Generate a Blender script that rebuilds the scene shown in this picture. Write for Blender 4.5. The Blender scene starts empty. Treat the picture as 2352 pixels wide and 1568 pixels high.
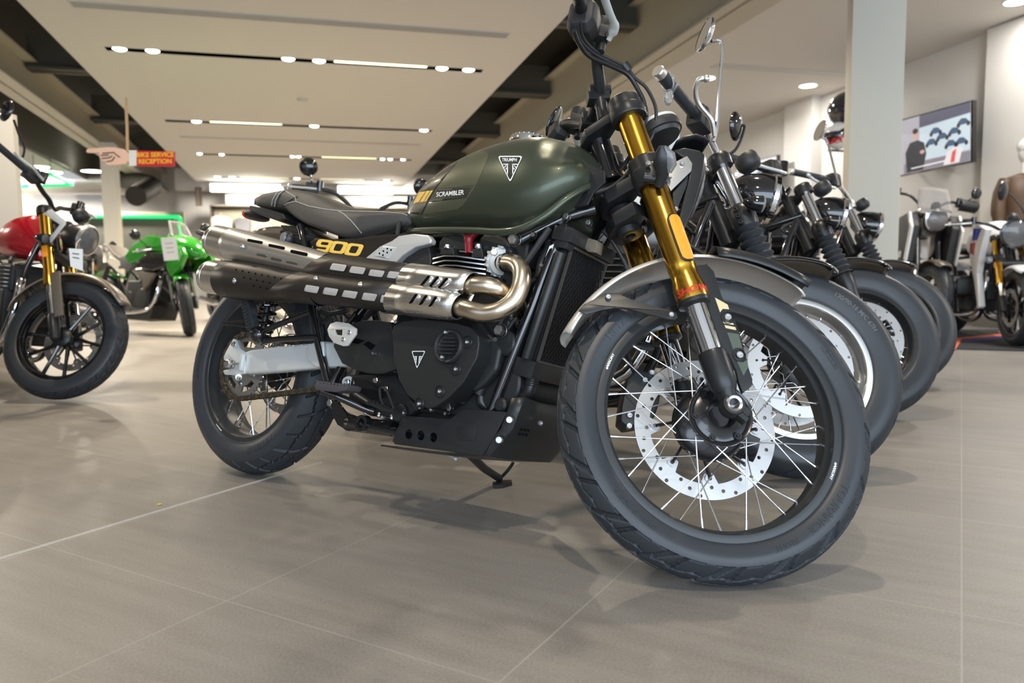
import bpy, bmesh, math, random
import numpy as np
from mathutils import Vector, Matrix
from mathutils.bvhtree import BVHTree
from mathutils.geometry import tessellate_polygon
random.seed(7)
PI = math.pi
scene = bpy.context.scene
COL = scene.collection

# ------------------------------------------------------------------ camera
FPX = 1769.0; CX, CY = 1176.0, 784.0
CAM_H = 0.6122; PITCH = math.atan((CY-625.6)/FPX); ROLL = 0.0095
def _cam():
    F = np.array([0, math.cos(PITCH), -math.sin(PITCH)]); R = np.array([1., 0, 0]); U = np.cross(R, F)
    R2 = math.cos(ROLL)*R-math.sin(ROLL)*U; U2 = math.sin(ROLL)*R+math.cos(ROLL)*U
    return np.array([0, 0, CAM_H]), F, R2, U2
CO, CF, CR, CU = _cam()
def ray(px, py): return CF+CR*(px-CX)/FPX-CU*(py-CY)/FPX
def at_z(px, py, z=0.):
    d = ray(px, py); return CO+d*((z-CO[2])/d[2])
def at_y(px, py, y):
    d = ray(px, py); return CO+d*(y/d[1])
def at_x(px, py, x):
    d = ray(px, py); return CO+d*(x/d[0])
def rx_(a): c, s = math.cos(a), math.sin(a); return np.array([[1, 0, 0], [0, c, -s], [0, s, c]])
def ry_(a): c, s = math.cos(a), math.sin(a); return np.array([[c, 0, s], [0, 1, 0], [-s, 0, c]])
def rz_(a): c, s = math.cos(a), math.sin(a); return np.array([[c, -s, 0], [s, c, 0], [0, 0, 1]])
def rax(k, a):
    k = np.array(k, float); k = k/np.linalg.norm(k); K = np.array([[0, -k[2], k[1]], [k[2], 0, -k[0]], [-k[1], k[0], 0]])
    return np.eye(3)+math.sin(a)*K+(1-math.cos(a))*K@K

class Frame:
    """placement of one machine: body frame (x forward, y left, z up) and its steered frame"""
    def __init__(s, x, y, th, lean, steer, wb, r_f, rake, trail, pitch=0, z0=0):
        s.M = rz_(th)@rx_(-lean)@ry_(pitch); s.b0 = np.array([x, y, 0])+rz_(th)@rx_(-lean)@np.array([0, 0, z0])
        s.ax = np.array([-math.sin(rake), 0, math.cos(rake)]); s.p0 = np.array([wb+trail, 0, 0.])
        s.RS = rax(s.ax, steer); s.wb = wb; s.rf = r_f; s.rake = rake
    def U(s, px, py, Y):
        d = s.M.T@ray(px, py); o = s.M.T@(CO-s.b0); return o+d*((Y-o[1])/d[1])
    def UX(s, px, py, X):
        d = s.M.T@ray(px, py); o = s.M.T@(CO-s.b0); return o+d*((X-o[0])/d[0])
    def US(s, px, py, Y):
        d = s.RS.T@(s.M.T@ray(px, py)); o = s.RS.T@(s.M.T@(CO-s.b0)-s.p0)+s.p0; return o+d*((Y-o[1])/d[1])
    def steer(s, P):
        P = np.asarray(P, float); return (P-s.p0)@s.RS.T+s.p0
    def empty(s, name):
        o = bpy.data.objects.new(name, None); COL.objects.link(o); o.empty_display_size = .1
        m = np.eye(4); m[:3, :3] = s.M; m[:3, 3] = s.b0; o.matrix_world = Matrix(m.tolist()); return o

# ------------------------------------------------------------------ materials
MATS = {}
def mat(name, col, metal=0., rough=.5, coat=0., bump=0., bscale=200., spec=.5, emit=None, estr=0., alpha=1., trans=0., vary=.06, aniso=0., sheen=0., ior=1.45):
    if name in MATS: return MATS[name]
    m = bpy.data.materials.new(name); m.use_nodes = True; nt = m.node_tree; b = nt.nodes['Principled BSDF']
    b.inputs['Base Color'].default_value = (*col, 1); b.inputs['Metallic'].default_value = metal
    b.inputs['Roughness'].default_value = rough; b.inputs['Coat Weight'].default_value = coat
    b.inputs['Coat Roughness'].default_value = .06
    b.inputs['Specular IOR Level'].default_value = spec; b.inputs['Alpha'].default_value = alpha
    b.inputs['Transmission Weight'].default_value = trans; b.inputs['IOR'].default_value = ior
    b.inputs['Sheen Weight'].default_value = sheen
    if aniso: b.inputs['Anisotropic'].default_value = aniso
    if emit: b.inputs['Emission Color'].default_value = (*emit, 1); b.inputs['Emission Strength'].default_value = estr
    tc = nt.nodes.new('ShaderNodeTexCoord')
    if vary:
        n = nt.nodes.new('ShaderNodeTexNoise'); n.inputs['Scale'].default_value = 9.; n.inputs['Detail'].default_value = 3
        nt.links.new(tc.outputs['Object'], n.inputs['Vector'])
        r = nt.nodes.new('ShaderNodeMapRange'); r.inputs['To Min'].default_value = max(rough-vary, .02); r.inputs['To Max'].default_value = rough+vary
        nt.links.new(n.outputs['Fac'], r.inputs['Value']); nt.links.new(r.outputs['Result'], b.inputs['Roughness'])
    if bump:
        n = nt.nodes.new('ShaderNodeTexNoise'); n.inputs['Scale'].default_value = bscale; n.inputs['Detail'].default_value = 2
        nt.links.new(tc.outputs['Object'], n.inputs['Vector'])
        bp = nt.nodes.new('ShaderNodeBump'); bp.inputs['Strength'].default_value = bump; bp.inputs['Distance'].default_value = .002
        nt.links.new(n.outputs['Fac'], bp.inputs['Height']); nt.links.new(bp.outputs['Normal'], b.inputs['Normal'])
    MATS[name] = m; return m

def brushed(name, col, rough, axis_scale, strength=.12):
    m = mat(name, col, 1., rough, vary=0); nt = m.node_tree; b = nt.nodes['Principled BSDF']
    tc = nt.nodes.new('ShaderNodeTexCoord'); mp = nt.nodes.new('ShaderNodeMapping'); mp.inputs['Scale'].default_value = axis_scale
    n = nt.nodes.new('ShaderNodeTexNoise'); n.inputs['Scale'].default_value = 1.; n.inputs['Detail'].default_value = 4
    nt.links.new(tc.outputs['Object'], mp.inputs['Vector']); nt.links.new(mp.outputs['Vector'], n.inputs['Vector'])
    r = nt.nodes.new('ShaderNodeMapRange'); r.inputs['To Min'].default_value = rough-strength; r.inputs['To Max'].default_value = rough+strength
    nt.links.new(n.outputs['Fac'], r.inputs['Value']); nt.links.new(r.outputs['Result'], b.inputs['Roughness'])
    bp = nt.nodes.new('ShaderNodeBump'); bp.inputs['Strength'].default_value = .08; bp.inputs['Distance'].default_value = .0006
    nt.links.new(n.outputs['Fac'], bp.inputs['Height']); nt.links.new(bp.outputs['Normal'], b.inputs['Normal'])
    return m

# ------------------------------------------------------------------ mesh building
def V3(a): return np.asarray(a, float)
def norm(a): a = V3(a); n = np.linalg.norm(a); return a/n if n > 1e-12 else a
def basis(d, up=(0, 0, 1)):
    d = norm(d); up = V3(up)
    if abs(d@up) > .97: up = np.array([1., 0, 0]) if abs(d[0]) < .9 else np.array([0, 1., 0])
    u = norm(np.cross(up, d)); v = np.cross(d, u); return u, v, d
def cr(pts, k=6, closed=False):
    P = [V3(p) for p in pts]; n = len(P); out = []
    rng = range(n if closed else n-1)
    for i in rng:
        if closed: a, b, c, d = P[(i-1) % n], P[i], P[(i+1) % n], P[(i+2) % n]
        else: a, b, c, d = P[max(i-1, 0)], P[i], P[i+1], P[min(i+2, n-1)]
        for j in range(k):
            t = j/k
            out.append(.5*((2*b)+(c-a)*t+(2*a-5*b+4*c-d)*t*t+(3*b-a-3*c+d)*t**3))
    if not closed: out.append(P[-1])
    return out
def lerp(a, b, t): return a+(b-a)*t
def rpoly(pts, r, k=4):
    """round the corners of a 2D polygon"""
    out = []; n = len(pts)
    for i in range(n):
        p = V3(pts[i]); a = V3(pts[i-1]); b = V3(pts[(i+1) % n])
        da = np.linalg.norm(a-p); db = np.linalg.norm(b-p); rr = min(r, da*.45, db*.45)
        q0 = p+(a-p)/da*rr; q1 = p+(b-p)/db*rr
        for j in range(k+1):
            t = j/k; out.append((1-t)**2*q0+2*t*(1-t)*p+t*t*q1)
    return out

class MB:
    def __init__(s): s.v = []; s.f = []; s.m = []; s.mi = 0
    def add(s, vs, fs, mi=None):
        b = len(s.v); s.v += [tuple(map(float, p)) for p in vs]
        for f in fs: s.f.append(tuple(b+i for i in f)); s.m.append(s.mi if mi is None else mi)
        return s
    def box(s, c, size, R=None, mi=None):
        c = V3(c); h = V3(size)/2; vs = []
        for x in (-1, 1):
            for y in (-1, 1):
                for z in (-1, 1):
                    p = np.array([x, y, z])*h
                    vs.append(c+(R@p if R is not None else p))
        return s.add(vs, [(0, 1, 3, 2), (4, 6, 7, 5), (0, 4, 5, 1), (2, 3, 7, 6), (0, 2, 6, 4), (1, 5, 7, 3)], mi)
    def tube(s, pts, r, n=12, caps=True, mi=None, closed=False, sy=1., up=(0, 0, 1), twist=None):
        P = [V3(p) for p in pts]; N = len(P); rr = r if hasattr(r, '__len__') else [r]*N
        vs = []; u = None
        for i, p in enumerate(P):
            if closed: d = P[(i+1) % N]-P[i-1]
            else: d = P[min(i+1, N-1)]-P[max(i-1, 0)]
            d = norm(d)
            if u is None: u, v, _ = basis(d, up)
            else:
                u = norm(u-d*(u@d)); v = np.cross(d, u)
            for k in range(n):
                a = 2*PI*k/n; vs.append(p+rr[i]*(math.cos(a)*u+math.sin(a)*v*sy))
        fs = []
        for i in range(N if closed else N-1):
            j = (i+1) % N
            for k in range(n): fs.append((i*n+k, i*n+(k+1) % n, j*n+(k+1) % n, j*n+k))
        if caps and not closed: fs.append(tuple(range(n-1, -1, -1))); fs.append(tuple((N-1)*n+k for k in range(n)))
        return s.add(vs, fs, mi)
    def lathe(s, prof, o=(0, 0, 0), ax=(0, 1, 0), n=32, closed=False, mi=None, a0=0., a1=2*PI, up=(0, 0, 1), caps=False):
        """prof: list of (radius, height along ax)"""
        u, v, d = basis(ax, up); o = V3(o); full = abs(a1-a0-2*PI) < 1e-6; na = n if full else n+1; m = len(prof); vs = []
        for i in range(na):
            a = a0+(a1-a0)*i/n; e = math.cos(a)*u+math.sin(a)*v
            for r, h in prof: vs.append(o+e*r+d*h)
        fs = []
        for i in range(n):
            j = (i+1) % na
            for k in range(m if closed else m-1): fs.append((i*m+k, i*m+(k+1) % m, j*m+(k+1) % m, j*m+k))
        if caps and not full: fs.append(tuple(range(m))); fs.append(tuple((na-1)*m+k for k in range(m-1, -1, -1)))
        return s.add(vs, fs, mi)
    def cyl(s, a, b, r, n=16, r2=None, mi=None): return s.tube([a, b], [r, r if r2 is None else r2], n, mi=mi)
    def disc(s, prof, o, ax, n=24, mi=None):
        return s.lathe([(0.0001, prof[0][1])]+list(prof)+[(0.0001, prof[-1][1])], o, ax, n, mi=mi)
    def sph(s, c, r, n=16, m=10, mi=None, R=None):
        r = V3(r if hasattr(r, '__len__') else (r, r, r)); c = V3(c); vs = []
        for i in range(m+1):
            t = PI*i/m
            for k in range(n):
                a = 2*PI*k/n; p = np.array([math.sin(t)*math.cos(a), math.sin(t)*math.sin(a), math.cos(t)])*r
                vs.append(c+(R@p if R is not None else p))
        fs = [(i*n+k, (i+1)*n+k, (i+1)*n+(k+1) % n, i*n+(k+1) % n) for i in range(m) for k in range(n)]
        return s.add(vs, fs, mi)
    def loft(s, rings, caps=True, mi=None, closed=False):
        n = len(rings[0]); N = len(rings); vs = [p for r in rings for p in r]; fs = []
        for i in range(N if closed else N-1):
            j = (i+1) % N
            for k in range(n): fs.append((i*n+k, i*n+(k+1) % n, j*n+(k+1) % n, j*n+k))
        if caps and not closed: fs.append(tuple(range(n-1, -1, -1))); fs.append(tuple((N-1)*n+k for k in range(n)))
        return s.add(vs, fs, mi)
    def sheet(s, rows, mi=None):
        n = len(rows[0]); vs = [p for r in rows for p in r]
        return s.add(vs, [(i*n+k, i*n+k+1, (i+1)*n+k+1, (i+1)*n+k) for i in range(len(rows)-1) for k in range(n-1)], mi)
    def slab(s, pts3, off, holes=(), mi=None, wmi=None):
        """closed 3D outline (planar-ish) extruded by the vector off, with holes"""
        off = V3(off); loops = [[V3(p) for p in pts3]]+[[V3(p) for p in h] for h in holes]
        flat = [p for l in loops for p in l]; n = len(flat)
        u, v, _ = basis(off)
        tris = tessellate_polygon([[Vector((float(p@u), float(p@v), 0)) for p in l] for l in loops])
        fs = [tuple(t) for t in tris]+[tuple(n+i for i in reversed(t)) for t in tris]
        s.add(flat+[p+off for p in flat], fs, mi); base = len(s.v)-2*n; b = 0
        for l in loops:
            L = len(l)
            for i in range(L):
                j = (i+1) % L; s.f.append((base+b+i, base+b+j, base+n+b+j, base+n+b+i)); s.m.append(s.mi if wmi is None else wmi) if False else s.m.append(wmi if wmi is not None else (s.mi if mi is None else mi))
            b += L
        return s
    def map(s, fn): s.v = [tuple(fn(V3(p))) for p in s.v]; return s
    def xf(s, R, t=(0, 0, 0), start=0):
        R = V3(R); t = V3(t)
        if len(s.v) > start:
            A = np.array(s.v[start:])@R.T+t; s.v[start:] = [tuple(p) for p in A]
        return s
    def steer(s, fr):
        A = fr.steer(np.array(s.v)); s.v = [tuple(p) for p in A]; return s
    def merge(s, o, R=None, t=(0, 0, 0)):
        A = np.array(o.v) if R is None else np.array(o.v)@V3(R).T
        b = len(s.v); s.v += [tuple(p) for p in A+V3(t)]
        s.f += [tuple(b+i for i in f) for f in o.f]; s.m += o.m; return s
    def bvh(s): return BVHTree.FromPolygons([Vector(p) for p in s.v], s.f)
    def pieces(s):
        """separate islands, joining those whose boxes touch"""
        n = len(s.v); par = list(range(n))
        def fnd(a):
            while par[a] != a: par[a] = par[par[a]]; a = par[a]
            return a
        for f in s.f:
            r = fnd(f[0])
            for i in f[1:]: par[fnd(i)] = r
        comp = {}
        for i in range(n): comp.setdefault(fnd(i), []).append(i)
        A = np.array(s.v); items = [[A[c].min(0)-.0015, A[c].max(0)+.0015, set(c)] for c in comp.values()]
        ch = True
        while ch:
            ch = False
            for i in range(len(items)):
                for j in range(i+1, len(items)):
                    if (items[i][0] <= items[j][1]).all() and (items[j][0] <= items[i][1]).all():
                        items[i] = [np.minimum(items[i][0], items[j][0]), np.maximum(items[i][1], items[j][1]), items[i][2] | items[j][2]]; items.pop(j); ch = True; break
                if ch: break
        out = []
        for lo, hi, c in items:
            ids = sorted(c); mp = {a: b for b, a in enumerate(ids)}; m = MB(); m.v = [s.v[i] for i in ids]
            for f, k in zip(s.f, s.m):
                if f[0] in c: m.f.append(tuple(mp[i] for i in f)); m.m.append(k)
            out.append(m)
        return out
    def build(s, name, mats, parent=None, smooth=35, bevel=0., seg=2, label=None, weld=True, sub=0, nosplit=False):
        if not nosplit and name.endswith(('bolt', 'rivet', 'plug', 'bracket', 'shroud', 'hose', 'skid_hole', 'flange', 'panel_decal', 'axle_nut', 'number_decal')) and len(s.v) < 9000:
            ps = s.pieces()
            if len(ps) > 1:
                os_ = [p.build(name, mats, parent, smooth, bevel, seg, label, weld, sub, True) for p in ps]; return os_[0]
        me = bpy.data.meshes.new(name); me.from_pydata(s.v, [], s.f)
        mats = mats if isinstance(mats, (list, tuple)) else [mats]
        for m in mats: me.materials.append(m)
        me.polygons.foreach_set('material_index', s.m)
        bm = bmesh.new(); bm.from_mesh(me)
        if weld: bmesh.ops.remove_doubles(bm, verts=bm.verts, dist=1e-6)
        bmesh.ops.recalc_face_normals(bm, faces=bm.faces)
        if bevel:
            es = [e for e in bm.edges if len(e.link_faces) == 2 and e.calc_face_angle(0) > math.radians(28)]
            if es: bmesh.ops.bevel(bm, geom=es, offset=bevel, segments=seg, affect='EDGES', profile=.6, clamp_overlap=True)
        bm.to_mesh(me); bm.free()
        if smooth:
            me.polygons.foreach_set('use_smooth', [True]*len(me.polygons)); me.set_sharp_from_angle(angle=math.radians(smooth))
        o = bpy.data.objects.new(name, me); COL.objects.link(o)
        if parent is not None: o.parent = parent
        if label: o['label'] = label
        if sub:
            md = o.modifiers.new('sub', 'SUBSURF'); md.levels = sub; md.render_levels = sub
        return o

def tag(o, label, cat, group=None):
    o['label'] = label; o['category'] = cat
    if group: o['group'] = group
    return o
def struct(o): o['kind'] = 'structure'; return o
def copy_tree(o, parent=None):
    c = o.copy(); COL.objects.link(c)
    if parent is not None: c.parent = parent
    for ch in list(o.children): copy_tree(ch, c)
    return c

def text_mesh(txt, size, shear=0., space=1., bold=0., ext=0., cut=0., aspect=1., align='CENTER'):
    """text as (verts Nx3, faces), laid in the xy plane, centred"""
    c = bpy.data.curves.new('t', 'FONT'); c.body = txt; c.size = size; c.shear = shear; c.space_character = space
    c.offset = bold; c.extrude = ext; c.align_x = align; c.align_y = 'CENTER'; c.resolution_u = 3
    o = bpy.data.objects.new('t', c); COL.objects.link(o)
    dg = bpy.context.evaluated_depsgraph_get(); dg.update()
    me = bpy.data.meshes.new_from_object(o.evaluated_get(dg))
    bm = bmesh.new(); bm.from_mesh(me)
    bmesh.ops.scale(bm, vec=(aspect, 1, 1), verts=bm.verts)
    if cut: gridcut(bm, cut)
    vs = np.array([v.co[:] for v in bm.verts]); bm.verts.index_update()
    fs = [tuple(v.index for v in f.verts) for f in bm.faces]
    bm.free(); bpy.data.objects.remove(o); bpy.data.curves.remove(c); bpy.data.meshes.remove(me)
    return vs, fs
def gridcut(bm, step):
    for k in (0, 1):
        lo = min(v.co[k] for v in bm.verts); hi = max(v.co[k] for v in bm.verts); x = lo+step
        while x < hi:
            co = [0, 0, 0]; co[k] = x; no = [0, 0, 0]; no[k] = 1
            bmesh.ops.bisect_plane(bm, geom=bm.verts[:]+bm.edges[:]+bm.faces[:], plane_co=co, plane_no=no); x += step
def poly_mesh(loops, cut=0.):
    tris = tessellate_polygon([[Vector((float(p[0]), float(p[1]), 0)) for p in l] for l in loops])
    flat = [p for l in loops for p in l]; bm = bmesh.new(); vs = [bm.verts.new((float(p[0]), float(p[1]), 0)) for p in flat]
    for t in tris:
        try: bm.faces.new([vs[i] for i in t])
        except ValueError: pass
    if cut: gridcut(bm, cut)
    bm.verts.index_update(); A = np.array([v.co[:] for v in bm.verts]); F = [tuple(v.index for v in f.verts) for f in bm.faces]; bm.free()
    return A, F

TRI_OUT = [(-.5, .5), (.5, .5), (0, -.56)]
def badge_shapes():
    """triangular badge drawn in a unit box: background triangle, line work"""
    bg = rpoly(TRI_OUT, .12); inn = [(.88*p[0], .88*(p[1]-.13)+.13) for p in bg]
    bgs = [[tuple(p) for p in bg]]
    lines = [[bg, inn[::-1]]]
    def m(pl): return [[pl], [[(-x, y) for x, y in pl]]]
    for pl in ([(.075, .145), (.30, .145), (.285, .185), (.075, .185)][::-1], [(.085, .135), (.125, .135), (.125, -.17), (.085, -.24)],
               [(.135, .125), (.175, .125), (.245, .055), (.225, .02)], [(.135, .06), (.185, -.02), (.170, -.06), (.135, .0)]):
        lines += m(pl)
    return bgs, lines
# ------------------------------------------------------------------ palette
M_trim = brushed('satin_aluminium', (.76, .75, .72), .36, (10, 400, 400), .04); M_trim.node_tree.nodes['Principled BSDF'].inputs['Metallic'].default_value = .55
M_rub = mat('rubber', (.024, .028, .033), rough=.52, bump=.12, bscale=380, spec=.45)
M_rubs = mat('rubber_side', (.028, .032, .038), rough=.40, bump=.05, bscale=120, spec=.5)
M_satin = mat('satin_black', (.016, .017, .018), rough=.34, spec=.5, bump=.05, bscale=900)
M_matte = mat('matte_black', (.020, .020, .021), rough=.55, bump=.08, bscale=700)
M_gloss = mat('gloss_black', (.008, .008, .009), rough=.09, coat=.8)
M_plas = mat('black_plastic', (.022, .022, .023), rough=.45, bump=.1, bscale=1200)
M_case = mat('engine_case', (.024, .025, .025), rough=.42, bump=.12, bscale=1400, metal=.3)
M_gold = brushed('gold_anodised', (.62, .34, .045), .22, (60, 60, 6), .06)
M_gold2 = mat('gold_smooth', (.60, .33, .05), 1., .22, vary=.03)
M_chrome = mat('chrome', (.82, .82, .84), 1., .05, vary=.03)
M_steel = mat('steel', (.62, .62, .63), 1., .25, vary=.08)
M_zinc = mat('zinc_bolt', (.60, .61, .62), 1., .32)
M_brush = brushed('brushed_steel', (.74, .725, .69), .26, (12, 500, 500), .035)
M_brush2 = brushed('brushed_aluminium', (.78, .77, .75), .32, (10, 400, 400), .04)
M_cast = mat('cast_aluminium', (.66, .68, .68), .45, .42, bump=.12, bscale=500)
M_head = mat('header_steel', (.66, .57, .45), 1., .27, vary=.04)
M_shield = mat('black_shield', (.028, .024, .020), rough=.42, metal=.4, bump=.08, bscale=900)
M_grille = mat('wire_mesh', (.55, .55, .55), .8, .4, bump=1., bscale=900)
M_olive = mat('olive_paint', (.052, .064, .042), .50, .37, coat=.25, vary=.03, spec=.6)
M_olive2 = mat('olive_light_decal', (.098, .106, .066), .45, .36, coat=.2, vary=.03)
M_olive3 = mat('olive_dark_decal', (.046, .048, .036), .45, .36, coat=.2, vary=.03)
M_yel = mat('yellow_decal', (.80, .50, .10), rough=.4)
M_white = mat('white_decal', (.80, .80, .78), rough=.35)
M_red = mat('red_paint', (.42, .010, .018), .2, .2, coat=.9)
M_redd = mat('dark_red_rubber', (.20, .008, .014), rough=.28)
M_redlens = mat('red_lens', (.5, .01, .01), rough=.12, coat=1.)
M_amber = mat('amber_lens', (.95, .33, .01), rough=.14, coat=1., bump=.5, bscale=700)
M_clear = mat('clear_lens', (.9, .9, .92), rough=.06, trans=.85, spec=.8)
M_cleargl = mat('clear_plastic', (.95, .96, .97), rough=.12, trans=.92, ior=1.3, bump=.6, bscale=60)
M_seat = mat('seat_vinyl', (.062, .057, .051), rough=.42, bump=.35, bscale=1600)
M_stitch = mat('stitching', (.55, .54, .50), rough=.8)
M_chain = mat('chain_steel', (.12, .10, .07), .8, .45)
M_beige = mat('beige_decal', (.62, .52, .30), rough=.45)
M_silverp = mat('silver_paint', (.72, .67, .61), .35, .33, coat=.4, vary=.03)
M_tank_bl = mat('badge_black', (.010, .016, .014), rough=.45, spec=.3)
M_screen = mat('dial_glass', (.02, .02, .03), rough=.06, coat=1.)
M_green = mat('green_paint', (.02, .30, .015), .25, .16, coat=1.)
M_lime = mat('lime_paint', (.12, .52, .04), .2, .2, coat=1.)
M_whitep = mat('white_paint', (.72, .72, .72), rough=.2, coat=.8)
M_blue = mat('blue_paint', (.03, .05, .40), rough=.2, coat=.8)
M_grey = mat('grey_metal', (.12, .115, .105), .6, .38)
M_greypl = mat('grey_plastic', (.10, .10, .10), rough=.5)
M_champ = mat('champagne_paint', (.20, .17, .135), .5, .35, coat=.4)
M_hub = mat('hub_satin', (.030, .030, .032), .5, .24, coat=.5)
M_disc = mat('disc_steel', (.52, .51, .50), 1., .36, vary=.10)
M_paper = mat('paper', (.80, .80, .79), rough=.6)
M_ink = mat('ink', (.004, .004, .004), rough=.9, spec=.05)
M_ink2 = mat('grille_black', (.012, .012, .013), rough=.7, spec=.2)
M_screenc = mat('windscreen_clear', (.92, .93, .95), rough=.03, trans=.95, ior=1.12, vary=0)
M_rimb = mat('rim_black', (.034, .036, .038), .3, .36, bump=.04, bscale=900)
M_mirror = mat('mirror_glass', (.75, .77, .80), 1., .03, vary=0)
M_leath = mat('brown_leather', (.075, .040, .020), rough=.55, bump=.4, bscale=80)
M_skin = mat('card_skin', (.75, .50, .38), rough=.6)
M_signred = mat('sign_red', (.50, .010, .03), rough=.4)
M_cloth = mat('cream_cloth', (.62, .56, .46), rough=.9, bump=.5, bscale=60)
M_clothd = mat('dark_cloth', (.05, .05, .055), rough=.9, bump=.5, bscale=60)
M_clothg = mat('grey_cloth', (.20, .19, .17), rough=.9, bump=.5, bscale=60)
M_wood = mat('pale_wood', (.50, .33, .17), rough=.55, bump=.1, bscale=30)
# ------------------------------------------------------------------ shared machine parts
def bolt(mb, p, ax=(0, -1, 0), r=.006, h=.004, mi=None, socket=True):
    ax = norm(ax); p = V3(p)
    pr = [(r*1.0, -.004), (r, h*.5), (r*.8, h), (r*.5, h)]
    if socket: pr += [(r*.5, h*.2), (.0001, h*.2)]
    else: pr += [(.0001, h)]
    mb.lathe(pr, p, ax, 12, mi=mi); return mb
def hexbolt(mb, p, ax=(0, -1, 0), r=.01, h=.006, mi=None):
    ax = norm(ax); p = V3(p)
    mb.lathe([(r*1.25, -.003), (r*1.25, .0), (r*1.2, .001)], p, ax, 18, mi=mi)
    mb.lathe([(r, 0), (r, h), (r*.85, h*1.2), (.0001, h*1.2)], p, ax, 6, mi=mi); return mb

def tyre(R, W, rb, yb, tread, drop, pat, nth=600, ns=36, depth=.005, sidebulge=.5):
    """returns MB in wheel coordinates (axis = y); pat(s, th)-> 0..1 groove amount"""
    mb = MB(); ss = np.linspace(-1, 1, ns+1)
    prof = []
    rs = R-drop                       # shoulder
    def side(sg):
        P = [np.array([rs, tread]), np.array([rs-.010, tread*.5+W*.5*.5+.0012]), np.array([lerp(rs, rb, .42), W/2]), np.array([lerp(rs, rb, .8), lerp(W/2, yb, .45)]), np.array([rb+.004, yb+.002]), np.array([rb-.004, yb-.001])]
        q = cr(P, 4)[1:]
        return [(a[0], sg*a[1]) for a in q]
    L = side(-1)[::-1]; Rr = side(1)
    base = [(R-drop*abs(s)**2.1, tread*s, s) for s in ss]
    m = len(L)+len(base)+len(Rr); vs = []
    for i in range(nth):
        th = 2*PI*i/nth; c, sn = math.cos(th), math.sin(th)
        for r, y in L: vs.append((r*c, y, r*sn))
        for r, y, s in base:
            g = pat(s, th)*depth; nx, ny = 1., drop*2.1/tread*abs(s)**1.1*(1 if s > 0 else -1); l = math.hypot(nx, ny)
            rr = r-g*nx/l; vs.append((rr*c, y-g*ny/l, rr*sn))
        for r, y in Rr: vs.append((r*c, y, r*sn))
    fs = []; ms = []
    a0 = len(L); a1 = len(L)+len(base)-1
    for i in range(nth):
        j = (i+1) % nth
        for k in range(m-1):
            fs.append((i*m+k, i*m+k+1, j*m+k+1, j*m+k)); ms.append(0 if a0-1 <= k <= a1 else 1)
    b = len(mb.v); mb.v = vs; mb.f = fs; mb.m = ms; return mb
def frac(x): return x-math.floor(x)
def soft(w, d): return min(1., max(0., (w*1.25-d)/(w*.55)))
def wrapd(t, c): d = abs(t-frac(c)); return min(d, 1-d)
def pat_front(s, th):
    n = 17; u = th*n/(2*PI); side = 1 if s > 0 else -1; a = abs(s); t = frac(u+(0 if side > 0 else .5)); g = 0.
    # long curved groove from near the centre line out to the shoulder
    if a > .08: g = soft(.05+.03*a, wrapd(t, .15+.55*a**1.4))
    if a > .45: g = max(g, soft(.045, wrapd(t, .62+.30*(a-.5)**2+.25*a)))
    g = max(g, soft(.032, abs(a-(.12*abs(2*frac(u)-1)+.03))))
    g = max(g, .6*soft(.024, abs(a-.55-.05*math.sin(th*n*2))))
    if a > .97: g = max(g, .45 if abs(frac(t*2+.25)-.5) < .32 else 0)
    return g
def pat_rear(s, th):
    n = 14; u = th*n/(2*PI); side = 1 if s > 0 else -1; a = abs(s); t = frac(u+(0 if side > 0 else .5))
    g = soft(.032, wrapd(t, .5+.42*(1-a)))
    g = max(g, soft(.020, abs(a-(.10+.10*abs(2*frac(u)-1)))), soft(.022, abs(a-(.56+.12*abs(2*t-1)))))
    if a > .60: g = max(g, soft(.026, wrapd(t+.5, .5+.42*(1-a))))
    return g
def pat_road(s, th):
    n = 16; side = 1 if s > 0 else -1; a = abs(s); t = frac(th*n/(2*PI)+(0 if side > 0 else .5)); g = 0.
    c = frac(.2+.5*a); d = abs(t-c); d = min(d, 1-d)
    if .2 < a < .8 and d < .05: g = 1.
    if abs(a-.06) < .03: g = 1.
    return g
def pat_none(s, th): return 0.

def side_y(R, W, rb, yb, tread, drop):
    rs = R-drop; P = [np.array([rs, tread]), np.array([rs-.010, tread*.5+W*.5*.5+.0012]), np.array([lerp(rs, rb, .42), W/2]), np.array([lerp(rs, rb, .8), lerp(W/2, yb, .45)]), np.array([rb+.004, yb+.002]), np.array([rb-.004, yb-.001])]
    q = np.array(cr(P, 8))[::-1]; return lambda r: float(np.interp(r, q[:, 0], q[:, 1]))
def ring_text(mb, txt, r, y, th, size, thick=.0006, shear=0., flip=1, mi=0, bold=0., slope=0., ysign=-1, out=True):
    """lettering round a wheel face; wheel seen from -y, angle th measured from +x towards +z"""
    vs, fs = text_mesh(txt, size, shear=shear, bold=bold, ext=thick, cut=size*.35)
    o = []
    for x, h, z in vs:
        a = th-(x/r)*flip; rr = r+h*flip
        yy = y(rr) if callable(y) else abs(y)+slope*h*flip; o.append((rr*math.cos(a), ysign*(yy+z), rr*math.sin(a)))
    # seen from -y with x to the right, text must run clockwise on screen at the top
    mb.add(o, [tuple(f) for f in fs], mi); return mb

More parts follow.
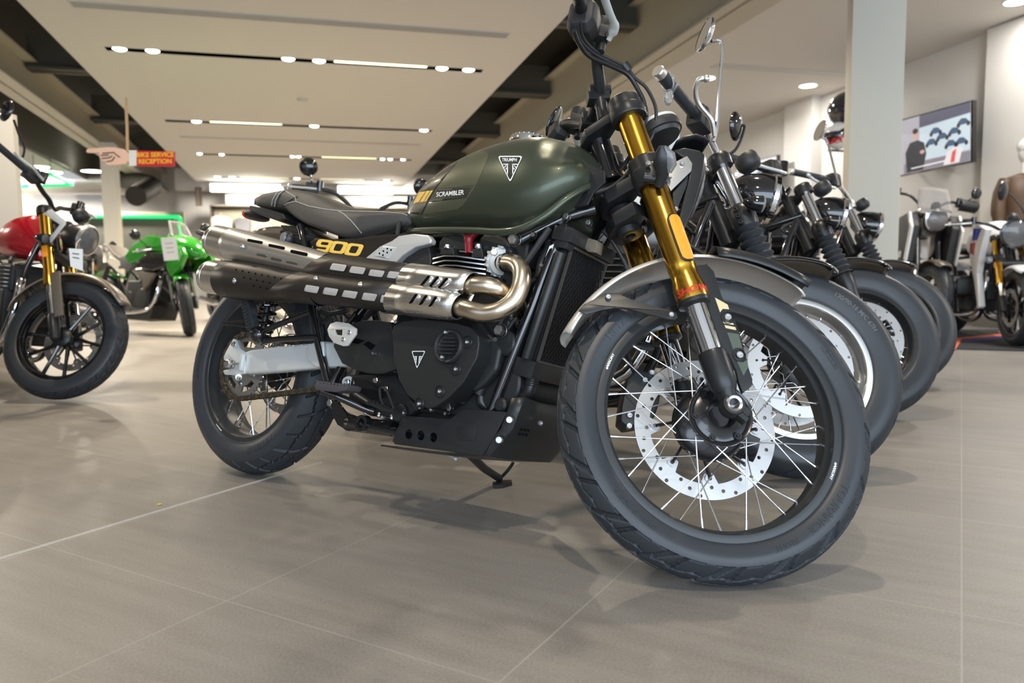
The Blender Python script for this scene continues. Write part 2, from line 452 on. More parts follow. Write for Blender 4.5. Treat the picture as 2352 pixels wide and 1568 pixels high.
def rim(r, yw, depth=.020, lip=.004, well=.6):
    """closed rim section; r = flange radius, yw = half width over flanges"""
    P = [(r, yw-.0022), (r, yw), (r-.0015, yw+.0006), (r-.0165, yw-.0004), (r-.0178, yw-.002), (r-.0182, yw-.008), (r-.0195, yw-.0115), (r-.0225, yw*.62), (r-.0270, yw*.50), (r-.0280, yw*.3)]
    Q = [(a, -b) for a, b in P[::-1]]
    inner = [(r-.022, -yw*.32), (r-.018, -yw*.6), (r-.010, -yw+.006), (r-.003, -yw+.003)]
    inner2 = [(a, -b) for a, b in inner[::-1]]
    mb = MB(); mb.lathe(P+Q+[(a, b) for a, b in [(r-.003, -yw+.003), (r-.010, -yw+.006), (r-.018, -yw*.6), (r-.022, -yw*.32), (r-.022, yw*.32), (r-.018, yw*.6), (r-.010, yw-.006), (r-.003, yw-.003)]], n=120, closed=True)
    return mb

def spoke_pts(k, n, r_rim, r_hub, yh, ang=1.05):
    side = -1 if k % 2 == 0 else 1; g = (k//2) % 2
    a = 2*PI*k/n; b = a+(ang if g else -ang)
    A = np.array([r_rim*math.cos(a), side*.008, r_rim*math.sin(a)])
    B = np.array([r_hub*math.cos(b), side*yh, r_hub*math.sin(b)])
    return A, B
def spoke_mb(A, B, r=.0017):
    mb = MB(); d = norm(B-A)
    mb.tube([A+d*.018, B], r, 8); mb.tube([A-d*.004, A+d*.004, A+d*.004, A+d*.020], [.0032, .0032, .0028, .0024], 8)
    return mb

def drilled_disc(R, r_in, th=.0045, petals=8, rows=3, n_holes=12, hole=.0042, y=0., mat_i=0):
    """brake disc ring with inward mounting tabs and drilled holes (slab along y)"""
    N = 160; out = [(R*math.cos(2*PI*i/N), R*math.sin(2*PI*i/N)) for i in range(N)]
    inn = []
    for i in range(240):
        a = 2*PI*i/240; t = abs(frac(a*petals/(2*PI))-.5)*2  # 1 at petal centre ends
        k = max(0., 1-((1-t)/.22)) if t > .78 else 0.
        rr = r_in-.023*(1 if t > .76 else (0 if t < .60 else (t-.60)/.16)); inn.append((rr*math.cos(a), rr*math.sin(a)))
    holes = [inn]
    for i in range(petals):
        a = 2*PI*i/petals; c = (r_in-.011); holes.append([(c*math.cos(a)+.0048*math.cos(b), c*math.sin(a)+.0048*math.sin(b)) for b in np.linspace(0, 2*PI, 13)[:-1]])
    m = n_holes*rows
    for i in range(m):
        rr = r_in+(R-r_in)*(.2+.6*((i % rows)/(rows-1) if rows > 1 else .5)); a = 2*PI*i/m+.03
        holes.append([(rr*math.cos(a)+hole*math.cos(b), rr*math.sin(a)+hole*math.sin(b)) for b in np.linspace(0, 2*PI, 10)[:-1]])
    mb = MB(); f = lambda l: [(p[0], y-th/2, p[1]) for p in l]
    mb.slab(f(out), (0, th, 0), [f(h) for h in holes]); return mb

def place(mb, c, fr=None, do=False):
    mb.xf(np.eye(3), c)
    if do: mb.steer(fr)
    return mb
# ------------------------------------------------------------------ the scrambler in front
FM = Frame(-.8155, 2.3311, -.6138, .2403, .7059, 1.445, .331, math.radians(25.868), .109, .0095, .0037)
def main_bike():
    fr = FM; u = fr.U; us = fr.US; AX = fr.ax
    root = fr.empty('motorcycle')
    tag(root, 'matte green and black scrambler motorcycle with gold forks standing on its side stand in front', 'motorcycle')
    FC = np.array([1.445, 0, .331]); RC = np.array([0, 0, .321])
    def mir(p): p = V3(p); return np.array([p[0], -p[1], p[2]])
    def UL(pts, Y): return [u(x, y, Y) for x, y in pts]
    def SL(pts, Y): return [us(x, y, Y) for x, y in pts]
    AL = lambda s, y=-.1, f=0.: FC+AX*s+np.array([f*math.cos(fr.rake), y, f*math.sin(fr.rake)])   # on the fork leg axis
    # ---------------- front wheel
    w = place(rim(.2565, .0385), FC).steer(fr).build('front_wheel', M_rimb, root, label='black spoked front wheel rim')
    t = tyre(.331, .101, .250, .036, .0485, .030, pat_front, 900, 52, .0072)
    t = place(t, FC).steer(fr).build('tire', [M_rub, M_rubs], w, smooth=28)
    tx = MB()
    for s_, th, sz, r in (('METZELER', 146, .024, .2765), ('TOURANCE', -31, .024, .2765), ('FRONT', -56, .016, .278), ('100/90 - 19 M/C 57 H', -122, .012, .276), ('METZELER', 40, .012, .280)):
        ring_text(tx, s_, r, side_y(.331, .101, .250, .036, .0485, .030), math.radians(th), sz, .0011, bold=.0004, shear=.12, slope=-.08)
    tx.lathe([(.264, -.0435), (.2648, -.0446), (.2656, -.0445)], n=120)
    place(tx, FC).steer(fr).build('sidewall_lettering', M_rubs, w)
    st = MB()
    for th in (-14, 166): ring_text(st, 'eARRONT', .2495, .0388, math.radians(th), .0085, .0001, shear=.3, bold=.0003)
    place(st, FC).steer(fr).build('rim_sticker', M_white, w)
    n = 32
    for k in range(n):
        A, B = spoke_pts(k, n, .2295, .058 if k % 2 == 0 else .068, .036 if k % 2 == 0 else .028, 1.0)
        place(spoke_mb(A, B, .0015), FC).steer(fr).build('spoke', M_steel, w)
    h = MB()
    h.lathe([(.0001, -.030), (.022, -.030), (.026, -.045), (.030, -.052), (.034, -.046), (.055, -.040), (.062, -.046), (.066, -.047), (.067, -.043), (.066, -.036), (.050, -.033), (.038, -.026), (.034, -.010), (.036, .000), (.066, .010), (.077, .018), (.081, .030), (.078, .040), (.04, .044), (.0001, .044)], n=64)
    for i in range(6):
        a = i*PI/3+.3; c, s = math.cos(a), math.sin(a); h.cyl((.054*c, -.036, .054*s), (.054*c, -.046, .054*s), .0075, 10); bolt(h, (.054*c, -.046, .054*s), r=.005)
    ring_text(h, 'CARINTOS', .043, .0425, math.radians(-100), .008, .0008)
    place(h, FC).steer(fr).build('hub', M_hub, w, smooth=50)
    c = MB()
    for i in range(8):
        a = 2*PI*i/8+.2; c0 = np.array([.055*math.cos(a-.22), .050, .055*math.sin(a-.22)]); c1 = np.array([.108*math.cos(a), .054, .108*math.sin(a)])
        c.tube([c0, lerp(c0, c1, .6), c1], [.009, .006, .008], 8, sy=.5)
    c.lathe([(.045, .046), (.062, .046), (.062, .054), (.045, .054)], n=48, closed=True)
    place(c, FC).steer(fr).build('disc_carrier', M_satin, w)
    d = drilled_disc(.155, .122, .005, 8, 3, 12, y=.060); d.xf(ry_(-.2))
    d = place(d, FC).steer(fr).build('brake_disc', M_disc, w, smooth=30)
    b = MB()
    for i in range(8):
        a = 2*PI*i/8+.2; b.lathe([(.0048, -.004), (.0100, -.004), (.0110, 0), (.0100, .003), (.0048, .003)], (.111*math.cos(a), .057, .110*math.sin(a)), n=16, closed=True)
    place(b, FC).steer(fr).build('disc_rivet', M_steel, w)
    # ---------------- fork
    for sg, nm in ((-1, 'right'), (1, 'left')):
        y = sg*.100
        g = MB(); pr = [(.0255, .765), (.0255, .585), (.0265, .583), (.0265, .24), (.0285, .236), (.0285, .222), (.0275, .218), (.0275, .212), (.031, .200), (.0315, .176), (.029, .172), (.022, .171)]
        pr = [(.0285, .705), (.0285, .530), (.0295, .522), (.0300, .325), (.0300, .308), (.0292, .306), (.0292, .285), (.0312, .279), (.0310, .273), (.0340, .262), (.0340, .232), (.0320, .224), (.024, .223)]
        g.lathe([(r, s) for r, s in pr], AL(0, y), AX, 48)
        leg = g.steer(fr).build('fork_leg', M_gold, root, label='gold anodised fork leg on the %s side' % nm)
        s = MB(); s.cyl(AL(.05, y), AL(.235, y), .0225, 40); s.steer(fr).build('stanchion', M_chrome, leg)
        s = MB(); s.lathe([(.0001, .030), (.022, .030), (.0270, .042), (.0285, .060), (.0295, .110), (.028, .117), (.0215, .117)], AL(0, y), AX, 36)
        sl_ = MB(); sl_.lathe([(.020, .236), (.0335, .236), (.0345, .230), (.0335, .224), (.026, .220), (.0215, .218)], AL(0, y), AX, 36, closed=False); sl_.steer(fr).build('fork_seal', M_satin, leg)
        s.tube([AL(.06, y), AL(.03, y), AL(.0, y)], [.0275, .023, .020], 20, sy=.85)
        s.lathe([(.0120, -.017), (.021, -.017), (.0225, -.014), (.0225, .012), (.019, .016), (.0120, .016)], FC+[0, y-sg*-.004, 0], (0, 1, 0), 32, closed=True)
        s.box(FC+V3([.020, y+sg*.004, -.004]), (.028, .024, .014), ry_(.5)); s.box(FC+V3([.018, y+sg*.004, -.018]), (.030, .024, .010), ry_(.5))
        s.steer(fr).build('fork_shoe', M_satin, leg, smooth=40)
        s = MB(); s.lathe([(.0105, sg*.0235), (.0150, sg*.0255), (.0168, sg*.023), (.0168, sg*.010)], FC+[0, y, 0], (0, 1, 0), 32)
        s.lathe([(.0112, sg*.0238), (.0095, sg*.008), (.0001, sg*.008)], FC+[0, y, 0], (0, 1, 0), 6); s.steer(fr).build('axle_end', M_steel, leg)
        if sg < 0:
            # oval reflector with rubber rim, wrapped round the tube
            def refl(L, Wd, R, dep, s0, f0):
                mb = MB(); rows = []
                for r_ in (R, R+dep):
                    ring = []
                    for a in np.linspace(0, 2*PI, 33)[:-1]:
                        cx_, cz = math.cos(a), math.sin(a); x = Wd*np.sign(cx_)*min(1, abs(cx_)**.8); z = (L-Wd)*np.sign(cz)*(1 if abs(cz) > .25 else abs(cz)/.25)+Wd*cz
                        ph = f0+x/R; ring.append(AL(s0+z, y)+r_*(math.cos(ph)*V3([math.cos(fr.rake), 0, math.sin(fr.rake)])+math.sin(ph)*V3([0, -1, 0])))
                    rows.append(ring)
                mb.loft(rows, caps=False); n0 = len(mb.v); mb.v.append(tuple(np.mean(rows[1], axis=0)+0*AX)); mb.v[n0] = tuple(AL(s0, y)+(R+dep+.0012)*(math.cos(f0)*V3([math.cos(fr.rake), 0, math.sin(fr.rake)])+math.sin(f0)*V3([0, -1, 0])))
                for k in range(32): mb.f.append((32+k, 32+(k+1) % 32, n0)); mb.m.append(0)
                return mb
            f0 = 1.30
            refl(.058, .0165, .0285, .0042, .368, f0).steer(fr).build('reflector_rim', M_satin, leg)
            refl(.054, .0135, .0300, .0048, .368, f0).steer(fr).build('reflector', M_amber, leg, smooth=60)
            vs, fs = text_mesh('SHOWA', .020, shear=.25, bold=.0006, ext=.0003, cut=.004, aspect=1.25); o = []
            for x, hh, z in vs:
                ph = 1.50-x/.034; rr = .0341+z; o.append(AL(.273+hh, y)+rr*(math.cos(ph)*V3([math.cos(fr.rake), 0, math.sin(fr.rake)])+math.sin(ph)*V3([0, -1, 0])))
            # mirrored run so that it reads left to right from the right-hand side
            ctr = 1.50; o = []
            for x, hh, z in vs:
                ph = ctr-x/.034; rr = .0341+z
                o.append(AL(.247+hh, y)+rr*(math.sin(-(ph-ctr))*V3([math.cos(fr.rake), 0, math.sin(fr.rake)])+math.cos(ph-ctr)*V3([0, -1, 0])))
            m = MB(); m.add(o, fs); m.steer(fr).build('maker_lettering', mat('red_lettering', (.55, .03, .02), rough=.4), leg)
    # triple clamps
    SA = lambda s: fr.p0+AX*s
    s_top = (AL(.775, 0)-fr.p0)@AX; s_bot = (AL(.590, 0)-fr.p0)@AX
    for nm, sc, hh, R in (('top_clamp', .722, .026, .0415), ('bottom_clamp', .545, .040, .041)):
        c = MB(); sA = (AL(sc, 0)-fr.p0)@AX; ctr = SA(sA)
        for sg in (-1, 1):
            q = AL(sc, sg*.1)
            if nm == 'top_clamp':
                c.lathe([(.0290, -.028), (.0400, -.028), (.0415, -.024), (.0415, -.002), (.0385, 0), (.0385, .004), (.0375, .024), (.033, .028), (.0001, .030)], q, AX, 44)
            else:
                c.lathe([(.0300, -.034), (.0385, -.034), (.0400, -.030), (.0400, .006), (.0375, .010), (.0375, .034), (.034, .038), (.029, .038)], q, AX, 44, closed=True)
            for k in (-.014, .012) if nm != 'top_clamp' else (-.016, -.002):
                hexbolt(c, q+AX*k+V3([.036, -sg*-.004, .012]), (.9, 0, .4), .006, .006)
        e = V3([math.cos(fr.rake), 0, math.sin(fr.rake)])
        pl = [ctr+V3([0, -.1, 0])+e*.035, ctr+V3([0, -.05, 0])+e*.03, ctr+e*.02-V3([0, 0, 0]), ctr+V3([0, .05, 0])+e*.03, ctr+V3([0, .1, 0])+e*.035, ctr+V3([0, .075, 0])-e*.0, ctr+V3([0, .035, 0])-e*.04, ctr-e*.045, ctr+V3([0, -.035, 0])-e*.04, ctr+V3([0, -.075, 0])]
        off = AL(0, 0)-fr.p0; off = off-AX*(off@AX)
        c.slab([p-AX*hh*.4 for p in pl], AX*hh*.8)
        if nm == 'bottom_clamp':
            c.slab([p-AX*.075 for p in pl[1:4]+pl[5:]], AX*.03); c.lathe([(.012, -.09), (.030, -.09), (.032, -.02), (.012, -.02)], ctr, AX, 32, closed=True)
        c.steer(fr).build(nm, M_satin, root, bevel=.003, smooth=40)
    rg = MB()
    for pos in [us(1437, 505, .0), us(1460, 530, .02)]: rg.lathe([(.007, -.002), (.017, -.002), (.018, .002), (.013, .005), (.007, .003)], pos, norm(AX*-1+V3([.3, -.5, 0])), 24, closed=True)
    rg.steer(fr).build('clamp_plug', M_gold2, root)
    # fork brace and bottom yoke clutter: cables
    # ---------------- front fender
    fR = .368
    def fen_pt(a, y, r): return FC+V3([r*math.cos(a), y, r*math.sin(a)])
    rows = []; A0, A1 = math.radians(64), math.radians(163)
    for i in range(61):
        a = lerp(A0, A1, i/60); wd = .060; e = min(1., (i+2)/6, (62-i)/8); wd *= math.sqrt(max(.05, 1-(1-e)**2)); row = []
        R = .352+.006*math.sin((a-A0)/(A1-A0)*PI)
        if i > 50: R -= .0
        for j in range(13):
            t = -1+2*j/12; row.append(fen_pt(a, t*wd, R+.011*(1-abs(t)**2.5)-(.006 if abs(t) > .95 else 0)))
        rows.append(row)
    f = MB(); f.sheet(rows)
    f = f.steer(fr).build('front_fender', [M_silverp], root, smooth=60, label='champagne silver front mudguard')
    md = f.modifiers.new('thick', 'SOLIDIFY'); md.thickness = .003; md.offset = 1
    # fender stay (rear, black) right & left, each a bent arm
    for sg in (-1, 1):
        o3 = SL([(1332, 705), (1345, 690), (1392, 667), (1420, 668), (1450, 685), (1551, 718), (1556, 730), (1546, 736), (1480, 722), (1440, 706), (1412, 703), (1385, 706), (1350, 714)], -.088)
        o3 = [V3([p[0], sg*-.0+(-.070-.022*min(1, max(0, (p[0]-1.13)/.13)))*(1 if sg < 0 else -1), p[2]]) for p in o3]
        s = MB(); s.slab(o3, (0, .004*-sg, 0)); s = s.steer(fr).build('fender_stay', M_satin, root, bevel=.0015)
        b = MB()
        for px, py in ((1399, 678), (1540, 725)):
            p = us(px, py, -.09); bolt(b, V3([p[0], sg*(.0745+.02*min(1, max(0, (p[0]-1.13)/.13))), p[2]]), (0, sg, 0), .0062, .004)
        b.steer(fr).build('stay_bolt', M_zinc, s)
    # front bracket over the fender + fork guard with yellow and green marks
    g3 = SL([(1592, 610), (1622, 604), (1640, 622), (1659, 682), (1683, 720), (1700, 765), (1722, 850), (1729, 870), (1728, 885), (1706, 903), (1697, 880), (1690, 850), (1672, 812), (1655, 790), (1640, 745), (1620, 690), (1612, 650)], -.098)
    s = MB(); s.slab(g3, (0, .010, 0)); gd = s.steer(fr).build('fork_guard', M_satin, root, bevel=.003, seg=3, label='black plastic fork guard with yellow and green stripes')
    def flat_decal(pts, Y, m, nm, par, th=.0006, steered=True, hole=None):
        q = MB(); q.slab(SL(pts, Y) if steered else UL(pts, Y), (0, th, 0)); 
        if steered: q.steer(fr)
        return q.build(nm, m, par, smooth=0)
    flat_decal([(1642, 683), (1671, 699), (1675, 710), (1660, 709), (1654, 717)], -.0986, M_beige, 'stripe', gd)
    flat_decal([(1660, 738), (1684, 742), (1686, 746), (1663, 742)], -.0986, M_beige, 'stripe', gd)
    flat_decal([(1664, 746), (1689, 751), (1691, 758), (1667, 753)], -.0986, M_beige, 'stripe', gd)
    m_og = mat('grey_green_decal', (.075, .095, .075), rough=.4)
    flat_decal([(1670, 763), (1697, 767), (1705, 800), (1692, 798), (1684, 802)], -.0986, m_og, 'panel_decal', gd)
    flat_decal([(1692, 828), (1706, 832), (1716, 827), (1719, 842), (1708, 863)], -.0986, m_og, 'panel_decal', gd)
    b = MB()
    for px, py in ((1671, 729), (1698, 816)):
        p = us(px, py, -.0985); bolt(b, p, (0, -1, 0), .0085, .005)
        q = MB(); q.lathe([(.009, -.004), (.013, -.002), (.014, .001), (.013, .002)], p, (0, -1, 0), 24); q.steer(fr).build('bolt_cup', M_matte, gd)
    b.steer(fr).build('guard_bolt', M_zinc, gd)
    s = MB(); top = [us(x, y, yy) for x, y, yy in ((1592, 606, -.075), (1625, 604, -.075))]
    pts = [FC+V3([.345*math.cos(a)*1.08, 0, .372*math.sin(a)]) for a in np.linspace(1.15, 1.75, 8)]
    rows = [[p+V3([0, yy, 0])+norm(V3([p[0]-FC[0], 0, p[2]-FC[2]]))*(dz) for yy, dz in ((-.098, -.034), (-.090, -.010), (-.07, .004), (0, .007), (.07, .004), (.090, -.010), (.098, -.034))] for p in pts]
    s.sheet(rows); br = s.steer(fr).build('fender_bracket', M_satin, root, smooth=50); md = br.modifiers.new('t', 'SOLIDIFY'); md.thickness = .004
    # caliper (left side, behind the wheel plane) with hose
    c = MB(); o3 = SL([(1440, 870), (1462, 845), (1500, 858), (1522, 880), (1513, 930), (1503, 960), (1470, 975), (1440, 980), (1424, 965), (1428, 930)], .062)
    c.slab(o3, (0, .055, 0)); c = c.steer(fr).build('brake_caliper', M_case, root, bevel=.006, seg=3)
    b = MB()
    for px, py in ((1446, 954), (1445, 978), (1481, 873), (1497, 856)): bolt(b, us(px, py, .060), (0, -1, 0), .007, .004)
    b.steer(fr).build('caliper_bolt', M_zinc, c)
    c = MB(); c.tube(cr([us(1470, 870, .08), us(1450, 840, .09), us(1440, 780, .09), us(1450, 700, .08), us(1440, 620, .06), us(1410, 560, .04), us(1385, 530, .02)], 8), .0048, 10)
    c.steer(fr).build('brake_hose', M_plas, root)
    # ---------------- handlebar, risers, controls (steered)
    bar = MB(); P = [us(1405, 262, 0.0), us(1392, 236, -.03), us(1378, 208, -.06), us(1372, 160, -.10), us(1368, 120, -.13), us(1352, 70, -.17), us(1338, 30, -.22), us(1330, 0, -.27), us(1322, -45, -.36), us(1318, -70, -.41)]
    Pb = [V3(p) for p in P]
    c0 = Pb[2]; barp = [V3([c0[0], 0, c0[2]-.01]), V3([c0[0], -.035, c0[2]-.008])]+Pb[2:]
    full = [mir(p) for p in barp[1:]][::-1]+barp
    bar.tube(cr(full, 6), .0145, 18)
    bar = bar.steer(fr).build('handlebar', M_satin, root, smooth=60)
    for sg in (-1, 1):
        q = MB(); pts = [barp[-1], barp[-2], lerp(barp[-2], barp[-3], .6)]; pts = pts if sg < 0 else [mir(p) for p in pts]
        q.tube(cr(pts, 6), .0175, 18); q.steer(fr).build('grip', M_rub, root)
        sw = MB(); ce = lerp(barp[-4], barp[-5], .30) if sg < 0 else mir(lerp(barp[-4], barp[-5], .30)); dr = norm(barp[-3]-barp[-5]); dr = dr if sg < 0 else mir(dr)
        u_, v_, _ = basis(dr); R = np.column_stack([u_, v_, dr])
        ring = lambda k, sx, sz, off=0: [ce+dr*k+u_*(sx*x)+v_*(sz*z+off) for x, z in ((-1, -.6), (-.7, -1), (.5, -1), (1, -.5), (1, .6), (.6, 1), (-.6, 1), (-1, .5))]
        k_ = 1. if sg < 0 else .72
        sw.loft([ring(-.044*k_, .022*k_, .024*k_), ring(-.030*k_, .031*k_, .036*k_, -.004), ring(.014*k_, .034*k_, .040*k_, -.006), ring(.032*k_, .027*k_, .030*k_, -.002), ring(.034*k_, .019, .019)])
        sw.steer(fr).build('switch_housing', M_plas, root, bevel=.003)
        # lever and reservoir
        lv = MB(); fwd = norm(V3([.92, 0, -.25]))
        base = ce-dr*.015+fwd*.045
        if sg < 0: lv.tube(cr([us(1398, 92, -.20), us(1411, 62, -.23), us(1400, 30, -.27), us(1388, -5, -.31), us(1378, -45, -.36)], 5), [.006]*3+[.011]*4+[.009]*14, 12, sy=.7)
        else: lv.tube(cr([base-dr*.03-fwd*.006, base, base+dr*.03+fwd*.022, base+dr*.10+fwd*.018, base+dr*.17+fwd*.012, base+dr*.20+fwd*.018], 6), [.0085]*31, 12, sy=.6)
        lv.steer(fr).build('brake_lever' if sg < 0 else 'clutch_lever', M_cast, root)
        rs = MB(); rc = ce-dr*.050+fwd*.028
        rs.box(rc, (.04, .045, .035)); rs.cyl(rc+V3([0, 0, .01]), rc+V3([0, 0, .045]), .022, 20); rs.cyl(rc+fwd*.01, rc+fwd*.01-V3([0, 0, .04]), .009, 14); hexbolt(rs, rc+V3([.015, sg*.02, -.012]), (.3, sg, -.3), .006, .005)
        rs.steer(fr).build('master_cylinder', M_case, root, bevel=.003)
    rz = MB()
    for sg in (-1, 1):
        b0 = V3([c0[0], sg*.048, c0[2]-.008]); tp = AL(.735, sg*.048); tp = V3([tp[0]-.035, tp[1], tp[2]-.01])
        rz.tube([tp, lerp(tp, b0, .5), b0-AX*.012], [.017, .014, .019], 16); rz.box(b0+V3([0, 0, -.008]), (.052, .034, .022), ry_(-.3)); rz.box(b0+V3([0, 0, .012]), (.052, .034, .020), ry_(-.3))
        for dx in (-.019, .019): rz.cyl(b0+V3([dx, 0, .012]), b0+V3([dx, 0, .029]), .0055, 10)
    rz.steer(fr).build('bar_riser', M_satin, root, bevel=.004, seg=3)
    # mirror/levers seen beyond the tank (left hand side of the bar)
    m = MB(); ml = us(1272, 278, .33); e1 = norm(us(1294, 244, .33)-us(1252, 312, .33)); u_, v_, _ = basis(V3([.8, .2, -.55]));
    m.sph(ml, (.055, .010, .034), 24, 12, R=np.column_stack([e1, norm(np.cross(e1, [.3, .9, .2])), norm(np.cross(e1, norm(np.cross(e1, [.3, .9, .2]))))]))
    m.cyl(us(1284, 284, .33), us(1305, 300, .30), .0055, 10); m.tube([us(1322, 258, .30), us(1316, 275, .30), us(1300, 310, .30)], [.006, .010, .013], 12)
    m.steer(fr).build('mirror', M_gloss, root, smooth=50)
    # cables
    cb = MB(); k = [(1325, 55, -.24), (1332, 90, -.20), (1360, 120, -.16), (1400, 142, -.13), (1432, 158, -.10), (1452, 182, -.09)]
    mains = [[(1470, 215, -.08), (1485, 255, -.07), (1482, 300, -.05), (1470, 345, -.03), (1440, 400, .0), (1390, 430, .0), (1340, 450, -.02)],
             [(1478, 205, -.085), (1498, 245, -.08), (1500, 280, -.07), (1492, 315, -.05), (1470, 350, -.03), (1440, 380, .02)]]
    for off, mm in zip((0, .006), mains):
        cb = MB(); pts = [us(x, y, Y) for x, y, Y in k+mm]; pts = [p+V3([off, 0, off]) for p in pts]; cb.tube(cr(pts, 6), .0042, 10); cb.steer(fr).build('cable', M_plas, root)
    cb = MB(); pts = [us(x, y, Y) for x, y, Y in [(1318, 70, -.25), (1330, 100, -.21), (1355, 130, -.16), (1400, 150, -.125), (1440, 170, -.10), (1462, 200, -.085), (1480, 240, -.075), (1478, 290, -.06), (1465, 330, -.04), (1440, 370, .01), (1400, 420, .02)]]
    cb.tube(cr(pts, 6), .0055, 10); cb.steer(fr).build('cable', M_satin, root)
    cb = MB(); q = us(1438, 156, -.10); q2 = us(1430, 172, -.10); d = norm(us(1445, 178, -.095)-us(1420, 148, -.105)); cb.tube([q-d*.010, q+d*.010], .0125, 16); cb.steer(fr).build('cable_clip', M_satin, root)
    for Y, pp in ((-.03, [(1420, 470), (1350, 442), (1375, 440), (1408, 428), (1440, 400)]), (-.02, [(1340, 455), (1380, 452), (1420, 425), (1452, 385)]), (0., [(1345, 470), (1400, 440), (1445, 410), (1462, 380)])):
        cb = MB(); cb.tube(cr([us(x, y, Y) for x, y in pp[1:] or pp], 6), .0048, 10); cb.steer(fr).build('cable', M_plas, root)
    # ---------------- headlight, its bracket, dial, indicator
    hl = MB(); hc = us(1560, 425, .0); hd = norm(V3([1, 0, -.06]))
    prof = [(.0001, -.085), (.05, -.080), (.080, -.055), (.092, -.01), (.094, .022), (.088, .028), (.084, .022), (.06, .040), (.0001, .048)]
    hcen = FC+AX*.60+V3([.115, 0, 0])
    hl.lathe(prof, hcen, hd, 48); hh = hl.steer(fr).build('headlight', M_gloss, root, smooth=50)
    ln = MB(); ln.lathe([(.083, .026), (.06, .043), (.03, .050), (.0001, .052)], hcen, hd, 40); ln.steer(fr).build('lens', M_clear, hh)
    rg = MB(); rg.lathe([(.082, .020), (.095, .020), (.097, .026), (.090, .034), (.083, .030)], hcen, hd, 48, closed=True); rg.steer(fr).build('headlight_rim', M_satin, hh)
    bk = MB(); Yb = -.108
    bk.slab(SL([(1535, 380), (1578, 358), (1590, 375), (1588, 392), (1541, 438), (1528, 415), (1537, 400)], Yb), (0, .008, 0))
    bk.slab([mir(p) for p in SL([(1535, 380), (1578, 358), (1590, 375), (1588, 392), (1541, 438), (1528, 415), (1537, 400)], Yb)], (0, -.008, 0))
    bk.steer(fr).build('headlight_bracket', M_brush2, root, bevel=.003, seg=3, label='brushed aluminium headlight bracket')
    bz = MB(); o3 = [(1545, 345), (1572, 338), (1608, 345), (1620, 356), (1613, 405), (1596, 470), (1572, 525), (1556, 528), (1560, 500), (1568, 465), (1580, 420), (1586, 388), (1570, 372), (1572, 362)]
    bz.slab(SL(o3, -.100), (0, .016, 0)); bz.slab([mir(p) for p in SL(o3, -.100)], (0, -.016, 0)); bz.steer(fr).build('headlight_shroud', M_satin, root, bevel=.004, seg=3)
    bz = MB(); bz.slab(SL([(1545, 442), (1582, 400), (1578, 425), (1560, 470), (1555, 492), (1548, 478)], -.098), (0, .006, 0)); bz.steer(fr).build('shroud_panel', M_matte, root, bevel=.002)
    tpb = MB(); tpb.sheet([[p+V3([0, (.098*t), 0])*1-V3([0, p[1], 0]) + V3([0, 0, .012*(1-t*t)]) for t in np.linspace(-1, 1, 9)] for p in SL([(1540, 352), (1556, 342), (1585, 336), (1606, 342), (1616, 352)], -.05)])
    tt = tpb.steer(fr).build('headlight_visor', M_satin, root, smooth=60); md = tt.modifiers.new('t', 'SOLIDIFY'); md.thickness = .004
    b = MB(); bolt(b, us(1551, 481, -.1), r=.007); bolt(b, us(1567, 377, -.109), r=.006); bolt(b, us(1489, 376, -.15), r=.006); b.steer(fr).build('bracket_bolt', M_zinc, root)
    dc = us(1515, 300, -.03); dd = norm(V3([.75, -.1, -.62])); dc = V3([dc[0], -.02, dc[2]])
    dl = MB(); dl.lathe([(.0001, .022), (.046, .020), (.052, .010), (.054, -.006), (.052, -.020), (.050, -.022)], dc, -1*norm(V3([.55, 0, -.85]))*-1, 40)
    dl.lathe([(.050, .012), (.056, .010), (.058, .002), (.056, -.012), (.0001, -.014)], dc, norm(V3([.55, 0, -.85]))*1, 40)
    dl = dl.steer(fr).build('instrument', M_plas, root, smooth=50)
    rr = MB(); rr.lathe([(.048, -.0225), (.055, -.020), (.056, -.010), (.052, -.008)], dc, norm(V3([.55, 0, -.85])), 40); rr.steer(fr).build('instrument_bezel', M_cast, dl)
    for sg in (-1,):
        ti = MB(); A = us(1522, 400, -.16); B = us(1520, 335, -.20)
        ti.tube([A-V3([0, -.02, .02]), A, lerp(A, B, .35), lerp(A, B, .7), B], [.010, .013, .020, .018, .006], 14, sy=.75)
        ti.tube([us(1480, 408, -.135), us(1505, 412, -.14), us(1525, 400, -.15)], .011, 12); ti = ti.steer(fr).build('turn_signal', M_satin, root)
        ln = MB(); off = V3([.010, 0, -.001]); ln.tube([lerp(A, B, .12)+off, lerp(A, B, .4)+off*1.3, lerp(A, B, .75)+off*1.2, B+off*.4], [.010, .018, .016, .005], 14, sy=.7); ln.steer(fr).build('lens', M_clear, ti)
    # ---------------- headstock and frame
    HS = lambda s: fr.p0+AX*s
    fm = MB(); fm.lathe([(.020, -.0), (.030, 0), (.031, .006), (.027, .02), (.027, .115), (.031, .13), (.031, .15), (.020, .15)], HS((AL(.60, 0)-fr.p0)@AX), AX, 32, closed=True)
    hs = HS((AL(.66, 0)-fr.p0)@AX)
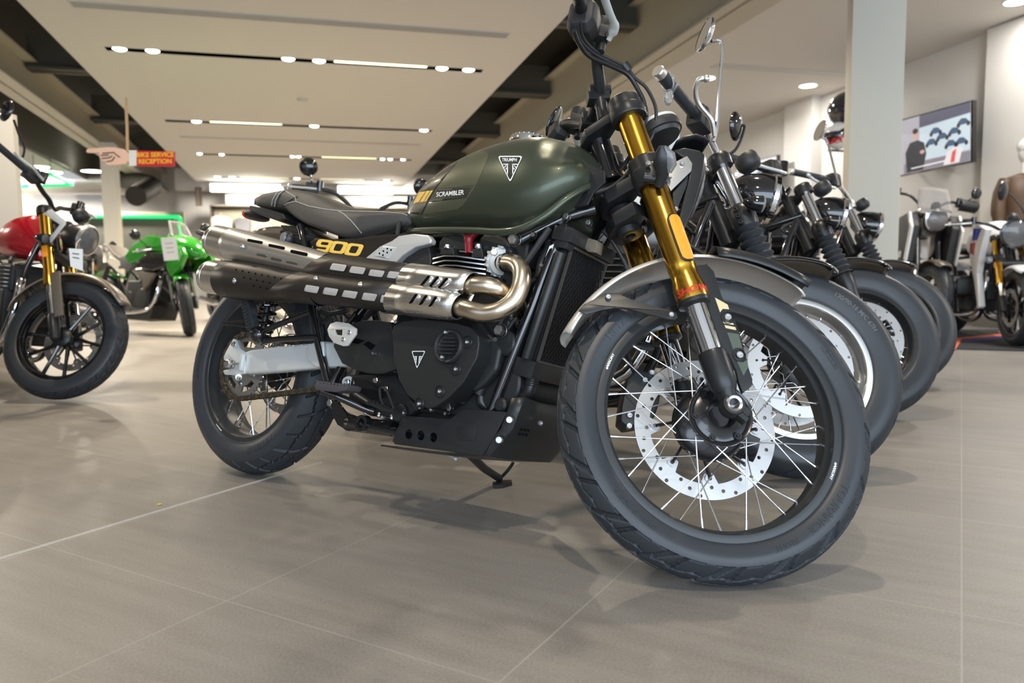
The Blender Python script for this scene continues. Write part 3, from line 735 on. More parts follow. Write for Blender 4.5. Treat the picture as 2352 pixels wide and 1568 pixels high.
    for sg in (-1, 1):
        m_ = (lambda p: p) if sg < 0 else mir
        for pts, r in (([(1301, 520, -.075), (1282, 552, -.095), (1215, 725, -.115), (1129, 948, -.12)], .0135), ([(1365, 480, -.035), (1300, 500, -.07), (1240, 528, -.10), (1192, 554, -.125)], .0145),
                       ([(1129, 948, -.12), (1110, 1000, -.12), (1040, 1010, -.12), (900, 990, -.12), (800, 960, -.12), (768, 930, -.12)], .0135),
                       ([(768, 930, -.12), (750, 860, -.125), (728, 770, -.13), (716, 700, -.13), (700, 560, -.11), (690, 520, -.10)], .0125),
                       ([(716, 716, -.135), (640, 745, -.155), (594, 766, -.165)], .0085), ([(730, 774, -.135), (650, 778, -.155), (605, 784, -.165)], .0085),
                       ([(760, 885, -.125), (790, 830, -.10), (815, 740, -.10), (850, 690, -.09)], .0125), ([(650, 535, -.10), (800, 560, -.10), (950, 520, -.09)], .011)):
            fm.tube(cr([m_(u(*p)) for p in pts], 5), r, 14)
        fm.tube([hs, lerp(hs, m_(u(1335, 470, -.05)), .9)], .02, 12)
    fm.tube([hs+V3([-.02, 0, .02]), V3([.70, 0, .76]), V3([.25, 0, .74])], .02, 12)
    frm = fm.build('frame', M_gloss, root, smooth=45, label='gloss black tubular frame')
    b = MB()
    for px, py, Y, r in ((1302, 498, -.09, .008), (760, 925, -.13, .01), (750, 885, -.14, .008), (1353, 512, -.05, .007), (665, 690, -.1, .006)): hexbolt(b, u(px, py, Y), r=r)
    hexbolt(b, u(1184, 552, -.138), (0, -1, 0), .0125, .014); hexbolt(b, u(1151, 760, -.145), (0, -1, 0), .0125, .012)
    b.build('frame_bolt', M_zinc, frm)
    # ---------------- radiator
    Yr = -.088; q = [u(1312, 566, Yr), u(1233, 829, Yr)]
    X0 = q[0]; X1 = q[1]; dz = norm(X1-X0); L = np.linalg.norm(X1-X0); nrm = norm(np.cross([0, 1, 0], dz)); nrm = nrm if nrm[0] > 0 else -nrm
    W_ = .165
    RR = np.column_stack([nrm, [0, 1, 0], dz]); cen = X0+dz*L/2+V3([0, W_/2, 0])
    rd = MB(); rd.box(cen-nrm*.022, (.030, W_+.004, L+.02), RR); rdo = rd.build('radiator', M_matte, root)
    gr = MB(); 
    nz = int(L/.0105); ny = int(W_/.0125)
    for i in range(nz*1+1):
        for j in range(ny):
            o_ = (j+.5*(i % 2))*W_/ny; z = i*L/nz
            if o_ > W_-.004: continue
            A = X0+nrm*.002+V3([0, o_, 0])+dz*z
            for s1 in ((.5, 1), (-.5, 1)):
                B = X0+nrm*.002+V3([0, min(max(o_+s1[0]*W_/ny, 0), W_), 0])+dz*min(z+L/nz, L); gr.tube([A, B], .0011, 4, caps=False)
    gr.build('radiator_grille', M_ink2, rdo)
    s = MB()
    for yy in (0, W_): s.box(X0+dz*L/2+V3([0, yy, 0])+nrm*.003, (.006, .006, L), RR)
    for zz in (0, L): s.box(X0+dz*zz+V3([0, W_/2, 0])+nrm*.003, (.006, W_, .006), RR)
    s.build('grille_frame', M_grey, rdo)
    s = MB(); s.box(X0-dz*.020+V3([0, W_/2-.01, 0])-nrm*.012, (.055, W_+.04, .032), RR); s.box(X1+dz*.022+V3([0, W_/2-.01, 0])-nrm*.012, (.06, W_+.04, .040), RR)
    s.tube([X0+V3([-.01, -.026, -.02]), X1+V3([-.012, -.026, 0])], .0125, 16); s.box(u(1301, 548, -.10), (.035, .03, .05), RR)
    s.tube(cr([u(1222, 868, -.10), u(1215, 900, -.10), u(1190, 920, -.09), u(1160, 915, -.08)], 5), .014, 14)
    for k in range(4): s.lathe([(.0145, 0), (.0165, .002), (.0145, .004)], u(1222, 872+k*5, -.10), (0, 0, 1), 16)
    s.build('radiator_tank', M_satin, rdo, bevel=.003)
    s = MB(); s.slab([u(x, y, -.055) for x, y in ((1326, 556), (1340, 543), (1372, 552), (1368, 580), (1350, 578))], (0, .03, 0)); s.build('radiator_bracket', M_champ, rdo, bevel=.002)
    # ---------------- engine
    en = MB(); en.box((.80, 0, .40), (.36, .22, .28)); en.box((.95, 0, .36), (.12, .19, .20)); en.box((.62, 0, .38), (.16, .20, .20)); en.box((.86, 0, .27), (.30, .18, .10))
    en.box((.58, .0, .30), (.20, .16, .10)); en.cyl((.97, -.115, .35), (.97, .115, .35), .065, 28); en.cyl((.88, -.12, .52), (.88, .12, .52), .09, 28); en.box((.90, 0, .56), (.17, .22, .14)); en.box((.90, 0, .66), (.19, .20, .06))
    for i, (x, z, r) in enumerate(((.99, .44, .03), (.70, .25, .025), (.93, .24, .02), (1.0, .30, .018), (.72, .50, .03))): en.cyl((x, -.135, z), (x, .1, z), r, 16)
    eng = en.build('engine', M_case, root, bevel=.012, seg=3, label='black twin cylinder engine')
    ft = MB()
    for i in range(7):
        dyp = i*10.8-10.8
        if i == 0: ring = [u(1055, 575, -.140), u(1085, 577, -.137), u(1112, 586, -.118)]
        else: ring = [u(994, 603-10.8+dyp, -.130), u(1020, 596.5-10.8+dyp, -.143), u(1048, 597-10.8+dyp, -.147), u(1070, 600-10.8+dyp, -.145), u(1113+min(i, 3), 606-10.8+dyp, -.122)]
        z = np.mean([p[2] for p in ring]); ring = [V3([p[0], p[1], p[2]]) for p in ring]
        full = ring+[mir(p) for p in ring[::-1]]
        f_ = MB(); f_.slab(full, (0, 0, -.0035)); f_.m = [0]*len(f_.m)
        # machined edge facing out
        nn = len(full); m0 = len(f_.f)-nn
        for k in range(nn): f_.m[m0+k] = 1
        ft.merge(f_)
    ft.build('cooling_fin', [M_satin, M_steel], eng, smooth=30)
    # cam covers
    def yslab(pts, Y, depth, nm, m, par, bevel=.008, seg=3, label=None, holes=()):
        q = MB(); q.slab(UL(pts, Y), (0, depth, 0), [UL(h, Y) for h in holes]); return q.build(nm, m, par, bevel=bevel, seg=seg, label=label, smooth=45)
    yslab([(1006, 575), (1008, 553), (1018, 541), (1045, 533), (1066, 536), (1069, 575)], -.125, .25, 'cam_cover', M_case, eng, .012)
    yslab([(1096, 580), (1099, 548), (1110, 535), (1140, 534), (1160, 545), (1173, 567), (1175, 582)], -.125, .25, 'cam_cover', M_case, eng, .012)
    yslab([(1010, 585), (1012, 568), (1040, 568), (1043, 585)], -.137, .05, 'head_boss', M_case, eng, .003); yslab([(1082, 592), (1084, 571), (1106, 570), (1110, 592)], -.137, .05, 'head_boss', M_case, eng, .003)
    yslab([(1000, 580), (1175, 580), (1178, 600), (1120, 640), (1000, 640)], -.105, .2, 'cylinder_head', M_case, eng, .004)
    b = MB(); hexbolt(b, u(1028, 568, -.134), (0, 0, 1), .007, .006); hexbolt(b, u(1099, 567, -.134), (0, 0, 1), .007, .006); b.build('head_bolt', M_zinc, eng)
    pc = MB(); pc.tube(cr([u(1078, 582, -.13), u(1077, 555, -.13), u(1079, 543, -.128), u(1092, 532, -.12), u(1098, 529, -.118)], 4), [.0105]*5+[.0125]*8+[.009]*4, 14); pc.build('spark_plug_cap', M_redd, root)
    pc = MB(); pc.tube(cr([u(1096, 530, -.118), u(1108, 522, -.11), u(1125, 508, -.09)], 4), [.008, .008, .0075, .007, .004, .004, .004, .004, .004], 10); pc.build('spark_plug_lead', M_plas, root)
    # exhaust flange
    fl = MB(); fc = u(1156, 603, -.125); fd = norm(V3([.85, -.45, -.25])); fl.lathe([(.020, -.012), (.034, -.012), (.036, 0), (.030, .008), (.020, .008)], fc-fd*.014, fd, 28, closed=True)
    for i in range(14):
        a = i*2*PI/14; e1, e2, _ = basis(fd); fl.box(fc-fd*.02+(e1*math.cos(a)+e2*math.sin(a))*.034, (.006, .006, .018), np.column_stack([e1, e2, fd]))
    hexbolt(fl, u(1135, 582, -.14), (.5, -.8, .1), .009, .010); hexbolt(fl, u(1172, 722, -.10), (.5, -.8, .1), .008, .010); fl.build('exhaust_flange', M_cast, eng)
    # header pipes
    hp = MB(); pts = [(1150, 604, -.110), (1166, 603, -.135), (1186, 606, -.155), (1198, 624, -.165), (1196, 655, -.175), (1180, 690, -.185), (1150, 712, -.200), (1118, 719, -.208), (1090, 715, -.215), (1060, 706, -.215), (1020, 695, -.215)]
    hp.tube(cr([u(*p) for p in pts], 8), .0205, 28, caps=False)
    ex = hp.build('exhaust_header', M_head, root, smooth=60, label='gold tinted steel header pipe')
    hp = MB(); pts = [(1200, 730, -.05), (1185, 695, -.13), (1150, 668, -.175), (1120, 657, -.198), (1085, 655, -.205), (1040, 655, -.205)]
    hp.tube(cr([u(*p) for p in pts], 8), .0205, 24, caps=False); hp.build('exhaust_header', M_head, root, smooth=60)
    b = MB(); b.lathe([(.020, -.004), (.023, -.004), (.0235, 0), (.0215, .004)], u(1165, 603, -.133), norm(u(1186, 606, -.155)-u(1156, 604, -.12)), 28, closed=True); b.build('header_clamp', M_chrome, ex)
    # ---------------- exhaust shields: two parallel tubes skinned together
    def pxy(t, a, b, Y0, Y1): return u(lerp(a[0], b[0], t), lerp(a[1], b[1], t), lerp(Y0, Y1, t))
    def two_tube(x_lo_top, segs, nm, m, r_t, r_b, n=26, label=None, openr=None, par=root):
        """segs: list of (top centre px, bottom centre px, Ytop, Ybot, rt, rb) along the run"""
        mb = MB(); rings = []
        for (ct, cb_, Yt, Yb, rt, rb) in segs:
            T = u(ct[0], ct[1], Yt); B = u(cb_[0], cb_[1], Yb); ring = []
            e = norm(T-B); o = V3([0, -1, 0]); o = norm(o-e*(o@e))
            tt = norm(u(1092, 650, Yt)-u(759, 617, Yt)); pp = norm(e-tt*(e@tt)); e = e/(e@pp)
            for k in range(n//2+1):          # outboard half of top tube, from inner-top over to the groove
                a = lerp(2.6, -1.05, k/(n//2)); ring.append(T+rt*(math.sin(a)*e*1+math.cos(a)*o) if False else T+rt*(math.cos(a-PI/2+0)*0*e+math.sin(a)*e+math.cos(a)*o))
            for k in range(n//2+1):
                a = lerp(1.05, -2.6, k/(n//2)); ring.append(B+rb*(math.sin(a)*e+math.cos(a)*o))
            rings.append(ring)
        mb.loft(rings, caps=False)
        return mb, rings
    # centre lines of the two pipes in the picture
    TOPC = lambda t: (lerp(759, 1092, t), lerp(617, 650, t)); BOTC = lambda t: (lerp(690, 1062, t), lerp(658, 700, t))
    YT, YB = -.205, -.215
    r_ = .0455
    segs = [((738, 612), (672, 656), YT, YB, .0395, .0475), ((770, 618), (715, 660), YT, YB, .0395, .0455), ((830, 626), (775, 667), YT, YB, .0385, .043), ((880, 632), (830, 672), YT, YB, .0375, .041), ((940, 640), (915, 683), YT, YB, .036, .0385)]
    mb, rings = two_tube(0, segs, 'x', M_shield, 1, 1)
    bs = mb.build('black_heat_shield', M_shield, root, smooth=60, label='black exhaust heat shield with mesh windows'); md = bs.modifiers.new('t', 'SOLIDIFY'); md.thickness = .002
    segs = [((938, 640), (912, 683), YT, YB, .0385, .0415), ((980, 644), (960, 689), YT, YB, .037, .040), ((1030, 650), (1010, 695), YT, YB, .0355, .039), ((1065, 652), (1040, 700), YT, YB, .0335, .036), ((1084, 654), (1058, 704), YT, YB, .0285, .0300)]
    mb2, rings2 = two_tube(0, segs, 'x', M_brush, 1, 1)
    ss_ = mb2.build('steel_heat_shield', M_brush, root, smooth=60, label='brushed steel heat shield with slanted louvres'); md = ss_.modifiers.new('t', 'SOLIDIFY'); md.thickness = .002
    bv_b = mb.bvh(); bv_s = mb2.bvh()
    def hit(bv, px, py, off=0.):
        o = Vector((fr.M.T@(CO-fr.b0)).tolist()); d = Vector((fr.M.T@ray(px, py)).tolist()).normalized()
        loc, nr, i, ds = bv.ray_cast(o, d)
        if loc is None: return None, None
        nr = -nr if nr.dot(d) > 0 else nr
        return V3(loc)+V3(nr)*off, V3(nr)
    def drape(bv, loops, off, cut, nm, m, par, thick=.0004, fb=-.2):
        A, F = poly_mesh(loops, cut); return drape_vf(bv, A, F, off, nm, m, par, thick)
    def drape_vf(bv, A, F, off, nm, m, par, thick=.0004):
        o = []; bad = set(); last = None
        for i, a in enumerate(A):
            h_, n_ = hit(bv, a[0], a[1], off)
            if h_ is None: bad.add(i); h_ = V3([0, 0, 0])
            o.append(h_)
        F = [f for f in F if not any(i in bad for i in f)]
        q = MB(); q.add(o, F); ob = q.build(nm, m, par, smooth=50, weld=False)
        if thick: md = ob.modifiers.new('t', 'SOLIDIFY'); md.thickness = thick; md.offset = 0
        return ob
    # mesh windows of the black shield (pixel parallelograms)
    def par4(x0, y0, x1, y1, x2, y2, x3, y3): return [tuple(p) for p in rpoly([(x0, y0), (x1, y1), (x2, y2), (x3, y3)], 4, 3)]
    sc = .2551
    def z4(pts): return [tuple(p) for p in rpoly([(420+x*sc, 400+y*sc) for x, y in pts], 3.2, 3)]
    wins = [[(1352, 806), (1482, 822), (1458, 876), (1326, 858)], [(1524, 832), (1655, 848), (1630, 902), (1500, 884)], [(1697, 858), (1827, 875), (1800, 928), (1674, 912)], [(1865, 876), (1958, 884), (1930, 940), (1840, 930)],
            [(1118, 995), (1238, 1014), (1216, 1072), (1094, 1050)], [(1285, 1018), (1408, 1036), (1385, 1094), (1262, 1075)], [(1460, 1044), (1584, 1060), (1560, 1118), (1434, 1100)], [(1638, 1066), (1758, 1082), (1734, 1140), (1612, 1124)], [(1798, 1088), (1893, 1098), (1872, 1160), (1780, 1150)]]
    for w4 in wins:
        cx_ = np.mean([p[0] for p in w4]); cy_ = np.mean([p[1] for p in w4]); big = [(cx_+(x-cx_)*1.10, cy_+(y-cy_)*1.16) for x, y in w4]
        drape(bv_b, [z4(w4)], .0026, 4, 'mesh_window', M_grille, bs)
    b = MB()
    for px, py, bv in ((727, 640, bv_b), (829, 654, bv_b), (921, 664, bv_b)):
        h_, n_ = hit(bv, px, py, .001)
        if h_ is not None: bolt(b, h_, n_, .0068, .004)
    b.build('shield_bolt', M_zinc, bs)
    # louvres on the steel shield: dark slot + raised lip
    for cx_, cy_ in ((976, 644), (993, 648), (1013, 652)):
        pass
    sl = [((985, 633), (969, 655)), ((1005, 635), (989, 658)), ((1026, 638), (1009, 661)), ((956, 675), (943, 697)), ((979, 678), (966, 700)), ((1001, 681), (988, 704))]
    for (xa, ya), (xb, yb) in sl:
        o_ = rpoly([(xa-2, ya), (xa+4, ya), (xb+2, yb), (xb-4, yb)], 2.5, 3)
        drape(bv_s, [[tuple(p) for p in o_]], .0012, 4, 'louvre_slot', M_ink, ss_, .0003)
        ha = [hit(bv_s, x, y, .001)[0] for x, y in ((xa+9, ya), (xa+4, (ya+yb)/2-1), (xb+5, yb+1))]
        ha = [h_ for h_ in ha if h_ is not None]
        if len(ha) == 3: q = MB(); q.tube(cr([lerp(ha[0], ha[1], 0.), ha[1], ha[2]], 4), [.001, .003, .004, .0045, .0045, .004, .003, .002, .001], 8); q.build('louvre', M_brush, ss_)
    # mufflers: upper (bare brushed with perforated silver cover) and lower (black cover)
    def muf(c0, c1, Y0, Y1, nm, m, rr0, lab, r1):
        A = u(*c0, Y0); B = u(*c1, Y1); d = norm(B-A); L = np.linalg.norm(B-A); mb = MB()
        mb.lathe([(.020, .06), (.030, .05), (.040, .02), (rr0-.003, .002), (rr0-.001, 0), (rr0, .003), (rr0, .018), (rr0+.0006, .0185), (rr0+.0006, .0195), (rr0, .020), (rr0-.001, .10), ((rr0+r1)/2-.004, L*.6), (r1-.004, L*.85), (r1-.005, L), (r1-.008, L+.02)], A, d, 56)
        o = mb.build(nm, m, root, smooth=40, label=lab); return o, A, B, d, L
    mu, A, B, d, L = muf((498, 554), (742, 611), -.190, -.200, 'upper_muffler', M_brush, .0500, 'upper brushed steel silencer', .036)
    cv = MB(); cv.lathe([(.0485, .088), (.0512, .092), (.0510, .11), (.0385, L*.95), (.036, L+.02)], A, d, 56, a0=0, a1=2*PI); cvo = cv.build('muffler_cover', M_brush2, mu, smooth=50)
    bvc = cv.bvh()
    for w4 in ([(585, 580), (722, 606), (715, 630), (578, 604)], [(775, 626), (922, 656), (914, 682), (768, 650)], [(973, 678), (1128, 712), (1118, 740), (965, 706)]):
        drape(bvc, [z4(w4)], .0006, 4, 'cover_slot', M_ink, cvo, .0003)
    for w4 in ([(665, 706), (758, 728), (752, 750), (662, 730)], [(795, 742), (895, 766), (886, 790), (788, 768)], [(935, 775), (1036, 800), (1028, 818), (928, 797)]):
        drape(bvc, [z4(w4)], .0006, 4, 'cover_slot', M_grey, cvo, .0003)
    b = MB(); h_, n_ = hit(bvc, 556, 566, 0); bolt(b, h_, n_, .0075, .004); b.build('cover_bolt', M_zinc, cvo)
    ml_, A, B, d, L = muf((484, 636), (705, 663), -.215, -.218, 'lower_muffler', M_brush, .0490, 'lower silencer with black perforated cover', .044)
    cv = MB(); cv.lathe([(.0500, .078), (.0545, .083), (.0548, .15), (.0500, L*.62), (.0425, L*.80), (.0400, L+.0), (.040, L+.06)], A, d, 56); cvo = cv.build('muffler_cover', M_shield, ml_, smooth=50); bvc = cv.bvh()
    dots = [(480+58*k, 860+11.5*k) for k in range(8)]+[(550+58*k, 930+12*k) for k in range(6)]+[(637+60*k, 1005+12*k) for k in range(4)]
    for x, y in dots:
        c_ = (420+x*sc, 400+y*sc); drape(bvc, [[(c_[0]+1.9*math.cos(a), c_[1]+2.1*math.sin(a)) for a in np.linspace(0, 2*PI, 10)[:-1]]], .0006, 9, 'cover_hole', M_ink, cvo, .0002)
    b = MB(); h_, n_ = hit(bvc, 539, 645, 0); bolt(b, h_, n_, .0075, .004); b.build('cover_bolt', M_zinc, cvo)
    # ---------------- engine covers
    cc = yslab([(900, 764), (903, 748), (923, 737), (976, 733), (1010, 736), (1046, 741), (1080, 752), (1098, 770), (1100, 790), (1095, 822), (1064, 878), (1030, 913), (1000, 934), (985, 938), (965, 932), (934, 906), (915, 872), (904, 820)], -.190, .07, 'clutch_cover', M_case, eng, .014, 4, 'black clutch cover with triangular badge')
    bvcc = None
    bg, lines = badge_shapes()
    def flat_badge(c, Yp, w_px, h_px, nm, par, txt=None, tilt=0.):
        # badge built on the plane Y=Yp
        O = u(*c, Yp); sx = np.linalg.norm(u(c[0]+w_px/2, c[1], Yp)-u(c[0]-w_px/2, c[1], Yp)); sz = np.linalg.norm(u(c[0], c[1]-h_px/2, Yp)-u(c[0], c[1]+h_px/2, Yp))
        ca, sa = math.cos(tilt), math.sin(tilt); f = lambda x, y: O+V3([(x*ca-y*sa)*sx, 0, (x*sa+y*ca)*sz])
        q = MB(); q.slab([f(*p) for p in bg[0]], (0, -.0006, 0)); o = q.build(nm, M_tank_bl, par, smooth=0)
        q = MB()
        for l in lines: q.slab([f(*p)-V3([0, .0006, 0]) for p in l[0]], (0, -.0005, 0), [[f(*p)-V3([0, .0006, 0]) for p in hh_] for hh_ in l[1:]])
        q.build(nm+'_lines', M_white, par, smooth=0)
    flat_badge((960, 825), -.1905, 32, 38, 'badge', cc, tilt=.07)
    b = MB()
    for px, py in ((1075, 786), (1049, 848), (1012, 899), (965, 927)):
        p = u(px, py, -.188)
        q = MB(); q.lathe([(.0085, -.004), (.0125, -.0015), (.0145, .004), (.0135, .0055)], p, (0, -1, 0), 20)
        q.build('bolt_well', M_satin, cc); bolt(b, p-V3([0, .002, 0]), r=.0058, h=.004)
    for px, py in ((885, 743), (902, 786), (908, 851), (1047, 749), (992, 941), (906, 940), (880, 958), (862, 873), (890, 895), (929, 948), (911, 740)): bolt(b, u(px, py, -.15), r=.0055, h=.005)
    b.build('cover_bolt', M_zinc, cc)
    pv = MB(); pcn = u(1029, 795, -.198); pv.lathe([(.0001, -.004), (.026, -.004), (.030, -.002), (.032, .002), (.037, .004), (.040, .0), (.041, -.012)], pcn, (0, -1, 0), 44)
    for i in range(5): w_ = .024*math.sqrt(max(.05, 1-((i-2)/3.)**2)); pv.box(pcn+V3([0, -.001, (i-2)*.0085]), (w_*2, .010, .0030), ry_(-.06))
    pvo = pv.build('alternator_cap', M_case, cc); b = MB(); bolt(b, u(1024, 763, -.204), r=.0052); bolt(b, u(1016, 820, -.204), r=.0052); b.build('cap_bolt', M_zinc, pvo)
    sc_ = yslab([(765, 795), (772, 765), (793, 747), (832, 735), (870, 735), (897, 741), (906, 780), (905, 820), (910, 848), (880, 858), (850, 858), (822, 852), (785, 834)], -.165, .08, 'sprocket_cover', M_case, eng, .014, 4)
    for pts in ([(816, 776), (838, 782), (822, 790), (806, 786)], [(834, 790), (846, 783), (862, 793), (852, 804)]): q = MB(); q.slab(UL(pts, -.1658), (0, .0006, 0)); q.build('cover_recess', M_ink, sc_, smooth=0)
    yslab([(800, 860), (905, 856), (935, 905), (960, 940), (930, 960), (850, 955), (800, 930)], -.120, .1, 'gearbox_case', M_case, eng, .006)
    yslab([(1078, 745), (1098, 735), (1118, 760), (1150, 800), (1140, 850), (1115, 880), (1090, 900), (1070, 890), (1100, 820)], -.140, .12, 'crankcase_side', M_case, eng, .01)
    hpd = MB(); hpd.slab(UL([(751, 757), (758, 743), (772, 738), (800, 742), (818, 754), (817, 768), (798, 794), (788, 795), (766, 787), (755, 772)], -.205), (0, .006, 0), [UL([(768, 757), (786, 757), (785, 770), (772, 768)], -.205)])
    hl_ = hpd.build('heel_plate', M_trim, root, bevel=.002, label='pierced brushed steel heel plate'); b = MB(); bolt(b, u(802, 763, -.206), r=.006, h=.002); bolt(b, u(788, 779, -.206), r=.006, h=.002); b.build('plate_rivet', M_steel, hl_)
    # skid plate
    sk = MB(); hs_ = []
    for cx_, cy_ in ((938, 997), (966, 1000), (995, 1004)): hs_.append([(cx_+8.5*math.cos(a), cy_+11*math.sin(a)) for a in np.linspace(0, 2*PI, 21)[:-1]])
    o3 = [(901, 1012), (912, 985), (926, 955), (1034, 962), (1064, 940), (1100, 941), (1164, 946), (1145, 985), (1108, 1046), (1080, 1043), (907, 1020)]
    sk.slab(UL(o3, -.150), (0, .004, 0), [UL(h_, -.150) for h_ in hs_]); skp = sk.build('skid_plate', M_satin, root, bevel=.0012, label='black skid plate under the engine')
    q = MB(); q.slab([mir(p) for p in UL(o3, -.150)], (0, -.004, 0)); q.build('skid_side', M_satin, skp)
    f2 = [[(1164, 946), (1145, 985), (1108, 1046)], [(1178, 918), (1175, 985), (1150, 1050)]]
    q = MB(); rows = [UL([(1176, 914), (1150, 985), (1100, 1044)], -.150), UL([(1205, 912), (1178, 985), (1125, 1048)], -.135), UL([(1240, 925), (1225, 990), (1172, 1056)], -.085)]
    rows = [[V3(p) for p in r] for r in rows]; rows += [[mir(p) for p in r] for r in rows[::-1]]
    rows = [[r[0], lerp(r[0], r[1], .5), r[1], lerp(r[1], r[2], .5), r[2], r[2]+V3([-.10, 0, -.012]), r[2]+V3([-.30, 0, -.02])] for r in rows]
    q.sheet(rows); fo = q.build('skid_front', M_satin, skp, smooth=25); md = fo.modifiers.new('t', 'SOLIDIFY'); md.thickness = .004
    q = MB(); q.slab([p for p in UL([(1052, 970), (1098, 975), (1090, 1010), (1058, 1012), (1048, 1000)], -.1515)], (0, .002, 0)); q.build('skid_emboss', M_satin, skp, bevel=.0009)
    b = MB()
    for px, py in ((1171, 964), (1147, 1010)): bolt(b, u(px, py, -.152), (.35, -.93, 0), .0085, .006)
    bolt(b, u(1241, 971, -.085), (.9, -.4, 0), .006); b.build('skid_bolt', M_zinc, skp)
    q = MB()
    for i in range(3):
        for j in range(2): q.disc([(.0035, 0)], u(1196+i*8-j*4, 986+j*10+i, -.1255)+V3([.004, -.004, 0]), (.5, -.85, 0), 10)
    q.build('skid_hole', M_ink, skp)
    # side stand on the far side
    q = MB(); ft_ = at_z(1146, 1108, .006); ftl = fr.M.T@(ft_-fr.b0); top = u(1075, 1040, .11)
    q.tube([top, lerp(top, ftl, .5), ftl+V3([0, 0, .012])], [.012, .0115, .011], 14); e = ftl
    q.slab([fr.M.T@(at_z(x, y, .010)-fr.b0) for x, y in ((1133, 1114), (1131, 1107), (1150, 1102), (1175, 1101), (1176, 1107), (1155, 1113))], fr.M.T@V3([0, 0, -.009]))
    q.tube(cr([ftl+V3([0, 0, .012]), u(1157, 1090, e[1]), u(1168, 1078, e[1]), u(1179, 1062, e[1])], 5), .0048, 10)
    q.tube([top+V3([.0, 0, .0]), top+V3([.02, 0, .05])], .016, 12)
    q.build('side_stand', M_satin, root, bevel=.0, label='black side stand')
    q = MB(); a_ = u(1030, 1042, -.02); b_ = u(1047, 1053, -.02); q.tube([a_, b_], .004, 8); q.sph(b_, .006, 8, 6); q.build('stand_spring', M_cast, root)
    # foot peg, brake pedal, linkages
    q = MB(); q.slab(UL([(722, 884), (732, 876), (780, 880), (800, 886), (795, 896), (770, 900), (725, 895)], -.255), (0, .045, 0)); 
    P0 = u(722, 884, -.25); 
    for i in range(9): p = u(728+i*8, 877+i*1.1, -.255); q.cyl(p, p+V3([0, .045, 0]), .0045, 6)
    q.build('rider_footpeg', mat('worn_rubber', (.055, .05, .055), rough=.6), root, bevel=.001)
    q = MB(); q.tube(cr([u(740, 897, -.22), u(780, 912, -.20), u(830, 935, -.16), u(860, 945, -.14)], 4), .010, 12); q.tube([u(735, 880, -.22), u(735, 905, -.22)], .008, 10)
    q.slab(UL([(797, 868), (812, 866), (835, 872), (872, 897), (868, 912), (840, 915), (820, 905), (800, 890)], -.155), (0, .008, 0)); q.cyl(u(800, 878, -.16), u(800, 878, -.10), .016, 20)
    q.slab(UL([(762, 920), (775, 922), (795, 950), (812, 988), (800, 990), (775, 975), (762, 950)], -.135), (0, .008, 0)); q.tube([u(795, 968, -.135), u(930, 995, -.13)], .011, 12); q.tube([u(800, 972, -.12), u(905, 985, -.12)], .02, 14)
    q.lathe([(.012, -.01), (.021, -.01), (.021, .01), (.012, .01)], u(835, 972, -.14), (0, 1, 0), 20, closed=True)
    q.build('footpeg_mount', M_gloss, root)
    b = MB(); bolt(b, u(797, 878, -.163), r=.009, h=.004); bolt(b, u(797, 968, -.14), r=.009, h=.005); 
    for px, py in ((840, 945), (870, 951), (900, 957), (818, 905)): hexbolt(b, u(px, py, -.13), (0, -.4, -.9), .005, .006)
    b.build('peg_bolt', M_zinc, root)
    q = MB(); pt = UL([(846, 921), (856, 925), (904, 942), (903, 947), (880, 944), (848, 929)], -.20); q.slab(pt, (0, .03, 0))
    for i in range(7): p = u(849+i*8.3, 921+i*3.2, -.20); q.cyl(p, p+V3([0, .03, 0]), .0035, 6)
    q.tube(cr([u(872, 893, -.19), u(880, 890, -.19), u(890, 900, -.19), u(903, 935, -.19)], 4)+[u(903, 944, -.19)], .003, 8); q.tube([u(872, 893, -.19), u(874, 915, -.19), u(880, 930, -.19)], .003, 8)
    q.tube(cr([u(850, 925, -.18), u(820, 905, -.15), u(800, 890, -.14)], 4), .007, 10)
    q.build('brake_pedal', M_satin, root)
    # passenger peg, folded up
    q = MB(); A = u(567, 690, -.19); B = u(582, 756, -.18); d = norm(B-A); q.box((A+B)/2, (.030, .022, np.linalg.norm(B-A)), np.column_stack([norm(np.cross([0, 1, 0], d)), [0, 1, 0], d]))
    for i in range(9): p = lerp(A, B, (i+.5)/9); q.box(p+V3([0, -.012, 0]), (.027, .004, .003), np.column_stack([norm(np.cross([0, 1, 0], d)), [0, 1, 0], d]))
    q.build('passenger_footpeg', M_rub, root, bevel=.004, seg=3)
    q = MB(); q.sph(u(590, 768, -.175), (.026, .018, .024), 16, 10); q.tube([u(580, 755, -.18), u(600, 785, -.17)], .012, 12); q.slab(UL([(506, 739), (560, 733), (575, 745), (560, 752), (512, 748)], -.13), (0, .006, 0)); q.build('peg_bracket', M_gloss, root, bevel=.002)
    # ---------------- swingarm, shocks
    sw = MB()
    for sg in (-1, 1):
        m_ = (lambda p: p) if sg < 0 else mir
        ring = lambda a, b, Y: [m_(p) for p in [u(*a, Y), u(*a, Y-.0)+V3([0, .02, .002]), u(*a, Y)+V3([0, .038, -.006]), u(*b, Y)+V3([0, .038, .006]), u(*b, Y)+V3([0, .02, -.002]), u(*b, Y)]]
        segs_ = [((562, 808), (560, 857), -.128), ((575, 802), (572, 858), -.130), ((640, 794), (640, 853), -.130), ((715, 788), (715, 846), -.128), ((738, 783), (741, 844), -.124), ((800, 790), (800, 840), -.115)]
        sw.loft([ring(*s_) for s_ in segs_])
    swo = sw.build('swingarm', M_cast, root, bevel=.008, seg=3, label='silver aluminium swingarm')
    q = MB(); q.slab(UL([(513, 819), (518, 808), (528, 790), (536, 777), (543, 780), (552, 800), (563, 808), (561, 858), (540, 862), (515, 860), (512, 850), (535, 846), (535, 828), (514, 828)], -.130), (0, .014, 0))
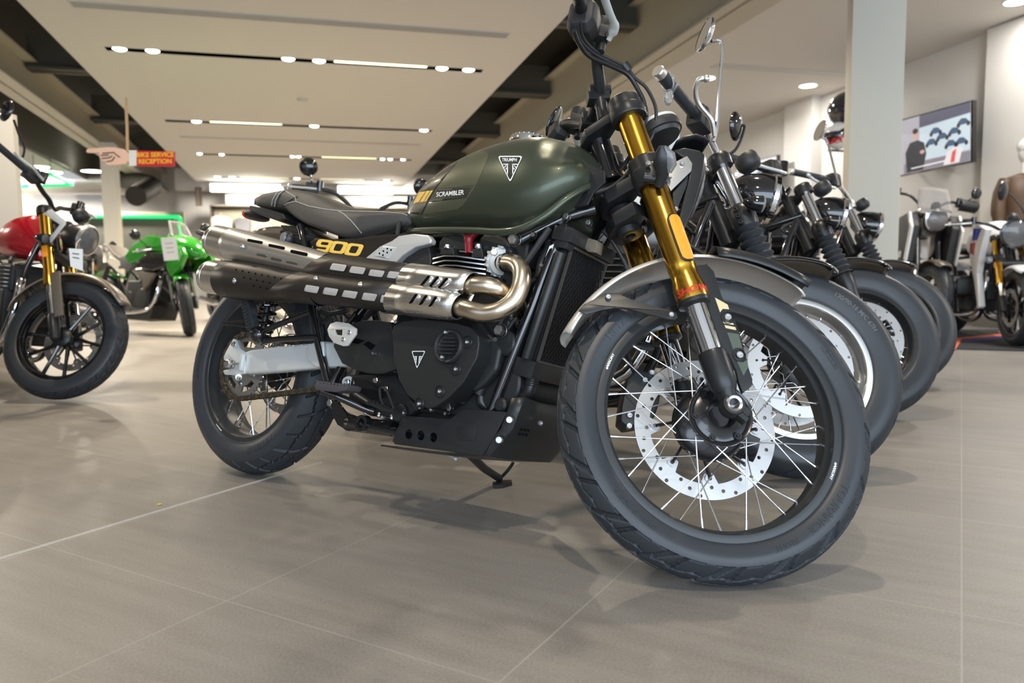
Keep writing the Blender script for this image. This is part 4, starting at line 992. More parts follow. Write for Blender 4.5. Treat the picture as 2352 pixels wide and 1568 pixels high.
    q.box(u(556, 832, -.136), (.010, .012, .05)); q.cyl(u(548, 866, -.135), u(548, 866, -.11), .010, 14); q.build('axle_plate', M_cast, swo, bevel=.003)
    b = MB(); hexbolt(b, u(528, 836, -.140), r=.013, h=.010); hexbolt(b, u(536, 790, -.132), r=.007, h=.004); bolt(b, u(548, 868, -.137), r=.005); b.tube([u(516, 837, -.14), u(550, 834, -.14)], .004, 8); b.build('axle_nut', M_zinc, swo)
    q = MB(); q.slab(UL([(703, 800), (712, 790), (722, 785), (742, 783), (744, 844), (722, 842), (706, 826), (701, 812)], -.134), (0, .01, 0)); q.build('pivot_cover', M_cast, swo, bevel=.006, seg=3)
    for sg in (-1, 1):
        m_ = (lambda p: p) if sg < 0 else mir
        A = m_(u(598, 790, -.105)); B = m_(u(640, 560, -.105)); d = norm(B-A); L = np.linalg.norm(B-A); q = MB()
        q.tube([A, B], .010, 14); q.lathe([(.012, 0), (.020, .0), (.021, .03), (.012, .03)], A, d, 20, closed=True); sh = q.build('rear_shock', M_satin, root)
        q = MB(); N = 9*16; pts = []
        for i in range(N+1): a = 2*PI*i/16; e1, e2, _ = basis(d); pts.append(A+d*(.03+(L-.06)*i/N)+.027*(math.cos(a)*e1+math.sin(a)*e2))
        q.tube(pts, .0048, 8); q.build('shock_spring', M_gloss, sh)
    # chain and sprocket
    SC = RC+V3([0, -.085, 0]); R_s = .098; q = MB(); N = 43
    out = []
    for i in range(N*4): a = 2*PI*i/(N*4); out.append((SC[0]+(R_s+(.004 if i % 4 in (0, 1) else -.004))*math.cos(a), SC[1], SC[2]+(R_s+(.004 if i % 4 in (0, 1) else -.004))*math.sin(a)))
    holes = []
    for k in range(5):
        a0 = 2*PI*k/5+.2; hl2 = [(.078, a0+t) for t in np.linspace(-.42, .42, 8)]+[(.060, a0+t) for t in np.linspace(.36, -.36, 8)]; holes.append([(SC[0]+r*math.cos(a), SC[1], SC[2]+r*math.sin(a)) for r, a in hl2])
    q.slab(out, (0, .006, 0), holes); spr = q.build('sprocket', M_disc, root, label='steel rear sprocket')
    b = MB()
    for k in range(5): a = 2*PI*k/5+.2+PI/5; hexbolt(b, SC+V3([.052*math.cos(a), -.002, .052*math.sin(a)]), r=.007, h=.007)
    b.build('sprocket_bolt', M_zinc, spr)
    FS = u(800, 852, -.085); FS = u(803, 850, -.085); r2 = .042; path = []
    dx = FS-SC; D = math.hypot(dx[0], dx[2]); base = math.atan2(dx[2], dx[0]); al = math.acos((R_s-r2)/D)
    tB = (base-al); tT = (base+al)
    arc = [SC+V3([R_s*math.cos(a), 0, R_s*math.sin(a)]) for a in np.linspace(tT, tB+2*PI, 40)]
    arc2 = [FS+V3([r2*math.cos(a), 0, r2*math.sin(a)]) for a in np.linspace(tB, tT, 16)]
    loop = arc+arc2+[arc[0]]
    # resample to links
    seg = [0]
    for i in range(1, len(loop)): seg.append(seg[-1]+np.linalg.norm(loop[i]-loop[i-1]))
    tot = seg[-1]; n_l = int(tot/.0159)//2*2; q = MB(); pr = []
    for i in range(n_l):
        s_ = tot*i/n_l; k = np.searchsorted(seg, s_, 'right')-1; t_ = (s_-seg[k])/(seg[k+1]-seg[k]+1e-9); pr.append(lerp(loop[k], loop[k+1], t_))
    for i in range(n_l):
        a, b2 = pr[i], pr[(i+1) % n_l]; d = norm(b2-a); nn = np.cross(d, [0, 1, 0]); yo = .0085 if i % 2 else .006
        for sg in (-1, 1):
            o_ = [a+V3([0, sg*yo, 0])+(-d*.0065*math.cos(t)+nn*.0068*math.sin(t)) for t in np.linspace(-PI/2, PI/2, 5)]+[b2+V3([0, sg*yo, 0])+(d*.0065*math.cos(t)-nn*.0068*math.sin(t)) for t in np.linspace(-PI/2, PI/2, 5)]
            q.slab(o_, (0, sg*.002, 0))
        q.tube([a-V3([0, .0105, 0]), a+V3([0, .0105, 0])], .004, 8)
    q.build('drive_chain', M_chain, root, smooth=30, label='steel drive chain')
    # ---------------- rear wheel
    w = place(rim(.2305, .0610), RC).build('rear_wheel', M_rimb, root, label='black spoked rear wheel rim')
    t = tyre(.321, .146, .224, .060, .066, .034, pat_rear, 840, 52, .0065)
    place(t, RC).build('tire', [M_rub, M_rubs], w, smooth=28)
    tx = MB()
    for s_, th, sz in (('METZELER', -62, .026), ('TOURANCE', 60, .026), ('150/70 R 17 M/C 69V', 180, .013)): ring_text(tx, s_, .2535, side_y(.321, .146, .224, .060, .066, .034), math.radians(th), sz, .0011, bold=.0004, shear=.12, slope=-.1)
    place(tx, RC).build('sidewall_lettering', M_rubs, w)
    st = MB(); ring_text(st, 'eARRONT', .2235, .0612, math.radians(-118), .0085, .0001, shear=.3, bold=.0003); place(st, RC).build('rim_sticker', M_white, w)
    for k in range(32):
        A, B = spoke_pts(k, 32, .2035, .050, .040, 1.1); place(spoke_mb(A, B, .0019), RC).build('spoke', M_chrome, w)
    h = MB(); h.lathe([(.0001, -.075), (.045, -.075), (.060, -.070), (.062, -.050), (.050, -.045), (.036, -.035), (.034, 0), (.036, .035), (.055, .040), (.058, .055), (.03, .06), (.0001, .075)], n=48); h.cyl((0, -.14, 0), (0, .14, 0), .009, 12)
    place(h, RC).build('hub', M_satin, w)
    d = drilled_disc(.1275, .100, .005, 6, 3, 10, y=.075); place(d, RC).build('brake_disc', M_disc, w)
    # ---------------- tank
    XS = [.530, .545, .58, .64, .72, .80, .88, .95, 1.01, 1.06, 1.095, 1.118, 1.128]
    ZT = [.790, .812, .850, .892, .929, .950, .962, .964, .954, .935, .910, .880, .850]
    ZB = [.735, .728, .722, .716, .710, .703, .696, .690, .697, .728, .772, .808, .835]
    WD = [.030, .060, .088, .112, .133, .150, .162, .168, .166, .152, .128, .090, .045]
    rings = []; NN = 64; st_ = []
    xs2 = np.linspace(0, len(XS)-1, 60)
    def cri(arr, t):
        i = int(min(max(math.floor(t), 0), len(arr)-2)); f_ = t-i; p = [arr[max(i-1, 0)], arr[i], arr[i+1], arr[min(i+2, len(arr)-1)]]
        return .5*((2*p[1])+(p[2]-p[0])*f_+(2*p[0]-5*p[1]+4*p[2]-p[3])*f_**2+(3*p[1]-p[0]-3*p[2]+p[3])*f_**3)
    for t_ in xs2:
        x, zt, zb, wd = (cri(a, t_) for a in (XS, ZT, ZB, WD)); zc = lerp(zb, zt, .36); ring = []
        for k in range(NN):
            a = 2*PI*k/NN; c, s = math.cos(a), math.sin(a)
            if s >= 0: y = wd*np.sign(c)*abs(c)**.82; z = zc+(zt-zc)*abs(s)**.86
            else: y = wd*np.sign(c)*abs(c)**.60*(1-.10*abs(s)); z = zc-(zc-zb)*abs(s)**.9
            # knee scallop towards the rear and steering recess at the front
            kn = math.exp(-((x-.60)/.09)**2)*math.exp(-((z-.77)/.05)**2); y -= np.sign(y)*.012*kn
            ss = lambda q_: (lambda w_: w_*w_*(3-2*w_))(min(1, max(0, q_))); fs_ = ss((x-1.005+(z-.90)*.35)/.030)*ss((z-.852)/.030)*ss(abs(c)*2.2-.3); y -= np.sign(y)*.024*fs_
            # bottom seam flange
            ring.append(V3([x, y, z]))
        rings.append(ring)
    q = MB(); q.loft(rings); tank = q.build('fuel_tank', M_olive, root, smooth=70, label='matte dark green fuel tank'); bvt = q.bvh()
    # rolled lower lip round the tank
    lip = []
    for t_ in np.linspace(.3, len(XS)-1.0, 70):
        x, zt, zb, wd = (cri(a, t_) for a in (XS, ZT, ZB, WD)); lip.append(V3([x, -wd*.93, zb+.004]))
    for sg in (1, -1): q = MB(); q.tube(cr([p if sg > 0 else mir(p) for p in lip], 2), .0065, 10, sy=1.4); q.build('tank_lip', M_olive, tank, smooth=70)
    # decals
    Z6 = lambda pts: [(900+x*.21259, 260+y*.21259) for x, y in pts]
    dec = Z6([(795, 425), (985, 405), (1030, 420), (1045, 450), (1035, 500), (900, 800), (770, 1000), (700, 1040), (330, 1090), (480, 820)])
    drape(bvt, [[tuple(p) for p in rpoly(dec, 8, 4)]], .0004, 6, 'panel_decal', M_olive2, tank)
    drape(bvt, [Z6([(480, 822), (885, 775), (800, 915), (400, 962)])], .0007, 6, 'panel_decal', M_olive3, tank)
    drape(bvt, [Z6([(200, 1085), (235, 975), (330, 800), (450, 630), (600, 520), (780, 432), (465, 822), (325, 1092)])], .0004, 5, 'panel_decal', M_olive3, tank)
    for pts in ([(298, 855), (370, 845), (290, 970), (230, 980)], [(378, 842), (416, 838), (344, 962), (300, 968)], [(424, 837), (450, 834), (372, 957), (350, 960)]): drape(bvt, [Z6(pts)], .0012, 4, 'yellow_stripe', M_yel, tank)
    def draped_text(bv, txt, c, wpx, size, nm, m, par, ang=0., shear=0., off=.001, bold=0., aspect=1., vs_=None):
        vs, fs = text_mesh(txt, 1., shear=shear, bold=bold, cut=.35, aspect=aspect); w0 = vs[:, 0].max()-vs[:, 0].min(); k = wpx/w0; ca, sa = math.cos(ang), math.sin(ang)
        mx = (vs[:, 0].max()+vs[:, 0].min())/2; my = (vs[:, 1].max()+vs[:, 1].min())/2; ky = size/(vs[:, 1].max()-vs[:, 1].min())
        A = [(c[0]+(x-mx)*k*ca+(y-my)*ky*sa*0, c[1]-(x-mx)*k*sa-(y-my)*ky) for x, y, z in vs]
        return drape_vf(bv, A, fs, off, nm, m, par, .0003)
    draped_text(bvt, 'SCRAMBLER', Z6([(633, 868)])[0], 300*.21259, 52*.21259, 'lettering', M_white, tank, ang=.09, shear=.12, bold=.02, off=.0016)
    def draped_badge(bv, c, wpx, hpx, nm, par, off, skew=.0):
        f_ = lambda p: (c[0]+p[0]*wpx+p[1]*0, c[1]-p[1]*hpx+p[0]*skew)
        drape(bv, [[f_(p) for p in bg[0]]], off, 5, nm, M_tank_bl, par)
        for l in lines: drape(bv, [[f_(p) for p in lp] for lp in l], off+.0006, 5, nm+'_lines', M_white, par)
    draped_badge(bvt, Z6([(1281, 600)])[0], 272*.21259, 270*.21259, 'tank_badge', tank, .0008)
    draped_text(bvt, 'TRIUMPH', Z6([(1273, 507)])[0], 160*.21259, 36*.21259, 'badge_lettering', M_white, tank, bold=.02, off=.0016)
    # filler cap
    q = MB(); tc = u(1209, 316, 0); cap_ax = V3([.05, 0, 1]); base_ = V3([tc[0]+.012, 0, .970])
    q.lathe([(.048, -.01), (.052, -.006), (.052, .006), (.049, .012), (.045, .013), (.043, .010), (.041, .017), (.025, .024), (.0001, .026)], base_, cap_ax, 48); cp = q.build('filler_cap', M_chrome, tank, smooth=35)
    b = MB()
    for i in range(24): a = i*PI/12; b.sph(base_+V3([.047*math.cos(a), .047*math.sin(a), .0125]), .0028, 8, 6)
    b.build('cap_bolt', M_chrome, cp)
    # front side panels below the headstock
    yslab([(1335, 360), (1350, 375), (1388, 392), (1390, 418), (1365, 440), (1350, 470), (1296, 480), (1322, 450), (1340, 410)], -.075, .006, 'tank_side_panel', M_satin, root, .002)
    # ---------------- seat
    def seat_ring(cx_, zt, zb, wt, wb, wm=None, tilt=0, x2=None):
        wm = wm or max(wt, wb)*1.04; ring = []
        pts = [(0, zt), (wt*.55, zt-.001), (wt*.86, zt-.006), (wt, zt-.016), (wm, lerp(zt, zb, .45)), (wb, zb+.010), (wb*.93, zb), (0, zb)]
        full = [(y, z) for y, z in pts]+[(-y, z) for y, z in pts[-2:0:-1]]
        return [V3([cx_, y, z]) for y, z in full]
    # top line, bottom line: sampled along the side outline
    tl = lambda x, y, Y: u(x, y, Y)
    S = []
    data = [  # top px, bottom px, half width top / bottom
        ((583, 462), (584, 466), .060, .060), ((590, 446), (588, 470), .085, .085), ((612, 439), (612, 472), .096, .100), ((650, 434), (646, 475), .100, .108), ((676, 436), (668, 492), .104, .112),
        ((705, 446), (700, 513), .112, .122), ((735, 466), (740, 527), .118, .132), ((770, 478), (778, 540), .118, .138), ((810, 482), (812, 537), .112, .136), ((860, 484), (862, 525), .098, .122), ((910, 487), (912, 517), .084, .105), ((934, 492), (933, 512), .078, .095)]
    rr = []
    for (tp_, bt, wt, wb) in data:
        T = u(*tp_, -wt*.8); Bm = u(*bt, -wb); x = (T[0]+Bm[0])/2 if True else 0; rr.append(seat_ring(Bm[0], T[2]+(.0), Bm[2], wt, wb))
    dense = []
    for i in range(len(rr)-1):
        for k in range(4):
            t_ = k/4; dense.append([cri_pt(rr, i, t_, j) for j in range(len(rr[0]))])
    dense.append(rr[-1])
    q = MB(); q.loft(dense); seat = q.build('seat', M_seat, root, smooth=60, label='black two-part bench seat with pale stitching'); bvs = q.bvh()
    def stitch(pts, nm='stitch', r=.0011, m=M_stitch, off=.0008, dash=True):
        P_ = []
        for i in range(len(pts)-1):
            for k in range(14):
                t_ = k/14; P_.append((lerp(pts[i][0], pts[i+1][0], t_), lerp(pts[i][1], pts[i+1][1], t_)))
        P_.append(pts[-1]); H = [hit(bvs, x, y, off)[0] for x, y in P_]; H = [h_ for h_ in H if h_ is not None]; q = MB()
        if dash:
            D = [H[0]]
            acc = 0
            for i in range(len(H)-1):
                a, b2 = H[i], H[i+1]; L_ = np.linalg.norm(b2-a)
                if L_ > .03: continue
                n_ = max(1, int(round(L_/.0055)))
                for k in range(n_):
                    s0 = lerp(a, b2, k/n_); s1 = lerp(a, b2, (k+.62)/n_); q.tube([s0, s1], r, 5)
        else: q.tube(H, r, 6)
        if len(q.v): q.build(nm, m, seat)
    Z8 = lambda pts: [(400+x*.2381, 340+y*.2381) for x, y in pts]
    stitch(Z8([(1045, 560), (1095, 530), (1170, 515), (1205, 525), (1300, 560), (1450, 590), (1580, 605), (1800, 612), (2000, 615), (2200, 632), (2250, 650)]))
    stitch(Z8([(1580, 605), (1640, 640), (1700, 690), (1760, 760), (1810, 822)])); stitch(Z8([(940, 555), (950, 500), (990, 430), (1040, 400)])); stitch(Z8([(970, 562), (980, 505), (1015, 440), (1065, 405)]))
    stitch(Z8([(985, 565), (1000, 500), (1030, 440), (1075, 410)]), 'seat_seam', .0022, M_matte, .0002, False); stitch(Z8([(1040, 565), (1070, 540), (1140, 490), (1165, 480), (1190, 470)]), 'seat_seam', .0022, M_matte, .0002, False); stitch(Z8([(1075, 415), (1165, 470), (1180, 515)]))
    # tail unit
    tu = yslab([(569, 480), (574, 471), (610, 478), (650, 490), (656, 502), (640, 506), (610, 496), (586, 489)], -.085, .17, 'tail_cowl', M_plas, root, .004)
    q = MB(); q.sph(u(590, 497, -.03), (.035, .045, .014), 20, 12); q.build('tail_light_housing', M_plas, root); q = MB(); q.sph(u(573, 495, -.04), (.010, .030, .013), 20, 12); q.build('tail_light', M_redlens, root)
    q = MB(); q.slab(UL([(640, 515), (700, 520), (735, 545), (720, 560), (715, 575), (690, 575), (660, 548)], -.10), (0, .2, 0)); q.build('subframe_panel', mat('gloss_dark_green', (.010, .016, .012), rough=.12, coat=1.), root, bevel=.008, seg=3)
    # rear fender
    rows = []; 
    for i in range(31):
        a = lerp(math.radians(70), math.radians(116), i/30); row = []
        for j in range(11): t_ = -1+2*j/10; row.append(RC+V3([(.440+.012*(1-t_*t_))*math.cos(a), t_*.080, (.440+.012*(1-t_*t_)-.02*(abs(t_) > .9))*math.sin(a)]))
        rows.append(row)
    q = MB(); q.sheet(rows); rf = q.build('rear_fender', M_champ, root, smooth=60); md = rf.modifiers.new('t', 'SOLIDIFY'); md.thickness = .003
    # rear indicators
    q = MB(); c_ = u(662, 548, -.16); q.sph(c_, (.020, .018, .022), 18, 12); q.tube([c_, c_+V3([.01, .06, .0])], .008, 10); ri = q.build('turn_signal', M_satin, root); q = MB(); q.sph(u(655, 546, -.168), (.0155, .014, .017), 18, 12); q.build('lens', M_clear, ri)
    q = MB(); A = u(448, 530, .16); B = u(480, 541, .16); q.tube([A, lerp(A, B, .3), B, lerp(A, B, 1.6)], [.004, .011, .013, .009], 14); q.build('turn_signal', M_satin, root)
    # side panel with 900 and silver trim
    yl = [(708, 556), (722, 547), (770, 548), (820, 546), (850, 540), (935, 535), (928, 550), (895, 561), (860, 585), (826, 600), (780, 590), (726, 574)]
    q = MB(); q.slab(UL(yl, -.128), (0, .02, 0)); sp = q.build('side_panel', M_shield, root, bevel=.006, seg=3, label='black side panel with yellow 900'); bvp = q.bvh()
    m_num = mat('number_yellow', (.85, .55, .10), rough=.35)
    zero = [[(0, 0), (0, 1), (1, 1), (1, 0)], [(.27, .21), (.73, .21), (.73, .79), (.27, .79)]]; nine = [[(0, .36), (0, 1), (1, 1), (1, 0), (0, 0), (0, .20), (.73, .20), (.73, .36)], [(.27, .56), (.73, .56), (.73, .80), (.27, .80)]]
    for (bx_, by_), gl in (((719, 575.5), nine), ((752.5, 579.5), zero), ((788, 584.5), zero)):
        lp = []
        for k, l in enumerate(gl): lp.append([(bx_+x*37+y*13, by_+x*4.6-y*27) for x, y in [tuple(p) for p in rpoly(l, (.24, .12)[k], 3)]])
        drape(bvp, lp, .0009, 4, 'number_decal', m_num, sp, .0003)
    tr = [(828, 600), (850, 583), (872, 565), (900, 552), (915, 541), (950, 536), (983, 539), (991, 550), (988, 559), (955, 567), (925, 586), (905, 607), (890, 613), (860, 606)]
    q = MB(); q.slab(UL(tr, -.136), (0, .022, 0)); tm = q.build('silver_trim', M_trim, root, bevel=.006, seg=3, label='brushed aluminium throttle body trim'); bvq = q.bvh()
    drape(bvq, [Z4_([(1720, 735), (1800, 640), (1925, 660), (1850, 765)])], .0004, 6, 'trim_recess', M_cast, tm)
    for x, y in ((1772, 713), (1808, 692), (1843, 670), (1803, 728), (1841, 705), (1876, 682)):
        c_ = (420+x*sc, 400+y*sc); drape(bvq, [[(c_[0]+1.9*math.cos(a), c_[1]+2.3*math.sin(a)) for a in np.linspace(0, 2*PI, 9)[:-1]]], .0009, 9, 'trim_hole', M_ink, tm, .0002)
    yslab([(905, 615), (925, 592), (950, 575), (985, 565), (990, 600), (985, 620)], -.118, .08, 'intake_cover', M_plas, root, .004)
    b = MB()
    for px, py, Y, r in ((1078, 866, -.13, .006), (1118, 868, -.12, .007), (1149, 852, -.11, .006), (1150, 884, -.10, .005), (1140, 780, -.13, .006), (1034, 938, -.14, .007), (1026, 950, -.13, .005), (1205, 648, -.11, .006), (1246, 610, -.11, .005), (1226, 540, -.12, .006), (1262, 523, -.08, .008), (1290, 512, -.08, .006), (860, 812, -.17, .004), (730, 706, -.12, .006), (866, 874, -.15, .008), (890, 893, -.15, .007)): hexbolt(b, u(px, py, Y), r=r)
    b.build('engine_bolt', M_zinc, eng)
    for pts, r, m in (([(1078, 850, -.12), (1120, 862, -.11), (1160, 840, -.10)], .007, M_plas), ([(1110, 880, -.11), (1105, 920, -.11), (1120, 935, -.10)], .012, M_satin), ([(1070, 890, -.12), (1060, 925, -.12)], .010, M_satin), ([(1170, 740, -.09), (1150, 800, -.11), (1120, 850, -.12), (1100, 905, -.12)], .013, M_case), ([(820, 720, -.11), (790, 760, -.11), (775, 800, -.11)], .010, M_gloss), ([(735, 716, -.10), (760, 720, -.09), (800, 712, -.09)], .007, M_plas)):
        q = MB(); q.tube(cr([u(*p) for p in pts], 6), r, 12); q.build('hose', m, eng)
    # small dark machinery filling the centre
    rnd = random.Random(3)
    for i in range(26):
        q = MB(); x = rnd.uniform(.35, 1.02); z = rnd.uniform(.26, .70); Y = -rnd.uniform(.06, .115)
        k = i % 3
        if k == 0: q.tube(cr([(x, Y, z), (x+rnd.uniform(-.06, .06), Y-.01, z+rnd.uniform(-.05, .05)), (x+rnd.uniform(-.12, .12), Y, z+rnd.uniform(-.08, .08))], 5), rnd.uniform(.004, .008), 8)
        elif k == 1: q.cyl((x, Y-.02, z), (x, Y+.03, z), rnd.uniform(.010, .020), 14); hexbolt(q, (x, Y-.02, z), r=.006)
        else: q.box((x, Y, z), (rnd.uniform(.02, .05), .03, rnd.uniform(.015, .04)))
        q.build(('hose', 'engine_plug', 'bracket')[k], (M_plas, M_satin, M_gloss)[i % 3], eng, bevel=.0 if k == 0 else .002)
    for pts, r in (([(1240, 535, -.06), (1262, 560, -.07), (1245, 600, -.08), (1238, 640, -.09)], .011), ([(1100, 640, -.08), (1160, 660, -.09), (1230, 640, -.09), (1268, 560, -.08)], .006), ([(1200, 780, -.08), (1165, 830, -.09), (1150, 870, -.1)], .010), ([(1000, 525, -.05), (1080, 522, -.06), (1150, 524, -.06), (1190, 518, -.06)], .009), ([(940, 540, -.07), (990, 530, -.08), (1040, 520, -.07)], .012)):
        q = MB(); q.tube(cr([u(*p) for p in pts], 6), r, 12); q.build('hose', M_plas, eng)
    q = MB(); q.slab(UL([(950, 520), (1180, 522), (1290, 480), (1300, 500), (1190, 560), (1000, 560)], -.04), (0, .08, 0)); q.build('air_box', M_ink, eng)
    yslab([(1262, 565), (1272, 560), (1262, 598), (1250, 597)], -.112, .002, 'info_label', M_paper, frm, 0)
    return root
def cri_pt(rr, i, t, j):
    n = len(rr); p = [rr[max(i-1, 0)][j], rr[i][j], rr[i+1][j], rr[min(i+2, n-1)][j]]
    return .5*((2*p[1])+(p[2]-p[0])*t+(2*p[0]-5*p[1]+4*p[2]-p[3])*t**2+(3*p[1]-p[0]-3*p[2]+p[3])*t**3)
def Z4_(pts): return [(420+x*.2551, 400+y*.2551) for x, y in pts]
# ------------------------------------------------------------------ other motorcycles, each with its own settings
def frame_at(fx, fy, th, lean, steer, wb, rf, rake=26., trail=.11):
    """frame whose front axle stands at world (fx, fy)"""
    f = Frame(0, 0, th, lean, steer, wb, rf, math.radians(rake), trail)
    p = f.M@f.steer(np.array([wb, 0, rf])); z = 0
    f.b0 = np.array([fx-p[0], fy-p[1], 0.]); return f

def simple_wheel(fr, c, R, W, rimr, yw, o, root, nm, do_steer, disc=True):
    P = lambda mb: place(mb, c, fr, do_steer)
    w = P(rim(rimr, yw)).build(nm, o['rim'], root)
    t = tyre(R, W, rimr-.006, yw-.002, W*.44, o.get('drop', W*.22), o.get('pat', pat_road), o.get('nth', 200), 24, .004)
    P(t).build('tire', [M_rub, M_rubs], w, smooth=30)
    if o['wheel'] == 'spoke':
        n = 32
        for k in range(n):
            A, B = spoke_pts(k, n, rimr-.027, .045, .035, 1.1); P(spoke_mb(A, B, .002)).build('spoke', M_chrome, w)
    else:
        for k in range(o.get('nsp', 10)):
            a = 2*PI*k/o.get('nsp', 10); da = o.get('vee', .12)*(1 if k % 2 else -1); q = MB()
            A = V3([.045*math.cos(a-da*2), 0, .045*math.sin(a-da*2)]); B = V3([(rimr-.018)*math.cos(a+da*.3), 0, (rimr-.018)*math.sin(a+da*.3)])
            q.tube([A, lerp(A, B, .5), B], [.013, .009, .011], 8, sy=.9); P(q).build('wheel_spoke', o['rim'], w)
    h = MB(); h.lathe([(.0001, -.055), (.030, -.055), (.048, -.045), (.048, -.036), (.030, -.028), (.030, .028), (.048, .036), (.048, .045), (.03, .055), (.0001, .055)], n=32); h.cyl((0, -.11, 0), (0, .11, 0), .010, 12); P(h).build('hub', o.get('hub', M_satin), w)
    if disc:
        for sg in o.get('discs', (1,)):
            d = drilled_disc(o.get('disc_r', .150), o.get('disc_r', .150)-.034, .004, 6, 2, 10, y=sg*.060); P(d).build('brake_disc', M_disc, w)
            q = MB()
            for i in range(6): a = 2*PI*i/6; q.tube([(.04*math.cos(a-.3), sg*.055, .04*math.sin(a-.3)), ((o.get('disc_r', .15)-.045)*math.cos(a), sg*.058, (o.get('disc_r', .15)-.045)*math.sin(a))], .007, 8, sy=.5)
            P(q).build('disc_carrier', o.get('carrier', M_satin), w)
    return w

def bike(label, fr, o, name='motorcycle', group=None):
    root = fr.empty(name); tag(root, label, 'motorcycle', group); wb = fr.wb; AX = fr.ax; FC = V3([wb, 0, fr.rf]); Rr = o.get('Rr', .315); RC = V3([0, 0, Rr])
    e = V3([math.cos(fr.rake), 0, math.sin(fr.rake)]); yf = o.get('yf', .098)
    AL = lambda s, y=0., f=0.: FC+AX*s+e*(f-o.get('off', .0))+V3([0, y, 0])
    def mir(p): p = V3(p); return V3([p[0], -p[1], p[2]])
    simple_wheel(fr, FC, fr.rf, o['Wf'], o['rimf'], o.get('ywf', .040), o, root, 'front_wheel', True)
    o2 = dict(o); o2['discs'] = (1,); o2['disc_r'] = .115
    if not o.get('norear'): simple_wheel(fr, RC, Rr, o.get('Wr', .15), o.get('rimr', .225), .058, o2, root, 'rear_wheel', False)
    L = o.get('fork_len', .74); lo = o.get('low_len', .30)
    for sg in (-1, 1):
        y = sg*yf; g = MB()
        if o['fork'] == 'gaiter':
            g.lathe([(.0001, -.02), (.020, -.02), (.024, .0), (.027, .05), (.0275, lo-.06), (.034, lo-.03), (.0375, lo), (.038, lo+.03), (.036, lo+.034)], AL(0, y), AX, 28)
            leg = g.steer(fr).build('fork_leg', M_satin, root)
            q = MB(); pr = []; n = 7; z0 = lo+.03; z1 = lo+.205
            for i in range(n*6+1):
                t = i/(n*6); r = lerp(.0400, .0335, t)+.0060*math.cos(2*PI*t*n); pr.append((r, lerp(z0, z1, t)))
            q.lathe(pr, AL(0, y), AX, 30); q.steer(fr).build('fork_gaiter', M_rub, leg, smooth=60)
            q = MB(); q.lathe([(.021, z1-.01), (.0365, z1), (.040, z1+.02), (.040, z1+.055), (.030, z1+.075), (.021, z1+.08)], AL(0, y), AX, 30)
            for k in range(3): bolt(q, AL(z1+.012+k*.022, y-.030, -.026), (-.6, -.8, 0), .0075, .006)
            q.steer(fr).build('lower_clamp', M_satin, root)
            q = MB(); q.cyl(AL(z1+.07, y), AL(L-.02, y), .0215, 28); q.steer(fr).build('stanchion', M_chrome, leg)
        elif o['fork'] == 'usd':
            g.lathe([(.020, lo), (.030, lo), (.031, lo+.05), (.0275, lo+.07), (.0275, L-.03)], AL(0, y), AX, 28); leg = g.steer(fr).build('fork_leg', o['fmat'], root)
            q = MB(); q.cyl(AL(.04, y), AL(lo+.02, y), .0215, 20); q.steer(fr).build('stanchion', M_chrome, leg)
            q = MB(); q.lathe([(.0001, -.03), (.022, -.03), (.026, .0), (.027, .09), (.022, .10)], AL(0, y), AX, 20); q.steer(fr).build('fork_shoe', M_satin, leg)
            q = MB(); q.box(AL(lo+.19, y-sg*-.024*1), (.028, .012, .085), ry_(-fr.rake)); q.steer(fr).build('reflector', M_amber, leg, bevel=.003)
        q = MB(); q.lathe([(.0215, -.03), (.036, -.03), (.038, -.01), (.038, .005), (.032, .014), (.0001, .018)], AL(L-.01, y), AX, 28); q.steer(fr).build('top_clamp', o.get('clamp', M_satin), root)
        if o['fork'] == 'usd': q = MB(); q.lathe([(.028, -.03), (.038, -.03), (.038, .03), (.028, .03)], AL(L-.20, y), AX, 28, closed=True); q.steer(fr).build('bottom_clamp', M_satin, root)
    q = MB(); q.tube([AL(L-.02, -yf), AL(L-.02, yf)], .019, 10, sy=1.6); q.tube([AL(L-.24, -yf), AL(L-.24, yf)], .022, 10, sy=1.4); q.tube([AL(L-.26, 0, -.03), AL(L-.0, 0, -.03)], .028, 16); q.steer(fr).build('steering_yoke', M_satin, root)
    # front fender
    a0, a1 = o.get('fend', (25, 165)); fw = o.get('fend_w', o['Wf']/2+.018); Rf = fr.rf+.022; rows = []
    for i in range(37):
        a = math.radians(lerp(a0, a1, i/36)); en = min(1, (i+1.5)/6, (37.5-i)/6); wd = fw*math.sqrt(max(.05, 1-(1-en)**2)); row = []
        for j in range(11):
            t = -1+2*j/10; row.append(FC+V3([(Rf+.016*(1-t*t)-(.012 if abs(t) > .9 else 0))*math.cos(a), t*wd, (Rf+.016*(1-t*t)-(.012 if abs(t) > .9 else 0))*math.sin(a)]))
        rows.append(row)
    q = MB(); q.sheet(rows); ff = q.steer(fr).build('front_fender', o.get('fender', M_gloss), root, smooth=60); md = ff.modifiers.new('t', 'SOLIDIFY'); md.thickness = .003
    # handlebar
    hx, hz, hw, rise = o.get('bar', (-.06, .06, .36, .10)); T = AL(L+.03, 0); B0 = V3([T[0]-.01, 0, T[2]+.03])
    half = [B0, B0+V3([0, .05, 0]), B0+V3([hx*.2, .12, rise*.6]), B0+V3([hx*.5, .20, rise]), B0+V3([hx*1.6, hw-.09, rise*1.0]), B0+V3([hx*2.2, hw, rise*.95])]
    if o.get('bar_px'): half = [V3([B0[0], 0, B0[2]-.02])]+[mir(fr.US(*p)) for p in o['bar_px']]
    q = MB(); q.tube(cr([mir(p) for p in half[1:]][::-1]+half, 5), .0125, 14); hb = q.steer(fr).build('handlebar', o.get('barmat', M_chrome), root, smooth=60)
